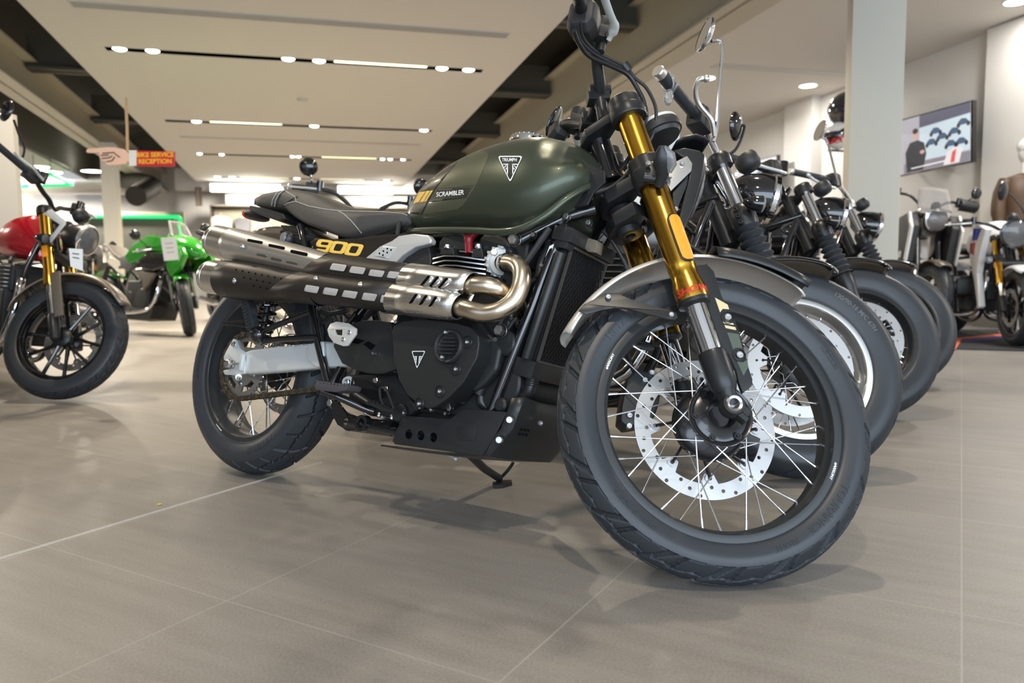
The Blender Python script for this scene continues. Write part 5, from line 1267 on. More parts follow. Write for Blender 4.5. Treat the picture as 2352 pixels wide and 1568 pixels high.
    for sg in (-1, 1):
        m_ = (lambda p: p) if sg > 0 else mir
        q = MB(); q.tube([m_(lerp(half[-1], half[-2], .95)), m_(half[-1])], .0175, 14); q.lathe([(.0001, .022), (.016, .022), (.019, .018), (.019, 0), (.013, 0)], m_(half[-1]), norm(m_(half[-1])-m_(half[-2])), 16, mi=1)
        q.steer(fr).build('grip', [M_rub, o.get('barend', M_brush2)], root)
        c = m_(half[-2]); d = norm(m_(half[-1])-c); u_, v_, _ = basis(d); q = MB(); q.box(c-d*.02, (.056, .070, .075), np.column_stack([u_, v_, d])); q.box(c-d*.02+v_*.012, (.066, .045, .045), np.column_stack([u_, v_, d])); q.steer(fr).build('switch_housing', M_plas, root, bevel=.012)
        q = MB(); f_ = V3([.045, 0, -.005]); q.tube(cr([c-d*.04+f_, c+f_*1.2, c+d*.05+f_*1.6, c+d*.12+f_*1.3, c+d*.16+f_*1.5], 4), .0065, 10); q.cyl(c-d*.06+V3([.02, 0, -.01]), c-d*.06+V3([.02, 0, .045]), .020, 14, mi=1)
        if sg < 0 and o.get('lever_px'): q = MB(); q.tube(cr([fr.US(*p) for p in o['lever_px']], 5), .0075, 12); q.sph(fr.US(*o['lever_px'][-1]), .011, 12, 8)
        q.steer(fr).build('lever', [o.get('lever', M_cast), M_gloss], root)
        if sg < 0 and o.get('mir_px'):
            arm, cpx, axm, rm, mt = o['mir_px']; q = MB(); q.tube(cr([fr.US(*p) for p in arm], 5), .0058, 10); q.steer(fr).build('mirror_arm', mt, root); tp = fr.US(*cpx); q = MB(); ax_ = norm(axm); k_ = rm/.052
            q.lathe([(.0001, -.020*k_), (.020*k_, -.019*k_), (.042*k_, -.012*k_), (.052*k_, -.003*k_), (.053*k_, .004*k_), (.050*k_, .006*k_)], tp, ax_, 32); mm = q.steer(fr).build('mirror', mt, root, smooth=60)
            q = MB(); q.lathe([(.050*k_, .005*k_), (.0001, .005*k_)], tp, ax_, 28); q.steer(fr).build('mirror_glass', M_mirror, mm)
        elif o.get('mirror'):
            mk, mh, mo = o['mirror']; q = MB(); b0 = c-d*.02; tp = b0+V3([.02-.02, sg*mo, mh])
            q.tube(cr([b0, b0+V3([.03, sg*mo*.3, mh*.25]), b0+V3([.02, sg*mo*.9, mh*.85]), tp], 4) if mk != 'stalk' else [b0, b0+V3([.0, 0, mh*.97]), b0+V3([-.0, sg*.012, mh]), tp], .0055, 10)
            mt = o.get('mirmat', M_gloss); q.steer(fr).build('mirror_arm', mt, root); q = MB(); ax_ = norm(V3([-.93, -sg*.25, .12]))
            q.lathe([(.0001, -.022), (.020, -.021), (.042, -.014), (.052, -.003), (.053, .004), (.050, .006)], tp, ax_, 28); mm = q.steer(fr).build('mirror', mt, root, smooth=60)
            q = MB(); q.lathe([(.050, .005), (.0001, .005)], tp, ax_, 28); q.steer(fr).build('mirror_glass', M_mirror, mm)
    # headlight
    hk = o.get('head', 'round')
    if hk == 'round':
        hc = AL(o.get('hls', .57), 0, .13); hr = o.get('hlr', .078); q = MB(); q.lathe([(.0001, -.115), (hr*.4, -.105), (hr*.78, -.07), (hr*.97, -.02), (hr, .02), (hr*.98, .03)], hc, V3([1, 0, -.1]), 36)
        hl = q.steer(fr).build('headlight', o.get('hlmat', M_gloss), root, smooth=60); q = MB(); q.lathe([(hr*.97, .015), (hr*1.06, .022), (hr*1.05, .036), (hr*.93, .040)], hc, V3([1, 0, -.1]), 36); q.steer(fr).build('headlight_rim', o.get('hlrim', M_chrome), hl)
        q = MB(); q.lathe([(hr*.94, .036), (hr*.6, .050), (.0001, .056)], hc, V3([1, 0, -.1]), 30); q.steer(fr).build('lens', M_clear, hl)
        q = MB(); q.lathe([(.0001, .024), (.034, .022), (.040, .01), (.040, -.014), (.030, -.032), (.0001, -.036)], hc+V3([-.055, .0, .125]), norm(V3([-.6, 0, .8])), 28); q.steer(fr).build('instrument', M_plas, root, smooth=60)
        for sg in (-1, 1):
            q = MB(); tc = AL(L-.215, sg*(yf+.075), .02); q.tube([AL(L-.21, sg*yf, 0), tc], .007, 8); q.tube([tc+V3([-.04, 0, 0]), tc+V3([-.015, 0, 0]), tc+V3([.015, 0, 0])], [.006, .022, .026], 16); ts = q.steer(fr).build('turn_signal', o.get('sigmat', M_gloss), root, smooth=60)
            q = MB(); q.sph(tc+V3([.017, 0, 0]), (.010, .024, .024), 14, 8); q.steer(fr).build('lens', o.get('siglens', M_clear), ts)
    # body: tank, seat, engine, frame
    tx0, tx1, tz, tw = o.get('tank', (.62, 1.10, .95, .14)); q = MB(); rings = []
    for i in range(25):
        t = i/24; x = lerp(tx0, tx1, t); en = max(.02, 1-abs(2*t-1.1)**3.2/1.25); w_ = tw*en*(.55+.45*math.sin(PI*min(1, .15+t*.8))); zt = lerp(.80, tz, math.sin(PI*min(1., .08+t*.62))**.8)-.10*max(0, t-.8)/.2*(t > .8); zb = .70; ring = []
        for k in range(28): a = 2*PI*k/28; c_, s_ = math.cos(a), math.sin(a); ring.append(V3([x, w_*np.sign(c_)*abs(c_)**.8, lerp(zb, zt, .4)+((zt-lerp(zb, zt, .4)) if s_ > 0 else (lerp(zb, zt, .4)-zb))*np.sign(s_)*abs(s_)**.85]))
        rings.append(ring)
    q.loft(rings); q.build('fuel_tank', o['paint'], root, smooth=70)
    q = MB(); rings = []
    for x, z, w_, h_ in o.get('seat', ((.0, .84, .09, .04), (.15, .84, .11, .06), (.35, .81, .13, .08), (.55, .80, .11, .08), (.64, .81, .08, .06))): rings.append([V3([x, w_*math.cos(a)*1., z-h_/2+h_/2*np.sign(math.sin(a))*abs(math.sin(a))**.5]) for a in np.linspace(0, 2*PI, 21)[:-1]])
    q.loft(rings); q.build('seat', M_seat, root, smooth=60)
    q = MB(); q.box((.80, 0, .40), (.40, .30, .30)); q.cyl((.88, -.16, .36), (.88, .16, .36), .11, 26); q.cyl((.66, -.155, .36), (.66, .155, .36), .08, 26); q.box((.92, 0, .60), (.19, .26, .15)); eng = q.build('engine', o.get('engmat', M_case), root, bevel=.02, seg=3)
    for i in range(7):
        q = MB(); z = .53+i*.021; q.slab([V3(p) for p in [(.80, -.155, z), (.86, -.165, z), (.99, -.15, z), (1.0, 0, z), (.99, .15, z), (.80, .155, z)]], (0, 0, .004)); q.build('cooling_fin', o.get('finmat', M_steel), eng)
    q = MB()
    for sg in (-1, 1):
        q.tube(cr([(wb-.28, sg*.03, .83), (wb-.33, sg*.09, .60), (wb-.42, sg*.10, .28), (wb-.60, sg*.11, .17), (.50, sg*.11, .19), (.40, sg*.11, .36), (.36, sg*.11, .60), (.10, sg*.10, .74)], 5), .015, 12)
        q.tube([(wb-.27, 0, .86), (.85, sg*.08, .72), (.35, sg*.10, .70)], .015, 12); q.tube([(.40, sg*.10, .40), (0, sg*.10, Rr)], .020, 12, sy=1.3)
        q.tube([(.02, sg*.12, Rr+.02), (.18, sg*.12, .72)], .026, 12)
    q.build('frame', o.get('framemat', M_gloss), root, smooth=50)
    q = MB()
    for sg in (-1,) if o.get('one_pipe') else (-1, 1):
        q.tube(cr([(1.0, sg*.07, .60), (1.09, sg*.10, .57), (1.10, sg*.13, .40), (1.0, sg*.15, .25), (.70, sg*.17, .21), (.45, sg*.18, .22)], 5), .0205, 16); q.tube([(.45, sg*.18, .22), (.38, sg*.185, .225), (-.12, sg*.20, .27)], [.022, .042, .044], 20)
    q.build('exhaust', o.get('pipe', M_chrome), root, smooth=50)
    q = MB(); q.box((wb-.36, 0, .50), (.04, .22, .30), ry_(-.18)); q.build('radiator', M_matte, root, bevel=.004)
    rows = []
    for i in range(21):
        a = math.radians(lerp(50, 160, i/20)); rows.append([RC+V3([(Rr+.04+.01*(1-t*t))*math.cos(a), t*.08, (Rr+.04+.01*(1-t*t))*math.sin(a)]) for t in np.linspace(-1, 1, 7)])
    if not o.get('norear'): q = MB(); q.sheet(rows); rf = q.build('rear_fender', o.get('fender', M_gloss), root, smooth=60); md = rf.modifiers.new('t', 'SOLIDIFY'); md.thickness = .003
    # tangle of hoses and fittings round the head
    rnd = random.Random(o.get('seed', 1))
    for i in range(12):
        q = MB(); x, z, Y = rnd.uniform(wb-.55, wb-.22), rnd.uniform(.35, .85), rnd.uniform(-.10, .10)
        q.tube(cr([(x, Y, z), (x+rnd.uniform(-.1, .1), Y+rnd.uniform(-.05, .05), z+rnd.uniform(-.1, .1)), (x+rnd.uniform(-.1, .15), Y, z+rnd.uniform(-.15, .15))], 4), rnd.uniform(.005, .011), 8); q.build('hose', (M_plas, M_gloss, M_grey)[i % 3], root)
    return root, fr, AL, L, half

def side_cover(pts, fr, Y, th, m, nm, root, bevel=.012, both=True):
    q = MB(); q.slab([V3([x, -Y, z]) for x, z in pts], (0, th, 0)); o = q.build(nm, m, root, bevel=bevel, seg=3)
    if both: q = MB(); q.slab([V3([x, Y, z]) for x, z in pts], (0, -th, 0)); q.build(nm, m, root, bevel=bevel, seg=3)
    return o

def other_bikes():
    TH = FM_TH
    # B: black cruiser next in the row, bright rim
    base = dict(rim=M_satin, wheel='spoke', Wf=.13, rimf=.2165, ywf=.052, fork='gaiter', paint=M_gloss, fender=M_gloss, fend=(72, 165), Rr=.32, Wr=.15, rimr=.2165, low_len=.24, fork_len=.70, discs=(-1, 1), disc_r=.155)
    f = frame_at(.845, 2.30, TH+.02, .17, .62, 1.51, .321, 25.8, .10); o = dict(base, rim=M_brush2, paint=M_whitep, mirror=None, mir_px=([(1638, 325, -.23), (1646, 290, -.24), (1652, 200, -.26), (1658, 108, -.28), (1650, 94, -.285), (1634, 94, -.29)], (1619, 80, -.30), (-.95, -.2, .1), .052, M_chrome), bar_px=[(1690, 440, -.04), (1668, 400, -.08), (1636, 330, -.14), (1600, 268, -.23), (1519, 172, -.39)], lever_px=[(1640, 312, -.24), (1633, 275, -.27), (1604, 238, -.30), (1597, 205, -.33), (1606, 184, -.35), (1622, 181, -.355)], lever=M_brush2, nth=420, seed=4)
    r, fr, AL, L, half = bike('black cruiser motorcycle with polished rim and fork gaiters just behind the green one', f, o)
    tx = MB(); ring_text(tx, '130/90-16 M/C 67H', .258, side_y(.321, .13, .2105, .050, .0572, .0286), math.radians(52), .020, .001, shear=.1, bold=.0006); place(tx, V3([1.51, 0, .321])).steer(f).build('sidewall_lettering', M_greypl, r)
    q = MB(); q.box(AL(.115, -.130), (.02, .006, .075), ry_(-f.rake)); q.steer(f).build('reflector', M_amber, r, bevel=.002)
    q = MB()
    hd = half[-1]; hd = V3([hd[0], -hd[1], hd[2]]); h2 = V3([half[-2][0], -half[-2][1], half[-2][2]]); d = norm(hd-h2); u_, v_, _ = basis(d)
    for k in range(3):
        pts = [hd-d*(.03+.02*k)+(.021+.002*k)*(math.cos(a)*u_+math.sin(a)*v_)+d*.02*math.sin(a+k) for a in np.linspace(0, 2*PI, 17)[:-1]]; q.tube(pts, .003, 6, closed=True)
    q.sph(hd-d*.05-V3([0, 0, .04]), (.014, .014, .028), 10, 7); q.steer(f).build('plastic_grip_wrap', M_cleargl, r)
    f = frame_at(1.45, 3.20, TH+.02, .17, .60, 1.50, .325, 25.8, .10); o = dict(base, Wf=.13, mirror=None, mir_px=([(1652, 357, -.40), (1682, 350, -.41), (1700, 325, -.42), (1710, 292, -.43), (1702, 288, -.43)], (1690, 290, -.43), (-.80, .5, .1), .056, M_gloss), bar_px=[(1800, 450, -.04), (1792, 425, -.09), (1766, 388, -.24), (1655, 357, -.40)], barmat=M_gloss, nth=260, seed=6, pat=pat_road)
    bike('black cruiser motorcycle with black spoked rim, third in the row', f, o)
    f = frame_at(2.025, 4.08, TH+.02, .17, .60, 1.50, .325, 25.8, .10); o = dict(base, Wf=.13, mirror=None, mir_px=([(1926, 425, -.26), (1918, 395, -.27), (1903, 335, -.29), (1896, 320, -.30), (1886, 316, -.305)], (1884, 300, -.31), (-.95, -.2, .1), .055, M_chrome), bar_px=[(1952, 470, -.04), (1942, 445, -.09), (1908, 414, -.23), (1818, 394, -.40)], lever_px=[(1918, 432, -.24), (1895, 425, -.28), (1868, 412, -.33), (1856, 402, -.36)], clamp=M_brush2, nth=200, seed=8, paint=M_gloss)
    bike('black cruiser motorcycle with chrome stalk mirror, fourth in the row beside the pillar', f, o)
    # tags hung on the third machine
    # red naked bike on the left
    f = frame_at(-2.24, 3.86, TH-.06, .15, .66, 1.40, .310, 24.5, .10)
    o = dict(rim=M_gloss, wheel='cast', nsp=10, Wf=.11, rimf=.224, ywf=.046, fork='usd', fmat=M_gold2, low_len=.26, fork_len=.70, paint=M_red, fender=M_champ, fend=(40, 165), pat=pat_front, nth=480, drop=.024, hlmat=M_satin, hlrim=M_brush2, mirror=None, mir_px=([(52, 362, -.30), (56, 340, -.31), (42, 305, -.32), (32, 276, -.33)], (15, 254, -.34), (.45, .85, .1), .056, M_gloss), bar_px=[(112, 458, -.05), (98, 440, -.10), (66, 395, -.22), (-10, 330, -.40)], barmat=M_satin, discs=(1,), disc_r=.15, seed=11, framemat=M_gloss, hls=.53, siglens=M_greypl)
    r, fr, AL, L, half = bike('red naked motorcycle with gold forks and black cast wheels at the left', f, o)
    q = MB(); q.box(AL(.19, -.125, .045), (.045, .012, .24), ry_(-f.rake)); q.steer(f).build('fork_guard', M_champ, r, bevel=.003)
    q = MB(); q.slab([AL(s, -.122, x) for s, x in ((.66, .00), (.67, .05), (.585, .115), (.565, .115), (.47, .02), (.49, .01), (.57, .085), (.64, .02))], (0, .008, 0)); q.steer(f).build('headlight_bracket', M_cast, r, bevel=.002)
    # tyre poking in at the far left
    f = frame_at(-2.50, 3.24, TH+.1, .17, .55, 1.40, .310, 24.5, .10); o3 = dict(o, fend=(120, 165), mir_px=None, bar_px=None, paint=M_grey, fmat=M_satin, seed=12, mirror=None, nth=300, rim=M_grey, pat=pat_road)
    bike('motorcycle mostly outside the left edge, only its front tyre showing', f, o3)
    # green faired bike
    f = frame_at(-3.30, 7.80, -.56, .15, -.62, 1.44, .300, 24.5, .10)
    o = dict(rim=M_gloss, wheel='cast', nsp=10, Wf=.12, rimf=.224, ywf=.046, fork='usd', fmat=M_grey, low_len=.30, fork_len=.60, paint=M_green, fender=M_green, fend=(60, 150), nth=160, bar=(-.05, -.04, .33, .02), barmat=M_satin, head='none', mirror=('arm', .16, .12), discs=(-1, 1), seed=15, engmat=M_case, tank=(.60, 1.12, .98, .17), one_pipe=True, finmat=M_satin, seat=((-.05, .98, .08, .03), (.10, .96, .12, .05), (.25, .86, .12, .06), (.45, .80, .13, .08), (.60, .82, .10, .06)))
    r, fr, AL, L, half = bike('green and black faired sport motorcycle with a price tag, behind the red one', f, o)
    side_cover([(.56, .80), (.70, .93), (.95, 1.02), (1.18, .99), (1.34, .93), (1.42, .86), (1.20, .84), (.98, .86), (.82, .76), (.66, .72)], fr, .19, .06, M_green, 'side_fairing', r, bevel=.02)
    side_cover([(1.34, .86), (1.52, .88), (1.58, .80), (1.50, .66), (1.38, .58), (1.28, .70)], fr, .19, .06, M_green, 'front_fairing', r, bevel=.02)
    side_cover([(.84, .74), (1.00, .84), (1.20, .82), (1.36, .84), (1.28, .68), (1.10, .64), (.92, .66)], fr, .205, .05, M_gloss, 'lower_fairing', r, bevel=.02)
    side_cover([(.88, .64), (1.12, .62), (1.02, .50), (.95, .44)], fr, .19, .04, M_champ, 'panel', r)
    side_cover([(.60, .30), (1.10, .30), (1.05, .16), (.62, .14)], fr, .15, .30, M_matte, 'belly_pan', r, both=False)
    side_cover([(.40, .80), (.66, .86), (.75, .74), (.62, .66), (.45, .68)], fr, .15, .04, M_greypl, 'seat_side_panel', r)
    q = MB(); q.sheet([[V3([lerp(1.30, 1.18, i/6)-.04*abs(t), t*(.14-.04*i/6), 1.0+.18*i/6]) for t in np.linspace(-1, 1, 9)] for i in range(7)]); w = q.build('windscreen', M_screenc, r); md = w.modifiers.new('t', 'SOLIDIFY'); md.thickness = .004
    q = MB(); q.loft([[V3([x, w_*math.cos(a), z+h_*math.sin(a)]) for a in np.linspace(0, 2*PI, 17)[:-1]] for x, z, w_, h_ in ((1.20, .92, .20, .12), (1.40, .90, .19, .12), (1.55, .86, .12, .08), (1.62, .83, .04, .03))]); q.build('nose_fairing', M_green, r, smooth=60)
    # lime green machine further back
    f = frame_at(-3.10, 9.6, -.85, .12, .1, 1.44, .300, 24.5, .10); o4 = dict(o, paint=M_lime, fender=M_lime, seed=17, nth=120, mirror=('arm', .14, .10))
    r, fr, AL, L, half = bike('lime green sport motorcycle standing furthest back on the left', f, o4)
    side_cover([(.62, .80), (1.00, .99), (1.25, 1.02), (1.52, .93), (1.60, .80), (1.45, .66), (1.40, .40), (1.18, .42), (1.12, .74), (.90, .72)], fr, .20, .06, M_lime, 'side_fairing', r)
    f = frame_at(-5.15, 9.3, -.9, .12, .2, 1.44, .300, 24.5, .10); o4 = dict(o, paint=M_grey, fender=M_lime, seed=18, nth=120)
    r, fr, AL, L, half = bike('dark motorcycle with green details half hidden behind the green faired one', f, o4)
    side_cover([(.62, .80), (1.00, .99), (1.25, 1.02), (1.52, .93), (1.60, .80), (1.18, .62), (1.12, .74), (.90, .72)], fr, .20, .06, M_grey, 'side_fairing', r)
    # machine whose handlebar shows above the seat
    f = frame_at(-.82, 4.29, -1.10, .15, -.05, 1.45, .30, 24.5, .10)
    o = dict(rim=M_gloss, wheel='cast', nsp=10, Wf=.12, rimf=.224, ywf=.046, fork='usd', fmat=M_satin, low_len=.30, fork_len=.68, paint=M_whitep, fender=M_satin, fend=(60, 150), nth=160, bar=(-.02, .05, .42, .10), barmat=M_satin, mirror=('arm', .12, .03), discs=(-1, 1), seed=21, hlmat=M_satin, hls=.50)
    bike('motorcycle behind the seat with a white tank and black handlebar showing', f, o)
    # adventure bike by the far wall
    f = frame_at(3.62, 6.7, -1.75, .12, .15, 1.50, .33, 26, .10)
    o = dict(rim=M_grey, wheel='cast', nsp=10, Wf=.12, rimf=.24, ywf=.046, fork='usd', fmat=M_satin, low_len=.30, fork_len=.86, paint=M_champ, fender=M_champ, fend=(60, 150), nth=160, bar=(-.05, .05, .42, .10), barmat=M_satin, mirror=('arm', .12, .12), discs=(-1, 1), seed=25, hlmat=M_champ, tank=(.6, 1.25, 1.12, .22), hls=.74, hlr=.10)
    r, fr, AL, L, half = bike('bronze grey adventure motorcycle parked at the wall behind the pillar', f, o)
    side_cover([(1.00, 1.06), (1.30, 1.10), (1.42, .98), (1.40, .66), (1.20, .50), (1.05, .74)], fr, .21, .08, M_matte, 'tank_shroud', r)
    side_cover([(1.28, 1.10), (1.34, 1.10), (1.47, .96), (1.44, .66), (1.39, .68), (1.41, .96)], fr, .215, .02, M_whitep, 'shroud_edge', r, bevel=.004)
    q = MB(); q.lathe([(.0001, .012), (.03, .010), (.035, 0)], (1.28, -.215, .72), (0, -1, 0), 24); q.lathe([(.0001, .012), (.03, .010), (.035, 0)], (1.28, .215, .72), (0, 1, 0), 24); q.build('roundel', M_whitep, r)
    q = MB(); q.cyl((.85, -.34, .42), (.85, .34, .42), .075, 24); q.build('cylinder_head', M_case, r, bevel=.015)
    q = MB(); q.sheet([[V3([lerp(1.38, 1.24, i/6)-.05*abs(t), t*(.15-.03*i/6), 1.12+.22*i/6]) for t in np.linspace(-1, 1, 9)] for i in range(7)]); w = q.build('windscreen', M_screenc, r); md = w.modifiers.new('t', 'SOLIDIFY'); md.thickness = .004
    for sg in (-1, 1):
        h_ = V3([half[-1][0]+.06, sg*(half[-1][1]+.0), half[-1][2]]); q = MB(); q.sheet([[h_+V3([.05-.06*t*t, -sg*(.16*s-.03)*1., .055*t]) for t in np.linspace(-1, 1, 7)] for s in np.linspace(0, 1, 7)]); w = q.steer(fr).build('hand_guard', M_plas, r, smooth=60); md = w.modifiers.new('t', 'SOLIDIFY'); md.thickness = .006
    # white, red and blue roadster on its mat
    f = frame_at(3.95, 6.0, -1.78, .0, .0, 1.45, .30, 24.5, .10)
    o = dict(rim=M_gloss, wheel='cast', nsp=10, Wf=.12, rimf=.224, ywf=.046, fork='usd', fmat=M_gold2, low_len=.20, fork_len=.62, paint=M_whitep, fender=M_whitep, fend=(60, 150), nth=200, bar=(-.05, .04, .38, .06), barmat=M_satin, mirror=None, mir_px=([(2352, 490, -.28), (2345, 475, -.29), (2325, 450, -.31), (2318, 445, -.31)], (2303, 438, -.32), (-.6, -.75, .1), .070, M_satin), discs=(-1, 1), seed=29, hlmat=M_gloss, hls=.58, hlr=.11, hlrim=M_gloss, tank=(.6, 1.15, 1.0, .18))
    r, fr, AL, L, half = bike('white blue and red roadster motorcycle standing on a black mat at the right edge', f, o)
    side_cover([(1.30, .92), (1.10, .98), (1.00, .80), (.98, .70), (1.10, .50), (1.20, .28), (1.24, .30), (1.16, .56), (1.20, .72)], fr, .205, .05, M_whitep, 'side_fairing', r)
    side_cover([(1.05, .94), (1.22, .93), (1.14, .84), (1.04, .84)], fr, .209, .004, M_blue, 'blue_panel', r, bevel=.0005)
    side_cover([(1.00, .82), (1.10, .82), (1.08, .72), (1.00, .74)], fr, .209, .004, M_red, 'red_panel', r, bevel=.0005)
    q = MB(); q.cyl((.85, -.30, .46), (.85, .30, .46), .085, 24); q.box((.85, 0, .46), (.2, .56, .14)); q.build('cylinder_head', M_case, r, bevel=.02)
FM_TH = -.6138
# ------------------------------------------------------------------ the showroom
D1 = np.array([-.2602, .9656, 0]); D2 = np.array([.9656, .2602, 0]); SL_ = .0198
def W(d1, d2, z): return D1*d1+D2*d2+V3([0, 0, z])
def CZ(d1, z0=3.0): return z0-SL_*(d1-7)
def at_c(px, py, z0=3.0):
    d = ray(px, py); n = V3([0, 0, 1])+SL_*D1; k = z0+SL_*7; t = (k-n@CO)/(n@d); p = CO+t*d; return p@D1, p@D2
def at_d2(px, py, d2):
    d = ray(px, py); t = (d2-CO@D2)/(d@D2); p = CO+t*d; return p@D1, p[2]
def at_d1(px, py, d1):
    d = ray(px, py); t = (d1-CO@D1)/(d@D1); p = CO+t*d; return p@D2, p[2]
def rbox(mb, a, b, mi=None, tilt=True):
    """box between room corners a, b = (d1, d2, z); z follows the slight fall of the ceiling"""
    vs = []
    for x in (a[0], b[0]):
        for y in (a[1], b[1]):
            for z in (a[2], b[2]): vs.append(W(x, y, CZ(x, z) if tilt else z))
    return mb.add(vs, [(0, 1, 3, 2), (4, 6, 7, 5), (0, 4, 5, 1), (2, 3, 7, 6), (0, 2, 6, 4), (1, 5, 7, 3)], mi)
def area(name, loc, size, energy, col, rot=None, sizey=None, spread=None, look=None):
    l = bpy.data.lights.new(name, 'AREA'); l.energy = energy; l.color = col; l.shape = 'RECTANGLE' if sizey else 'DISK'; l.size = size
    if sizey: l.size_y = sizey
    if spread: l.spread = spread
    o = bpy.data.objects.new(name, l); COL.objects.link(o); o.location = loc
    if look is not None: o.rotation_euler = Vector(V3(look)-V3(loc)).to_track_quat('-Z', 'Y').to_euler()
    elif rot: o.rotation_euler = rot
    return o

def floor_material():
    m = bpy.data.materials.new('porcelain_tiles'); m.use_nodes = True; nt = m.node_tree; b = nt.nodes['Principled BSDF']; N = nt.nodes.new; L = nt.links.new
    tc = N('ShaderNodeTexCoord'); mp = N('ShaderNodeMapping'); mp.vector_type = 'POINT'; a = math.radians(30.198)
    mp.inputs['Rotation'].default_value = (0, 0, a); L(tc.outputs['Object'], mp.inputs['Vector'])
    sx = N('ShaderNodeSeparateXYZ'); L(mp.outputs['Vector'], sx.inputs[0])
    # rotating by +a: x' = x cos a - y sin a = offset across the long joints, y' = x sin a + y cos a = distance along them
    def joint(sock, off, w):
        ad = N('ShaderNodeMath'); ad.operation = 'ADD'; ad.inputs[1].default_value = 60-off; L(sock, ad.inputs[0])
        md = N('ShaderNodeMath'); md.operation = 'PINGPONG'; md.inputs[1].default_value = .30; L(ad.outputs[0], md.inputs[0])
        ls = N('ShaderNodeMath'); ls.operation = 'LESS_THAN'; ls.inputs[1].default_value = w; L(md.outputs[0], ls.inputs[0]); return ls.outputs[0], md.outputs[0]
    jx, dx = joint(sx.outputs['X'], .023, .0016); jy, dy = joint(sx.outputs['Y'], .3415+.6, .0014)
    mx = N('ShaderNodeMath'); mx.operation = 'MAXIMUM'; L(jx, mx.inputs[0]); L(jy, mx.inputs[1])
    n1 = N('ShaderNodeTexNoise'); n1.inputs['Scale'].default_value = 210; n1.inputs['Detail'].default_value = 3; L(tc.outputs['Object'], n1.inputs['Vector'])
    n2 = N('ShaderNodeTexNoise'); n2.inputs['Scale'].default_value = 1.7; n2.inputs['Detail'].default_value = 5; L(tc.outputs['Object'], n2.inputs['Vector'])
    st = N('ShaderNodeMapping'); st.inputs['Scale'].default_value = (3, 26, 1); L(mp.outputs['Vector'], st.inputs['Vector']); n3 = N('ShaderNodeTexNoise'); n3.inputs['Scale'].default_value = 1.; n3.inputs['Detail'].default_value = 4; L(st.outputs['Vector'], n3.inputs['Vector'])
    r1 = N('ShaderNodeValToRGB'); r1.color_ramp.elements[0].position = .37; r1.color_ramp.elements[1].position = .64; r1.color_ramp.elements[0].color = (.155, .140, .125, 1); r1.color_ramp.elements[1].color = (.250, .233, .213, 1)
    ma = N('ShaderNodeMath'); ma.operation = 'MULTIPLY_ADD'; ma.inputs[1].default_value = .42; ma.inputs[2].default_value = 0; L(n1.outputs['Fac'], ma.inputs[0])
    mb_ = N('ShaderNodeMath'); mb_.operation = 'MULTIPLY_ADD'; mb_.inputs[1].default_value = .36; L(n2.outputs['Fac'], mb_.inputs[0]); L(ma.outputs[0], mb_.inputs[2])
    mc = N('ShaderNodeMath'); mc.operation = 'MULTIPLY_ADD'; mc.inputs[1].default_value = .24; L(n3.outputs['Fac'], mc.inputs[0]); L(mb_.outputs[0], mc.inputs[2]); L(mc.outputs[0], r1.inputs['Fac'])
    mix = N('ShaderNodeMix'); mix.data_type = 'RGBA'; mix.inputs['B'].default_value = (.34, .325, .30, 1); L(r1.outputs['Color'], mix.inputs['A'])
    ms = N('ShaderNodeMath'); ms.operation = 'MULTIPLY'; ms.inputs[1].default_value = .55; L(mx.outputs[0], ms.inputs[0]); L(ms.outputs[0], mix.inputs['Factor'])
    L(mix.outputs['Result'], b.inputs['Base Color']); rr = N('ShaderNodeMapRange'); rr.inputs['To Min'].default_value = .36; rr.inputs['To Max'].default_value = .56; L(n2.outputs['Fac'], rr.inputs['Value']); L(rr.outputs['Result'], b.inputs['Roughness'])
    bp = N('ShaderNodeBump'); bp.inputs['Strength'].default_value = .35; bp.inputs['Distance'].default_value = .0012; L(n1.outputs['Fac'], bp.inputs['Height']); L(bp.outputs['Normal'], b.inputs['Normal']); b.inputs['Specular IOR Level'].default_value = .45
    return m

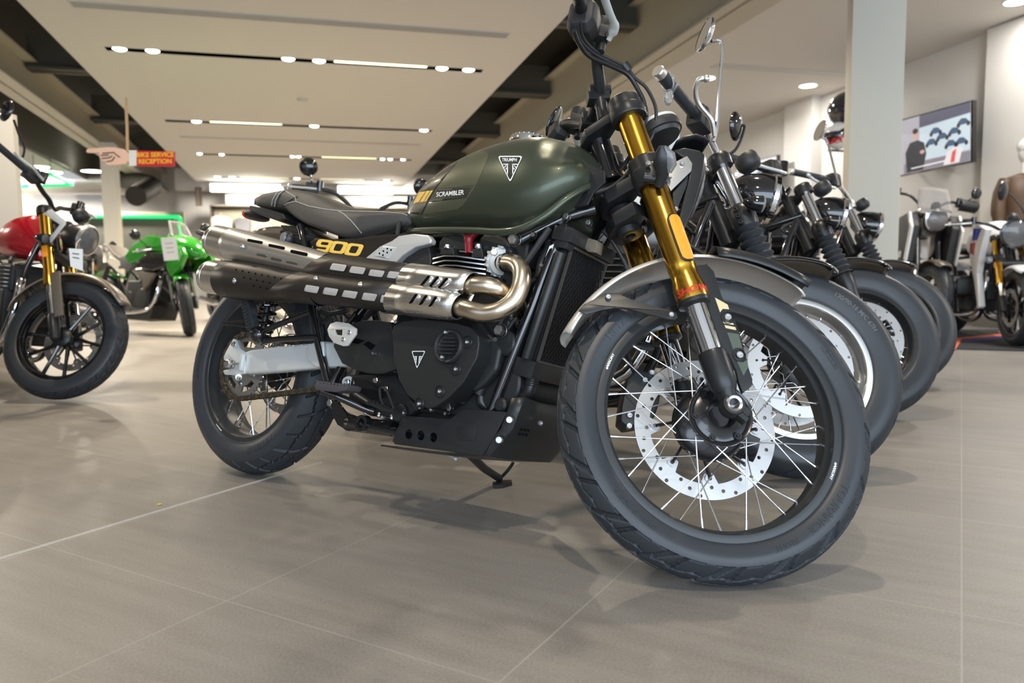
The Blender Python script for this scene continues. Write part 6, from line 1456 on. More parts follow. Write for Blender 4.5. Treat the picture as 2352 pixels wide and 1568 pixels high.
def room():
    wallm = mat('wall_paint', (.64, .62, .59), rough=.85, bump=.1, bscale=120); ceilm = mat('ceiling_paint', (.62, .59, .55), rough=.9)
    darkm = mat('roof_void', (.030, .026, .018), rough=.9); beamm = mat('beam_paint', (.46, .42, .33), rough=.55); slotm = mat('slot_black', (.003, .003, .003), rough=.9, spec=.05)
    beam2 = mat('beam_grey', (.10, .095, .075), rough=.7)
    q = MB(); rbox(q, (-4, -15, -.1), (24, 7.2, 0), tilt=False); struct(q.build('floor', floor_material(), smooth=0))
    # ceilings
    q = MB(); outline = lambda a, b, z: [W(d1, d2, CZ(d1, z)) for d1, d2 in ((a[0], a[1]), (b[0], a[1]), (b[0], b[1]), (a[0], b[1]))]
    slots = []
    for (xa, ya), (xb, yb), hw in (((240, 109), (1106, 166), .070), ((379, 277), (992, 301), .075), ((450, 352), (944, 369), .075), ((488, 406), (905, 416), .075)):
        A = at_c(xa, ya); B = at_c(xb, yb); c = (A[0]+B[0])/2; slots.append((c, A[1], B[1], hw))
    PL, PR, P1 = -2.30, 2.46, 20.6
    q.slab([W(d1, d2, CZ(d1)) for d1, d2 in ((-2, PL), (P1, PL), (P1, PR), (-2, PR))], (0, 0, .12), [[W(d1, d2, CZ(d1)) for d1, d2 in ((c-h_, a), (c+h_, a), (c+h_, b), (c-h_, b))] for c, a, b, h_ in slots]); struct(q.build('ceiling', ceilm, smooth=0))
    q = MB()
    for c, a, b, h_ in slots: rbox(q, (c-h_, a, 3.118), (c+h_, b, 3.13)); rbox(q, (c-h_, a, 3.002), (c-h_+.004, b, 3.118)); rbox(q, (c+h_-.004, a, 3.002), (c+h_, b, 3.118)); rbox(q, (c-h_, a, 3.002), (c+h_, a+.004, 3.118)); rbox(q, (c-h_, b-.004, 3.002), (c+h_, b, 3.118))
    struct(q.build('trim_1', slotm, smooth=0))
    q = MB(); rbox(q, (-2, 4.22, 3.05), (21.5, 7.2, 3.2)); struct(q.build('ceiling', ceilm, smooth=0))
    q = MB(); rbox(q, (-2, -15, 2.95), (17.6, -4.5, 3.1)); struct(q.build('ceiling', ceilm, smooth=0))
    q = MB(); rbox(q, (-2, -4.6, 4.0), (22, 4.3, 4.1)); struct(q.build('ceiling', darkm, smooth=0))
    q = MB(); rbox(q, (-4, -4.5, 2.95), (22, -4.42, 4.0)); rbox(q, (-2, 4.22, 3.05), (22, 4.3, 4.0)); struct(q.build('trim_2', beam2, smooth=0))
    # cross beams up in the void
    for i, d in enumerate((2., 5.2, 8.4, 11.6, 14.8, 18.)):
        q = MB(); rbox(q, (d, -3.38, 3.40), (d+.10, 3.76, 3.85)); rbox(q, (d-.08, -3.38, 3.40), (d+.18, 3.76, 3.43)); struct(q.build('trim_%d' % (3+i), beam2, smooth=0))
    # long steel beams
    for i, (d2, w, z0, z1) in enumerate(((-3.42, .34, 3.02, 3.50), (3.80, .26, 2.92, 3.66))):
        q = MB(); rbox(q, (-2, d2-.02, z0), (21.9, d2+.02, z1)); rbox(q, (-2, d2-w/2, z0), (21.9, d2+w/2, z0+.025)); rbox(q, (-2, d2-w/2, z1-.02), (21.9, d2+w/2, z1+.005))
        struct(q.build('trim_%d' % (9+i), beamm, smooth=0))
    q = MB(); rbox(q, (-2, 4.0, 3.0), (21.5, 4.22, 3.25)); struct(q.build('trim_11', beamm, smooth=0))
    # walls
    q = MB(); rbox(q, (-4, 7.0, 0), (22, 7.2, 3.4), tilt=False); struct(q.build('wall_right', wallm, smooth=0))
    q = MB(); rbox(q, (21.5, -15, 0), (21.7, 7.2, 4.2), tilt=False); struct(q.build('wall_back', wallm, smooth=0))
    q = MB(); rbox(q, (-4, -15.2, 0), (22, -15, 3.2), tilt=False); struct(q.build('wall_left', wallm, smooth=0))
    q = MB(); a = at_d2(2258, 300, 6.86)[0]; rbox(q, (a-2.6, 6.86, 0), (a, 7.0, 3.05), tilt=False); a1 = at_d2(1864, 300, 6.86)[0]; a0 = at_d2(1801, 300, 6.86)[0]; rbox(q, (a1, 6.86, 0), (a0, 7.0, 3.03), tilt=False); struct(q.build('wall_pilaster', wallm, smooth=0))
    q = MB(); rbox(q, (-4, 6.97, 0), (21.5, 7.0, .12), tilt=False); rbox(q, (a-2.6, 6.83, 0), (a+.0, 6.86, .12), tilt=False); struct(q.build('baseboard_right', mat('skirting', (.20, .18, .15), rough=.5), smooth=0))
    # pillars
    colm = mat('pillar_paint', (.58, .55, .47), rough=.6, bump=.05, bscale=90)
    q = MB(); c = at_y(2003, 300, 5.10); q.box((c[0], c[1], 1.5), (.305, .305, 3.0), rz_(math.radians(-17))); struct(q.build('trim_12', colm, bevel=.004))
    q = MB(); d_ = 14.6; x0, _ = at_d1(236, 480, d_); x1, _ = at_d1(270, 480, d_); rbox(q, (d_, x0, 0), (d_+.3, x1, 3.02)); struct(q.build('trim_13', colm, smooth=0))
    q = MB(); A = at_y(-60, 400, 5.4); B = at_y(38, 400, 5.4); z1 = at_y(30, 262, 5.4)[2]; q.box(((A[0]+B[0])/2, 5.42, z1/2), (B[0]-A[0], .05, z1)); struct(q.build('trim_14', mat('screen_board', (.62, .58, .50), rough=.7), smooth=0))
    # ceiling fittings
    rim_m = mat('spot_rim', (.05, .05, .045), rough=.4); glow = mat('lamp_glow', (1, .95, .85), rough=.5, emit=(1, .93, .80), estr=26., vary=0); glow2 = mat('tube_glow', (1, .97, .7), rough=.5, emit=(1, .95, .55), estr=5., vary=0)
    rows = [[(272, 110), (349, 116), (662, 137), (733, 140), (1016, 157), (1077, 161)], [(452, 281), (722, 289), (974, 300)], [(458, 353), (509, 355), (672, 360), (686, 361), (878, 367), (895, 368), (925, 368)], [(499, 406), (533, 407), (682, 410), (888, 415)]]
    names = ['nearest', 'second', 'third', 'fourth']; ordn = ['first', 'second', 'third', 'fourth', 'fifth', 'sixth', 'seventh']
    lamps = []
    for ri, row in enumerate(rows):
        for k, (px, py) in enumerate(row):
            d1, d2 = at_c(px, py); d1 = slots[ri][0]; p = W(d1, d2, CZ(d1)+.005); s = MB(); k_ = .62 if ri == 2 else 1.; s.lathe([(.066*k_, .03), (.070*k_, .0), (.074*k_, .0), (.074*k_, .04)], p, (0, 0, 1), 24)
            o = s.build('spotlight', rim_m); tag(o, 'round ceiling spotlight, %s from the left in the %s light slot' % (ordn[k], names[ri]), 'ceiling light', 'spotlights in the ceiling slots')
            s = MB(); s.lathe([(.0001, -.016), (.04*k_, -.012), (.066*k_, .0), (.066*k_, .012)], p, (0, 0, 1), 24); s.build('lamp', glow, o); lamps.append((p, ri))
    for ri, a, b, lb in ((0, (764, 143), (985, 155), 'nearest'), (1, (479, 281), (650, 287), 'second'), (2, (737, 361), (867, 366), 'third'), (3, (550, 408), (665, 411), 'fourth, left'), (3, (733, 411), (838, 414), 'fourth, right')):
        A = at_c(*a); B = at_c(*b); d = slots[ri][0]; s = MB(); rbox(s, (d-.05, A[1], 3.02), (d+.05, B[1], 3.08)); o = s.build('linear_light', rim_m); tag(o, 'long yellowish strip light in the %s ceiling slot' % lb, 'ceiling light', 'strip lights in the ceiling slots')
        s = MB(); rbox(s, (d-.035, A[1]+.02, 3.012), (d+.035, B[1]-.02, 3.03)); s.build('diffuser', glow2, o)
    # vents and details on the ceiling panel
    ventm = mat('vent_grey', (.50, .49, .46), rough=.6)
    for (xa, ya), (xb, yb), w, lb in (((160, 9), (1170, 80), .085, 'long slatted air vent across the near part of the ceiling panel'), ((412, 313), (967, 332), .04, 'thin slatted air vent across the far part of the ceiling panel')):
        A = at_c(xa, ya); B = at_c(xb, yb); c = (A[0]+B[0])/2; s = MB(); rbox(s, (c-w, A[1], 2.994), (c+w, B[1], 3.0)); o = s.build('ceiling_vent', ventm); tag(o, lb, 'air vent'); s = MB()
        for k in range(5): rbox(s, (c-w+.014+k*(2*w-.02)/5, A[1]+.02, 2.990), (c-w+.014+k*(2*w-.02)/5+w*.2, B[1]-.02, 2.994))
        s.build('slat', mat('vent_slat', (.40, .39, .37), rough=.6), o)
    A = at_c(1640, 150, 3.05); B = at_c(1965, 172, 3.05); c = (A[0]+B[0])/2; s = MB(); rbox(s, (c-.09, A[1], 3.044), (c+.09, B[1]+.6, 3.05)); tag(s.build('ceiling_vent', ventm), 'slatted air vent in the right-hand ceiling beside the pillar', 'air vent')
    d1, d2 = at_c(695, 227); s = MB(); s.lathe([(.0001, -.035), (.06, -.03), (.075, 0)], W(d1, d2, CZ(d1)), (0, 0, 1), 24); tag(s.build('smoke_detector', ventm), 'small round smoke detector in the middle of the ceiling panel', 'smoke detector')
    glow3 = mat('downlight_glow', (1, 1, 1), rough=.5, emit=(1, .98, .94), estr=16., vary=0)
    for px, py, lb in ((1856, 197, 'round white downlight in the right-hand ceiling nearest the pillar'), (1622, 180, 'round white downlight in the right-hand ceiling by the tall chrome mirror'), (2336, 4, 'round white downlight at the top right corner')):
        d1, d2 = at_c(px, py, 3.05); p = W(d1, d2, CZ(d1, 3.05)); s = MB(); s.lathe([(.105, -.002), (.12, -.006), (.125, 0)], p, (0, 0, 1), 32); o = s.build('downlight', ventm); tag(o, lb, 'ceiling light', 'downlights in the right-hand ceiling'); s = MB(); s.lathe([(.0001, -.003), (.106, -.003)], p, (0, 0, 1), 32); s.build('diffuser', glow3, o); lamps.append((p, 5))
    for k, (px, py, w) in enumerate(((92, 383, .16), (110, 395, .26), (212, 393, .20))):
        d1, d2 = at_c(px, py, 2.95); p = W(d1, d2, CZ(d1, 2.95)); s = MB(); s.lathe([(w, -.002), (w+.02, -.008), (w+.025, 0)], p, (0, 0, 1), 32); o = s.build('downlight', ventm); tag(o, ('small round downlight at the far left above the green neon', 'large round downlight right above the green neon triangle', 'round downlight left of the slim grey pillar')[k], 'ceiling light', 'downlights in the left-hand ceiling'); s = MB(); s.lathe([(.0001, -.004), (w, -.004)], p, (0, 0, 1), 32); s.build('diffuser', glow3, o)
    # back wall fixtures
    wh = mat('canopy_glow', (1, 1, 1), rough=.5, emit=(1, .98, .92), estr=14., vary=0)
    for (xa, ya), (xb, yb), lb in (((482, 431), (650, 431), 'left one of two bright light boxes on the back wall'), ((775, 436), (903, 437), 'right one of two bright light boxes on the back wall')):
        A = at_d1(xa, ya, 19.); B = at_d1(xb, yb, 19.); z = A[1]; s = MB(); rbox(s, (19., A[0], z-.09), (19.4, B[0], z+.10), tilt=False); o = s.build('light_box', ventm); tag(o, lb, 'light box', 'light boxes on the back wall'); s = MB(); rbox(s, (18.98, A[0]+.02, z-.08), (19., B[0]-.02, z+.09), tilt=False); s.build('diffuser', wh, o)
    def bx(name, p0, p1, d1, th, m, lab=None, cat=None, st=False, par=None, grp=None):
        A = at_d1(*p0, d1); B = at_d1(*p1, d1); s = MB(); rbox(s, (d1, A[0], max(B[1], .0)), (d1+th, B[0], A[1]), tilt=False); o = s.build(name, m, par, smooth=0)
        if lab: tag(o, lab, cat, grp)
        if st: struct(o)
        return o
    bx('trim_15', (400, 386), (1000, 446), 19.45, .2, wallm, st=True)
    sh = bx('roller_shutter', (518, 446), (1010, 474), 19.3, .05, mat('shutter', (.60, .58, .53), rough=.6), 'cream roller shutter above the clothes bay', 'shutter')
    s = MB()
    for k in range(5): A = at_d1(520, 449+k*5.2, 19.28); B = at_d1(1008, 451+k*5.2, 19.28); rbox(s, (19.27, A[0], A[1]-.014), (19.30, B[0], A[1]+.004), tilt=False)
    s.build('slat', ventm, sh)
    bay = bx('clothes_bay', (484, 470), (935, 600), 19.6, .05, mat('bay_back', (.16, .14, .10), rough=.8), 'dark framed clothes bay on the back wall', 'display bay')
    bx('bay_top', (484, 469), (935, 478), 18.9, .7, mat('bay_frame', (.05, .045, .04), rough=.5), par=bay); bx('bay_side', (483, 470), (488, 620), 18.9, .7, MATS['bay_frame'], par=bay)
    def garment(px, py, w, h, d1, m, lab, grp):
        c, z = at_d1(px, py, d1); s = MB(); k = w; pr = [(-.5, -.02), (-.38, .06), (-.12, .16), (0, .13), (.12, .16), (.38, .06), (.5, -.02), (.40, -.30), (.34, -.26), (.33, -1.), (-.33, -1.), (-.34, -.26), (-.40, -.30)]
        s.slab([W(d1-.05, c+x*w, z+y*(h if y < -.1 else w)) for x, y in pr], D1*.14); o = s.build('jacket', m, bevel=.02, seg=2); tag(o, lab, 'jacket', grp)
        s = MB(); s.tube(cr([W(d1, c, z+.14*w), W(d1, c, z+.22*w), W(d1, c+.03, z+.26*w), W(d1, c, z+.30*w)], 4), .006, 6); s.tube([W(d1, c-.3*w, z+.06*w), W(d1, c, z+.15*w), W(d1, c+.3*w, z+.06*w)], .012, 6); tag(s.build('clothes_hanger', M_wood), 'wooden hanger holding the '+lab.split(' on ')[0], 'hanger', 'hangers in the clothes bay'); return o
    G = 'jackets in the clothes bay'
    garment(506, 503, .50, .95, 19.2, M_cloth, 'cream knitted jacket on the leftmost hanger of the bay', G); garment(557, 505, .38, .95, 19.3, M_clothd, 'black jacket on the second hanger of the bay', G); garment(900, 500, .46, .9, 19.2, M_clothg, 'grey jacket on the rightmost hanger of the bay', G)
    ps = bx('poster', (448, 430), (465, 473), 19.40, .02, mat('poster_brown', (.16, .12, .09), rough=.6), 'narrow brown poster on the white wall left of the light box', 'poster'); bx('poster_stripe', (451, 433), (457, 470), 19.385, .01, mat('poster_pale', (.35, .30, .24), rough=.6), par=ps)
    # neon corner on the left
    neon = mat('green_neon', (.005, .2, .07), rough=.6, emit=(.006, .80, .19), estr=1.05, vary=0); pan = bx('trim_16', (180, 484), (432, 700), 17.6, .1, mat('panel_wood', (.36, .30, .245), rough=.7), st=True)
    bx('trim_17', (190, 500), (408, 700), 17.5, .08, mat('panel_dark', (.10, .10, .085), rough=.8), st=True)
    P_ = lambda px, py: (lambda a: W(17.45, a[0], a[1]))(at_d1(px, py, 17.45))
    s = MB(); s.tube([P_(205, 497), P_(411, 498), P_(414, 501), P_(419, 572)], .040, 10); tag(s.build('neon_light', neon), 'green neon tube bent round the display panel at the left', 'neon light')
    p = [at_c(*q_, 2.62) for q_ in ((78, 398), (117, 399), (165, 424), (100, 427))]; s = MB(); s.tube([W(a, b_, CZ(a, 2.62)) for a, b_ in p], .035, 8); tag(s.build('neon_light', neon), 'green neon triangle hanging under the left-hand ceiling', 'neon light'); ng = COL.objects[-1] if False else None
    s = MB(); [s.tube([W(a, b_, CZ(a, 2.65)), W(a, b_, CZ(a, 2.95))], .006, 6) for a, b_ in p]; wr = s.build('hanging_wires', M_matte); tag(wr, 'thin wires from which the green neon triangle hangs', 'wire')
    p = [at_c(*q_, 2.62) for q_ in ((44, 428), (64, 427))]; s = MB(); s.tube([W(a, b_, CZ(a, 2.62)) for a, b_ in p], .035, 8); tag(s.build('neon_light', neon), 'short piece of green neon at the far left edge', 'neon light'); s = MB(); [s.tube([W(a, b_, CZ(a, 2.65)), W(a, b_, CZ(a, 2.95))], .006, 6) for a, b_ in p[:1]]; tag(s.build('hanging_wires', M_matte), 'thin wire above the short green neon piece', 'wire')
    # ducts
    s = MB(); A = W(19.0, at_d1(20, 415, 19.)[0], at_d1(20, 415, 19.)[1]); B = W(19.0, at_d1(330, 415, 19.)[0], at_d1(330, 418, 19.)[1]); s.tube([A, lerp(A, B, .5), B], .28, 24); o = s.build('air_duct', mat('foil_duct', (.62, .60, .56), .8, .35), smooth=50); tag(o, 'silver ventilation duct running under the left-hand ceiling', 'duct')
    s = MB(); pp = [at_d1(345, 428, 17.)]; f_ = lambda px, py, d: (lambda a: W(d, a[0], a[1]))(at_d1(px, py, d)); s.tube(cr([f_(285, 412, 18.5), f_(345, 425, 18.0), f_(335, 436, 17.2), f_(312, 450, 16.6)], 6), .20, 20); tag(s.build('air_duct', mat('black_duct', (.03, .028, .022), rough=.6), smooth=50), 'black ventilation duct ending in an open bend above the green neon', 'duct')
    # hanging hand sign
    D_ = 6.4; H = lambda px, py, dy=0: at_y(px, py, D_)+V3([0, dy, 0])
    s = MB(); s.tube([H(289, 224), H(292, 290), H(293, 348)], .011, 10); st = s.build('hanging_stick', M_wood); tag(st, 'thin wooden stick holding up the pointing hand sign', 'stick')
    hand = [(198, 345), (203, 341), (222, 340), (245, 338), (262, 338), (282, 342), (293, 352), (295, 368), (288, 376), (270, 378), (250, 379), (240, 376), (246, 371), (234, 369), (232, 364), (228, 361), (230, 357), (226, 355), (229, 350), (215, 351), (199, 350)]
    s = MB(); s.slab([H(*p_) for p_ in hand], (0, .02, 0)); sg = s.build('pointing_hand_sign', M_skin, smooth=0); tag(sg, 'cut-out sign of a pointing hand with a red sleeve hanging from the ceiling', 'sign')
    s = MB()
    for pts in ([(236, 352), (262, 350), (268, 356), (276, 361)], [(246, 371), (258, 369), (264, 360)], [(234, 364), (252, 362), (258, 358)], [(232, 357), (250, 356)]): s.tube([H(x, y, -.004) for x, y in pts], .0035, 6)
    s.build('hand_outline', M_ink, sg)
    s = MB(); s.slab([H(*p_, -.004) for p_ in ((296, 345), (314, 345), (314, 380), (297, 381))], (0, .026, 0)); s.build('cuff', M_whitep, sg); s = MB(); s.slab([H(*p_, -.002) for p_ in ((314, 346), (400, 348), (400, 382), (314, 381))], (0, .024, 0)); s.build('sleeve', M_signred, sg)
    for t, y in (('BIKE SERVICE', 356), ('RECEPTION', 371)):
        vs, fs = text_mesh(t, .052, bold=.0018); c = H(357, y, -.006); s = MB(); s.add([c+V3([x, 0, h_]) for x, h_, z in vs], fs); s.build('sign_lettering', mat('sign_yellow', (.85, .42, .02), rough=.5), sg)
    # televisions
    def tv(cn, d2, lab, scr):
        P4 = [(lambda a: W(a[0], d2, a[1]))(at_d2(px, py, d2)) for px, py in cn]; s = MB(); s.slab(P4, D2*.05); o = s.build('television', M_gloss, bevel=.004); tag(o, lab, 'television'); c = sum(P4)/4
        in_ = [c+(p-c)*.955-D2*.003 for p in P4]; s = MB(); s.slab(in_, D2*.002); sc = s.build('screen', mat('tv_back_'+scr, (.3, .3, .3), rough=.3, emit=(.50, .47, .56), estr=.55, vary=0), o, smooth=0)
        f_ = lambda u_, v_: lerp(lerp(in_[0], in_[1], u_), lerp(in_[3], in_[2], u_), v_)-D2*.002   # u right, v down
        return o, f_
    def scr(f_, pts, name, col, par, k=0, e=.5):
        s = MB(); s.slab([f_(*p_)-D2*.0008*k for p_ in pts], D2*.0005); s.build(name, mat('tv_'+name, col, rough=.3, emit=col, estr=e, vary=0), par, smooth=0)
    o, f_ = tv([(2040, 283), (2235, 229), (2234, 372), (2040, 411)], 6.6, 'large television on the right wall showing a presenter and motorcycles', 'a')
    scr(f_, [(.40, .0), (1., 0), (1., .18), (.40, .22)], 'dark_band', (.10, .10, .15), o, 1); scr(f_, [(.40, .22), (1, .18), (1, .82), (.40, .82)], 'studio', (.52, .62, .70), o, 1); scr(f_, [(.2, .82), (1, .80), (1, 1), (.2, 1)], 'floor_area', (.22, .20, .24), o, 1)
    el = lambda cx_, cy_, rx, ry: [(cx_+rx*math.cos(a), cy_+ry*math.sin(a)) for a in np.linspace(0, 2*PI, 17)[:-1]]
    scr(f_, [(.24, .98), (.22, .62), (.28, .45), (.38, .43), (.46, .50), (.49, .70), (.45, .98)], 'presenter_body', (.03, .03, .04), o, 2); scr(f_, el(.35, .33, .035, .09), 'presenter_face', (.55, .35, .30), o, 3); scr(f_, el(.35, .26, .036, .05), 'presenter_hair', (.06, .04, .03), o, 4); scr(f_, el(.44, .66, .03, .035), 'presenter_hands', (.55, .35, .30), o, 4)
    for k, (x, y) in enumerate(((.55, .52), (.68, .46), (.82, .42), (.78, .62), (.92, .30), (.90, .62), (.60, .34))):
        c_ = ((.06, .10, .18), (.30, .30, .34), (.05, .05, .07))[k % 3]; scr(f_, [(x-.06, y), (x-.02, y-.06), (x+.03, y-.05), (x+.07, y+.02), (x+.03, y+.05), (x-.04, y+.05)], 'pictured_bike', c_, o, 2); scr(f_, el(x-.05, y+.05, .02, .04), 'pictured_wheel', (.03, .03, .04), o, 3); scr(f_, el(x+.06, y+.05, .02, .04), 'pictured_wheel', (.03, .03, .04), o, 3)
    scr(f_, [(.70, .98), (.74, .78), (.84, .70), (.92, .74), (.88, .98)], 'pictured_tank', (.70, .68, .70), o, 4); scr(f_, [(.78, .96), (.80, .78), (.85, .73), (.83, .96)], 'tank_stripe', (.6, .1, .1), o, 5); scr(f_, [(.30, .915), (.72, .90), (.72, .915), (.30, .93)], 'caption', (.8, .8, .8), o, 5, .8)
    s = MB(); s.slab([f_(.15, .2)+D2*.055, f_(.55, .2)+D2*.055, f_(.55, .8)+D2*.055, f_(.15, .8)+D2*.055], D2*.40); s.build('wall_bracket', M_matte, o)
    o, f_ = tv([(1690, 380), (1786, 355), (1786, 446), (1690, 452)], 6.6, 'small television further along the right wall behind the cruisers', 'b'); scr(f_, [(.3, .1), (.95, .08), (.95, .9), (.3, .92)], 'picture_area', (.35, .48, .60), o, 1)
    for x, y in ((.6, .4), (.8, .6), (.75, .3)): scr(f_, el(x, y, .08, .09), 'dark_shape', (.08, .10, .14), o, 2)
    s = MB(); s.slab([f_(.15, .2)+D2*.055, f_(.55, .2)+D2*.055, f_(.55, .8)+D2*.055, f_(.15, .8)+D2*.055], D2*.40); s.build('wall_bracket', M_matte, o)
    # helmets on a shelf near the wall
    c = (lambda a: W(a[0], 6.3, a[1]))(at_d2(1945, 262, 6.3))
    def helmet(c, r, m, lab, visor=True):
        s = MB(); s.sph(c, (r, r, r*1.02), 28, 20); s.v = [tuple(p_) for p_ in s.v]; o = s.build('helmet', m, smooth=70); tag(o, lab, 'helmet', 'helmets by the right wall'); s = MB(); 
        for k in range(9):
            pass
        s.lathe([(r*1.01, -r*.18), (r*1.03, 0), (r*1.01, r*.22)], c, (0, 0, 1), 24, a0=PI*.9, a1=PI*1.75, up=(0, 1, 0)); s.build('visor', M_screen, o, smooth=60); return o
    h1 = helmet(c+V3([.0, 0, .05]), .21, mat('helmet_black', (.012, .012, .014), rough=.2, coat=1.), 'black helmet, the upper one beside the pillar')
    c2_ = (lambda a: W(a[0], 6.1, a[1]))(at_d2(1925, 312, 6.1)); h2 = helmet(c2_, .155, M_whitep, 'white helmet with black and red graphics beside the pillar')
    vs, fs = text_mesh('UCATI', .085, bold=.002, cut=.02, shear=.2); s = MB(); o_ = []
    vd = norm(CO-c2_); e1 = norm(np.cross([0, 0, 1], -vd))*-1; e1 = norm(np.cross(V3([0, 0, 1]), vd)); e2 = np.cross(vd, e1)
    for x, y, z in vs: a_ = x/.155; b_ = (y-.055)/.155; d_ = math.cos(b_)*(math.cos(a_)*vd+math.sin(a_)*e1)+math.sin(b_)*e2; o_.append(c2_+d_*.1575)
    s.add(o_, fs); s.build('helmet_lettering', mat('helmet_red', (.6, .02, .02), rough=.3), h2)
    for k, (m_, w_) in enumerate(((M_ink, .035), (M_red, .018))):
        s = MB(); rows_ = []
        for t in np.linspace(-1.1, .9, 14): rows_.append([c2_+(lambda b_, a_: math.cos(b_)*(math.cos(a_)*vd+math.sin(a_)*e1)+math.sin(b_)*e2)(.35*math.sin(t*1.6)+.12-k*.32+q_/.155, t)*(.1568+.0006*k) for q_ in (-w_, 0, w_)])
        s.sheet(rows_); s.build('helmet_stripe', m_, h2, smooth=0)
    s = MB(); A_ = W(at_d2(1900, 345, 6.2)[0], 6.0, c2_[2]-.16); s.box(c2_+V3([.02, 0, -.172])+D2*.35, (.03, 1.0, .02), rz_(math.atan2(D2[1], D2[0])-PI/2)); tag(s.build('helmet_bracket', M_matte), 'thin black wall bracket carrying the helmets', 'bracket')
    # mannequin with cap and jacket at the right edge
    mc_ = at_y(2362, 350, 7.2); sk = mat('mannequin_white', (.70, .68, .66), rough=.4); root = bpy.data.objects.new('mannequin', None); COL.objects.link(root); root.location = (mc_[0], mc_[1], 0); tag(root, 'white mannequin in a brown leather jacket and white cap at the right edge', 'mannequin')
    s = MB(); hz = mc_[2]; s.sph((0, 0, hz), (.075, .092, .115), 24, 16); s.tube([(0, 0, hz-.08), (0, 0, hz-.20)], [.05, .058], 16); s.sph((0, -.09, hz-.01), (.014, .018, .022), 10, 8); s.loft([[V3([a*math.cos(t), b_*math.sin(t), z]) for t in np.linspace(0, 2*PI, 21)[:-1]] for z, a, b_ in ((hz-.20, .07, .06), (hz-.24, .19, .10), (hz-.40, .19, .12), (hz-.62, .14, .10), (hz-.78, .17, .11))]); s.tube([(0, 0, hz-.78), (0, 0, .03)], .02, 12); s.lathe([(.0001, .02), (.16, .02), (.17, 0)], (0, 0, 0), (0, 0, 1), 28); s.build('mannequin_body', sk, root, smooth=60)
    s = MB(); s.sph((0, .005, hz+.055), (.088, .10, .085), 24, 12); s.loft([[V3([x*.085, -.08-.10*math.sqrt(max(0, 1-x*x))*t, hz+.055-.02*t]) for x in np.linspace(-1, 1, 11)] for t in (0, .5, 1)], caps=False); s.build('cap', M_whitep, root, smooth=60)
    s = MB(); s.loft([[V3([a*math.cos(t), b_*math.sin(t), z]) for t in np.linspace(0, 2*PI, 25)[:-1]] for z, a, b_ in ((hz-.19, .08, .07), (hz-.235, .21, .12), (hz-.42, .215, .14), (hz-.64, .18, .13), (hz-.86, .20, .14), (hz-.88, .19, .13))])
    for sg_ in (-1, 1): s.tube(cr([(sg_*.19, 0, hz-.26), (sg_*.26, -.02, hz-.42), (sg_*.28, -.05, hz-.60), (sg_*.27, -.10, hz-.80)], 5), [.065]*5+[.06]*5+[.05]*6, 14)
    s.build('leather_jacket', M_leath, root, smooth=60)
    # socket, mat
    a = at_d2(2163, 632, 6.99); s = MB(); rbox(s, (a[0]-.05, 6.98, a[1]-.05), (a[0]+.05, 7.0, a[1]+.05), tilt=False); tag(s.build('wall_socket', mat('socket', (.25, .23, .20), .6, .4)), 'small grey socket plate low on the right wall', 'socket')
    fl = [at_z(x, y, .0) for x, y in ((2180, 802), (2600, 815), (2600, 760), (2192, 758))]; s = MB(); s.slab([p_+V3([0, 0, .002]) for p_ in fl], (0, 0, .006)); m_ = s.build('floor_mat', mat('mat_black', (.018, .018, .022), rough=.8), smooth=0); tag(m_, 'black floor mat with orange and blue stripes under the roadster', 'mat')
    for nm, col, pts in (('orange_stripe', (.62, .13, .05), [(2184, 785), (2186, 777), (2290, 767), (2420, 760), (2420, 764), (2292, 772), (2210, 778), (2195, 802), (2182, 802)]), ('blue_stripe', (.05, .06, .25), [(2203, 784), (2215, 779), (2292, 772), (2420, 764), (2420, 770), (2294, 777), (2222, 784)])): s = MB(); s.slab([at_z(x, y, .0085) for x, y in pts], (0, 0, .0008)); s.build(nm, mat('mat_'+nm, col, rough=.7), m_, smooth=0)
    # price cards
    def card(name, cn, y, lab, lines=3):
        P4 = [at_y(px, py, y) for px, py in cn]; s = MB(); s.slab(P4, (0, .002, 0)); o = s.build(name, M_paper, smooth=0); tag(o, lab, 'price tag', 'price tags on the motorcycles'); s = MB()
        for k in range(lines): v = .25+k*.2; A_ = lerp(lerp(P4[0], P4[1], .25), lerp(P4[3], P4[2], .25), v); B_ = lerp(lerp(P4[0], P4[1], .75), lerp(P4[3], P4[2], .75), v); s.tube([A_-V3([0, .002, 0]), B_-V3([0, .002, 0])], .0022, 4)
        s.build('printed_line', M_greypl, o); s = MB(); tp = lerp(P4[0], P4[1], .5); s.tube([tp, tp+V3([.002, .01, .03]), tp+V3([.008, .03, .045])], .002, 6); s.build('tag_string', M_whitep, o)
    card('price_tag', [(369, 547), (404, 544), (411, 596), (377, 599)], 7.66, 'white price tag hanging on the green faired motorcycle'); card('price_tag', [(158, 570), (190, 572), (190, 622), (162, 612)], 3.55, 'white price card hanging below the round headlight of the red motorcycle', 2)
    card('price_tag', [(1842, 470), (1878, 440), (1905, 512), (1870, 538)], 3.6, 'white price card on the handlebar of the third cruiser', 3); card('price_tag', [(1540, 300), (1562, 292), (1560, 342), (1537, 344)], 2.6, 'grey and white price card behind the round dial of the green motorcycle', 1)
    # litter on the floor
    p = at_z(366, 1158, .001); s = MB(); s.slab([p+V3([x, y, 0]) for x, y in ((-.006, -.003), (.004, -.005), (.007, .002), (-.002, .005))], (0, 0, .0015)); tag(s.build('paper_scrap', mat('scrap_yellow', (.6, .55, .05), rough=.6), smooth=0), 'tiny yellow scrap lying on the floor tile at the left', 'scrap')
    # double white floor line under the rear wheel
    A = at_z(-60, 1300.5, .0); B = at_z(740, 1060.7, .0); d = norm(B-A); n = V3([-d[1], d[0], 0]); s = MB()
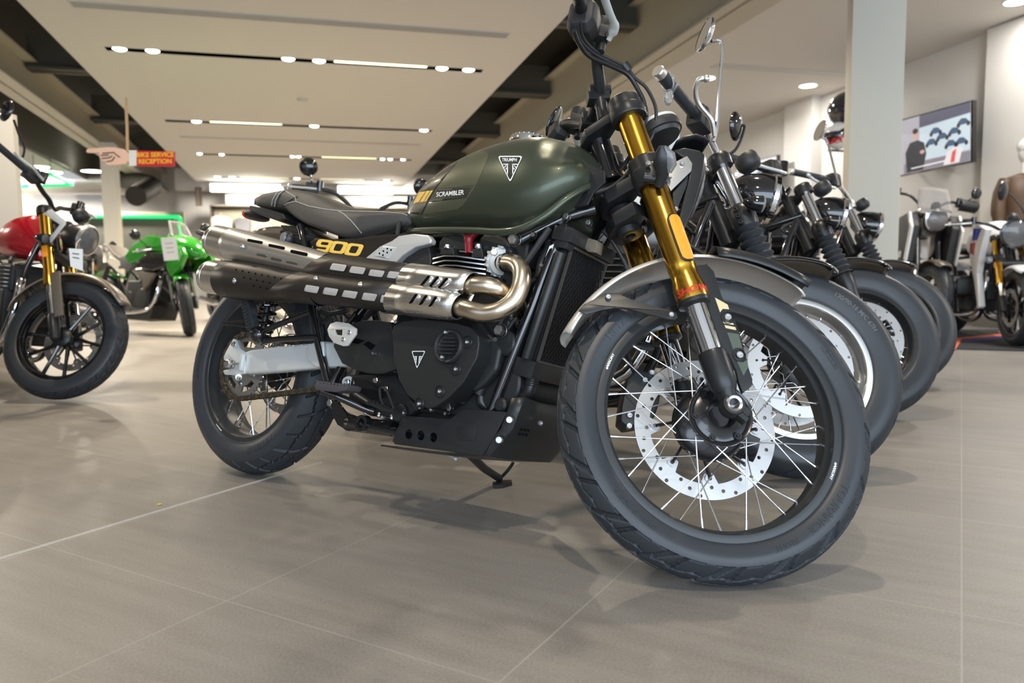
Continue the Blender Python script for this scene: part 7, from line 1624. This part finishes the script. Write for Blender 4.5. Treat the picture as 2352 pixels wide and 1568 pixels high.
    for k in (-.0042, .0042): s.slab([A+n*(k-.0012)+V3([0, 0, .0002]), B+n*(k-.0012)+V3([0, 0, .0002]), B+n*(k+.0012)+V3([0, 0, .0002]), A+n*(k+.0012)+V3([0, 0, .0002])], (0, 0, .0006))
    struct(s.build('trim_18', mat('joint_strip', (.62, .60, .56), rough=.5), smooth=0))
    return lamps
# ------------------------------------------------------------------ camera, light, output look
def camera():
    c = bpy.data.cameras.new('camera'); c.sensor_width = 36.; c.lens = FPX/2352*36.; c.clip_start = .05; c.clip_end = 200
    o = bpy.data.objects.new('camera', c); COL.objects.link(o)
    m = np.eye(4); m[:3, 0] = CR; m[:3, 1] = CU; m[:3, 2] = -CF; m[:3, 3] = CO; o.matrix_world = Matrix(m.tolist())
    c.dof.use_dof = True; c.dof.focus_distance = 1.85; c.dof.aperture_fstop = 3.6
    scene.camera = o
def lighting(lamps):
    w = bpy.data.worlds.new('world'); scene.world = w; w.use_nodes = True; b = w.node_tree.nodes['Background']; b.inputs['Color'].default_value = (.80, .88, 1., 1); b.inputs['Strength'].default_value = 1.0
    warm = (1., .86, .67)
    done = set()
    for i, (p, ri) in enumerate(lamps):
        if ri == 5: area('downlight_%d' % i, p-V3([0, 0, .03]), .2, 15, (1, .95, .88)); continue
        if ri >= 2 and i % 2: continue
        area('spot_lamp_%d' % i, p-V3([0, 0, .02]), .09, 54, warm, spread=2.4)
    # lamps further along the same ceiling, in front of and above the picture
    for d1, d2 in ((5.2, -1.6), (5.2, 1.6), (2.4, -1.5), (2.4, 1.6), (.2, .2)):
        area('spot_lamp', W(d1, d2, 2.96), .10, 44 if d1 > 3 else 22, (1., .86, .66), spread=2.4)
    for d1, d2 in ((4.5, 5.6), (7.5, -6.5), (12., -7.), (16., -7), (1., 5.6), (19., -6), (10, 5.4), (15, 5.4), (17, -3.9), (11, -3.9)): area('downlight', W(d1, d2, 2.80), .25, 70 if d2 > 0 else 150, (1, .95, .88) if d2 > 0 else (1, .91, .78))  # extra lamps without fittings, added to brighten the side zones and the back
    for d1, d2, tx, ty in ((16.5, -1., 21.5, -1.), (16.5, 2., 21.5, 2.), (16.2, -5.6, 21.5, -6.), (14., -7.5, 17.6, -7.)): area('wall_fill', W(d1, d2, 2.4), .4, 75, (1, .92, .80), look=W(tx, ty, 1.3), spread=.95)  # added fill lamps with no fixture, aimed to brighten the far walls
    # daylight through the shop front behind the camera
    area('shopfront_daylight', W(-3.6, .5, 1.7), 8., 310, (.70, .85, 1.), sizey=2.6, look=W(3, .8, .8))
    scene.view_settings.view_transform = 'Standard'; scene.view_settings.look = 'None'; scene.view_settings.gamma = 1.; scene.view_settings.exposure = .13; scene.view_settings.use_curve_mapping = False
camera()
lamps = room()
main_bike()
other_bikes()
lighting(lamps)
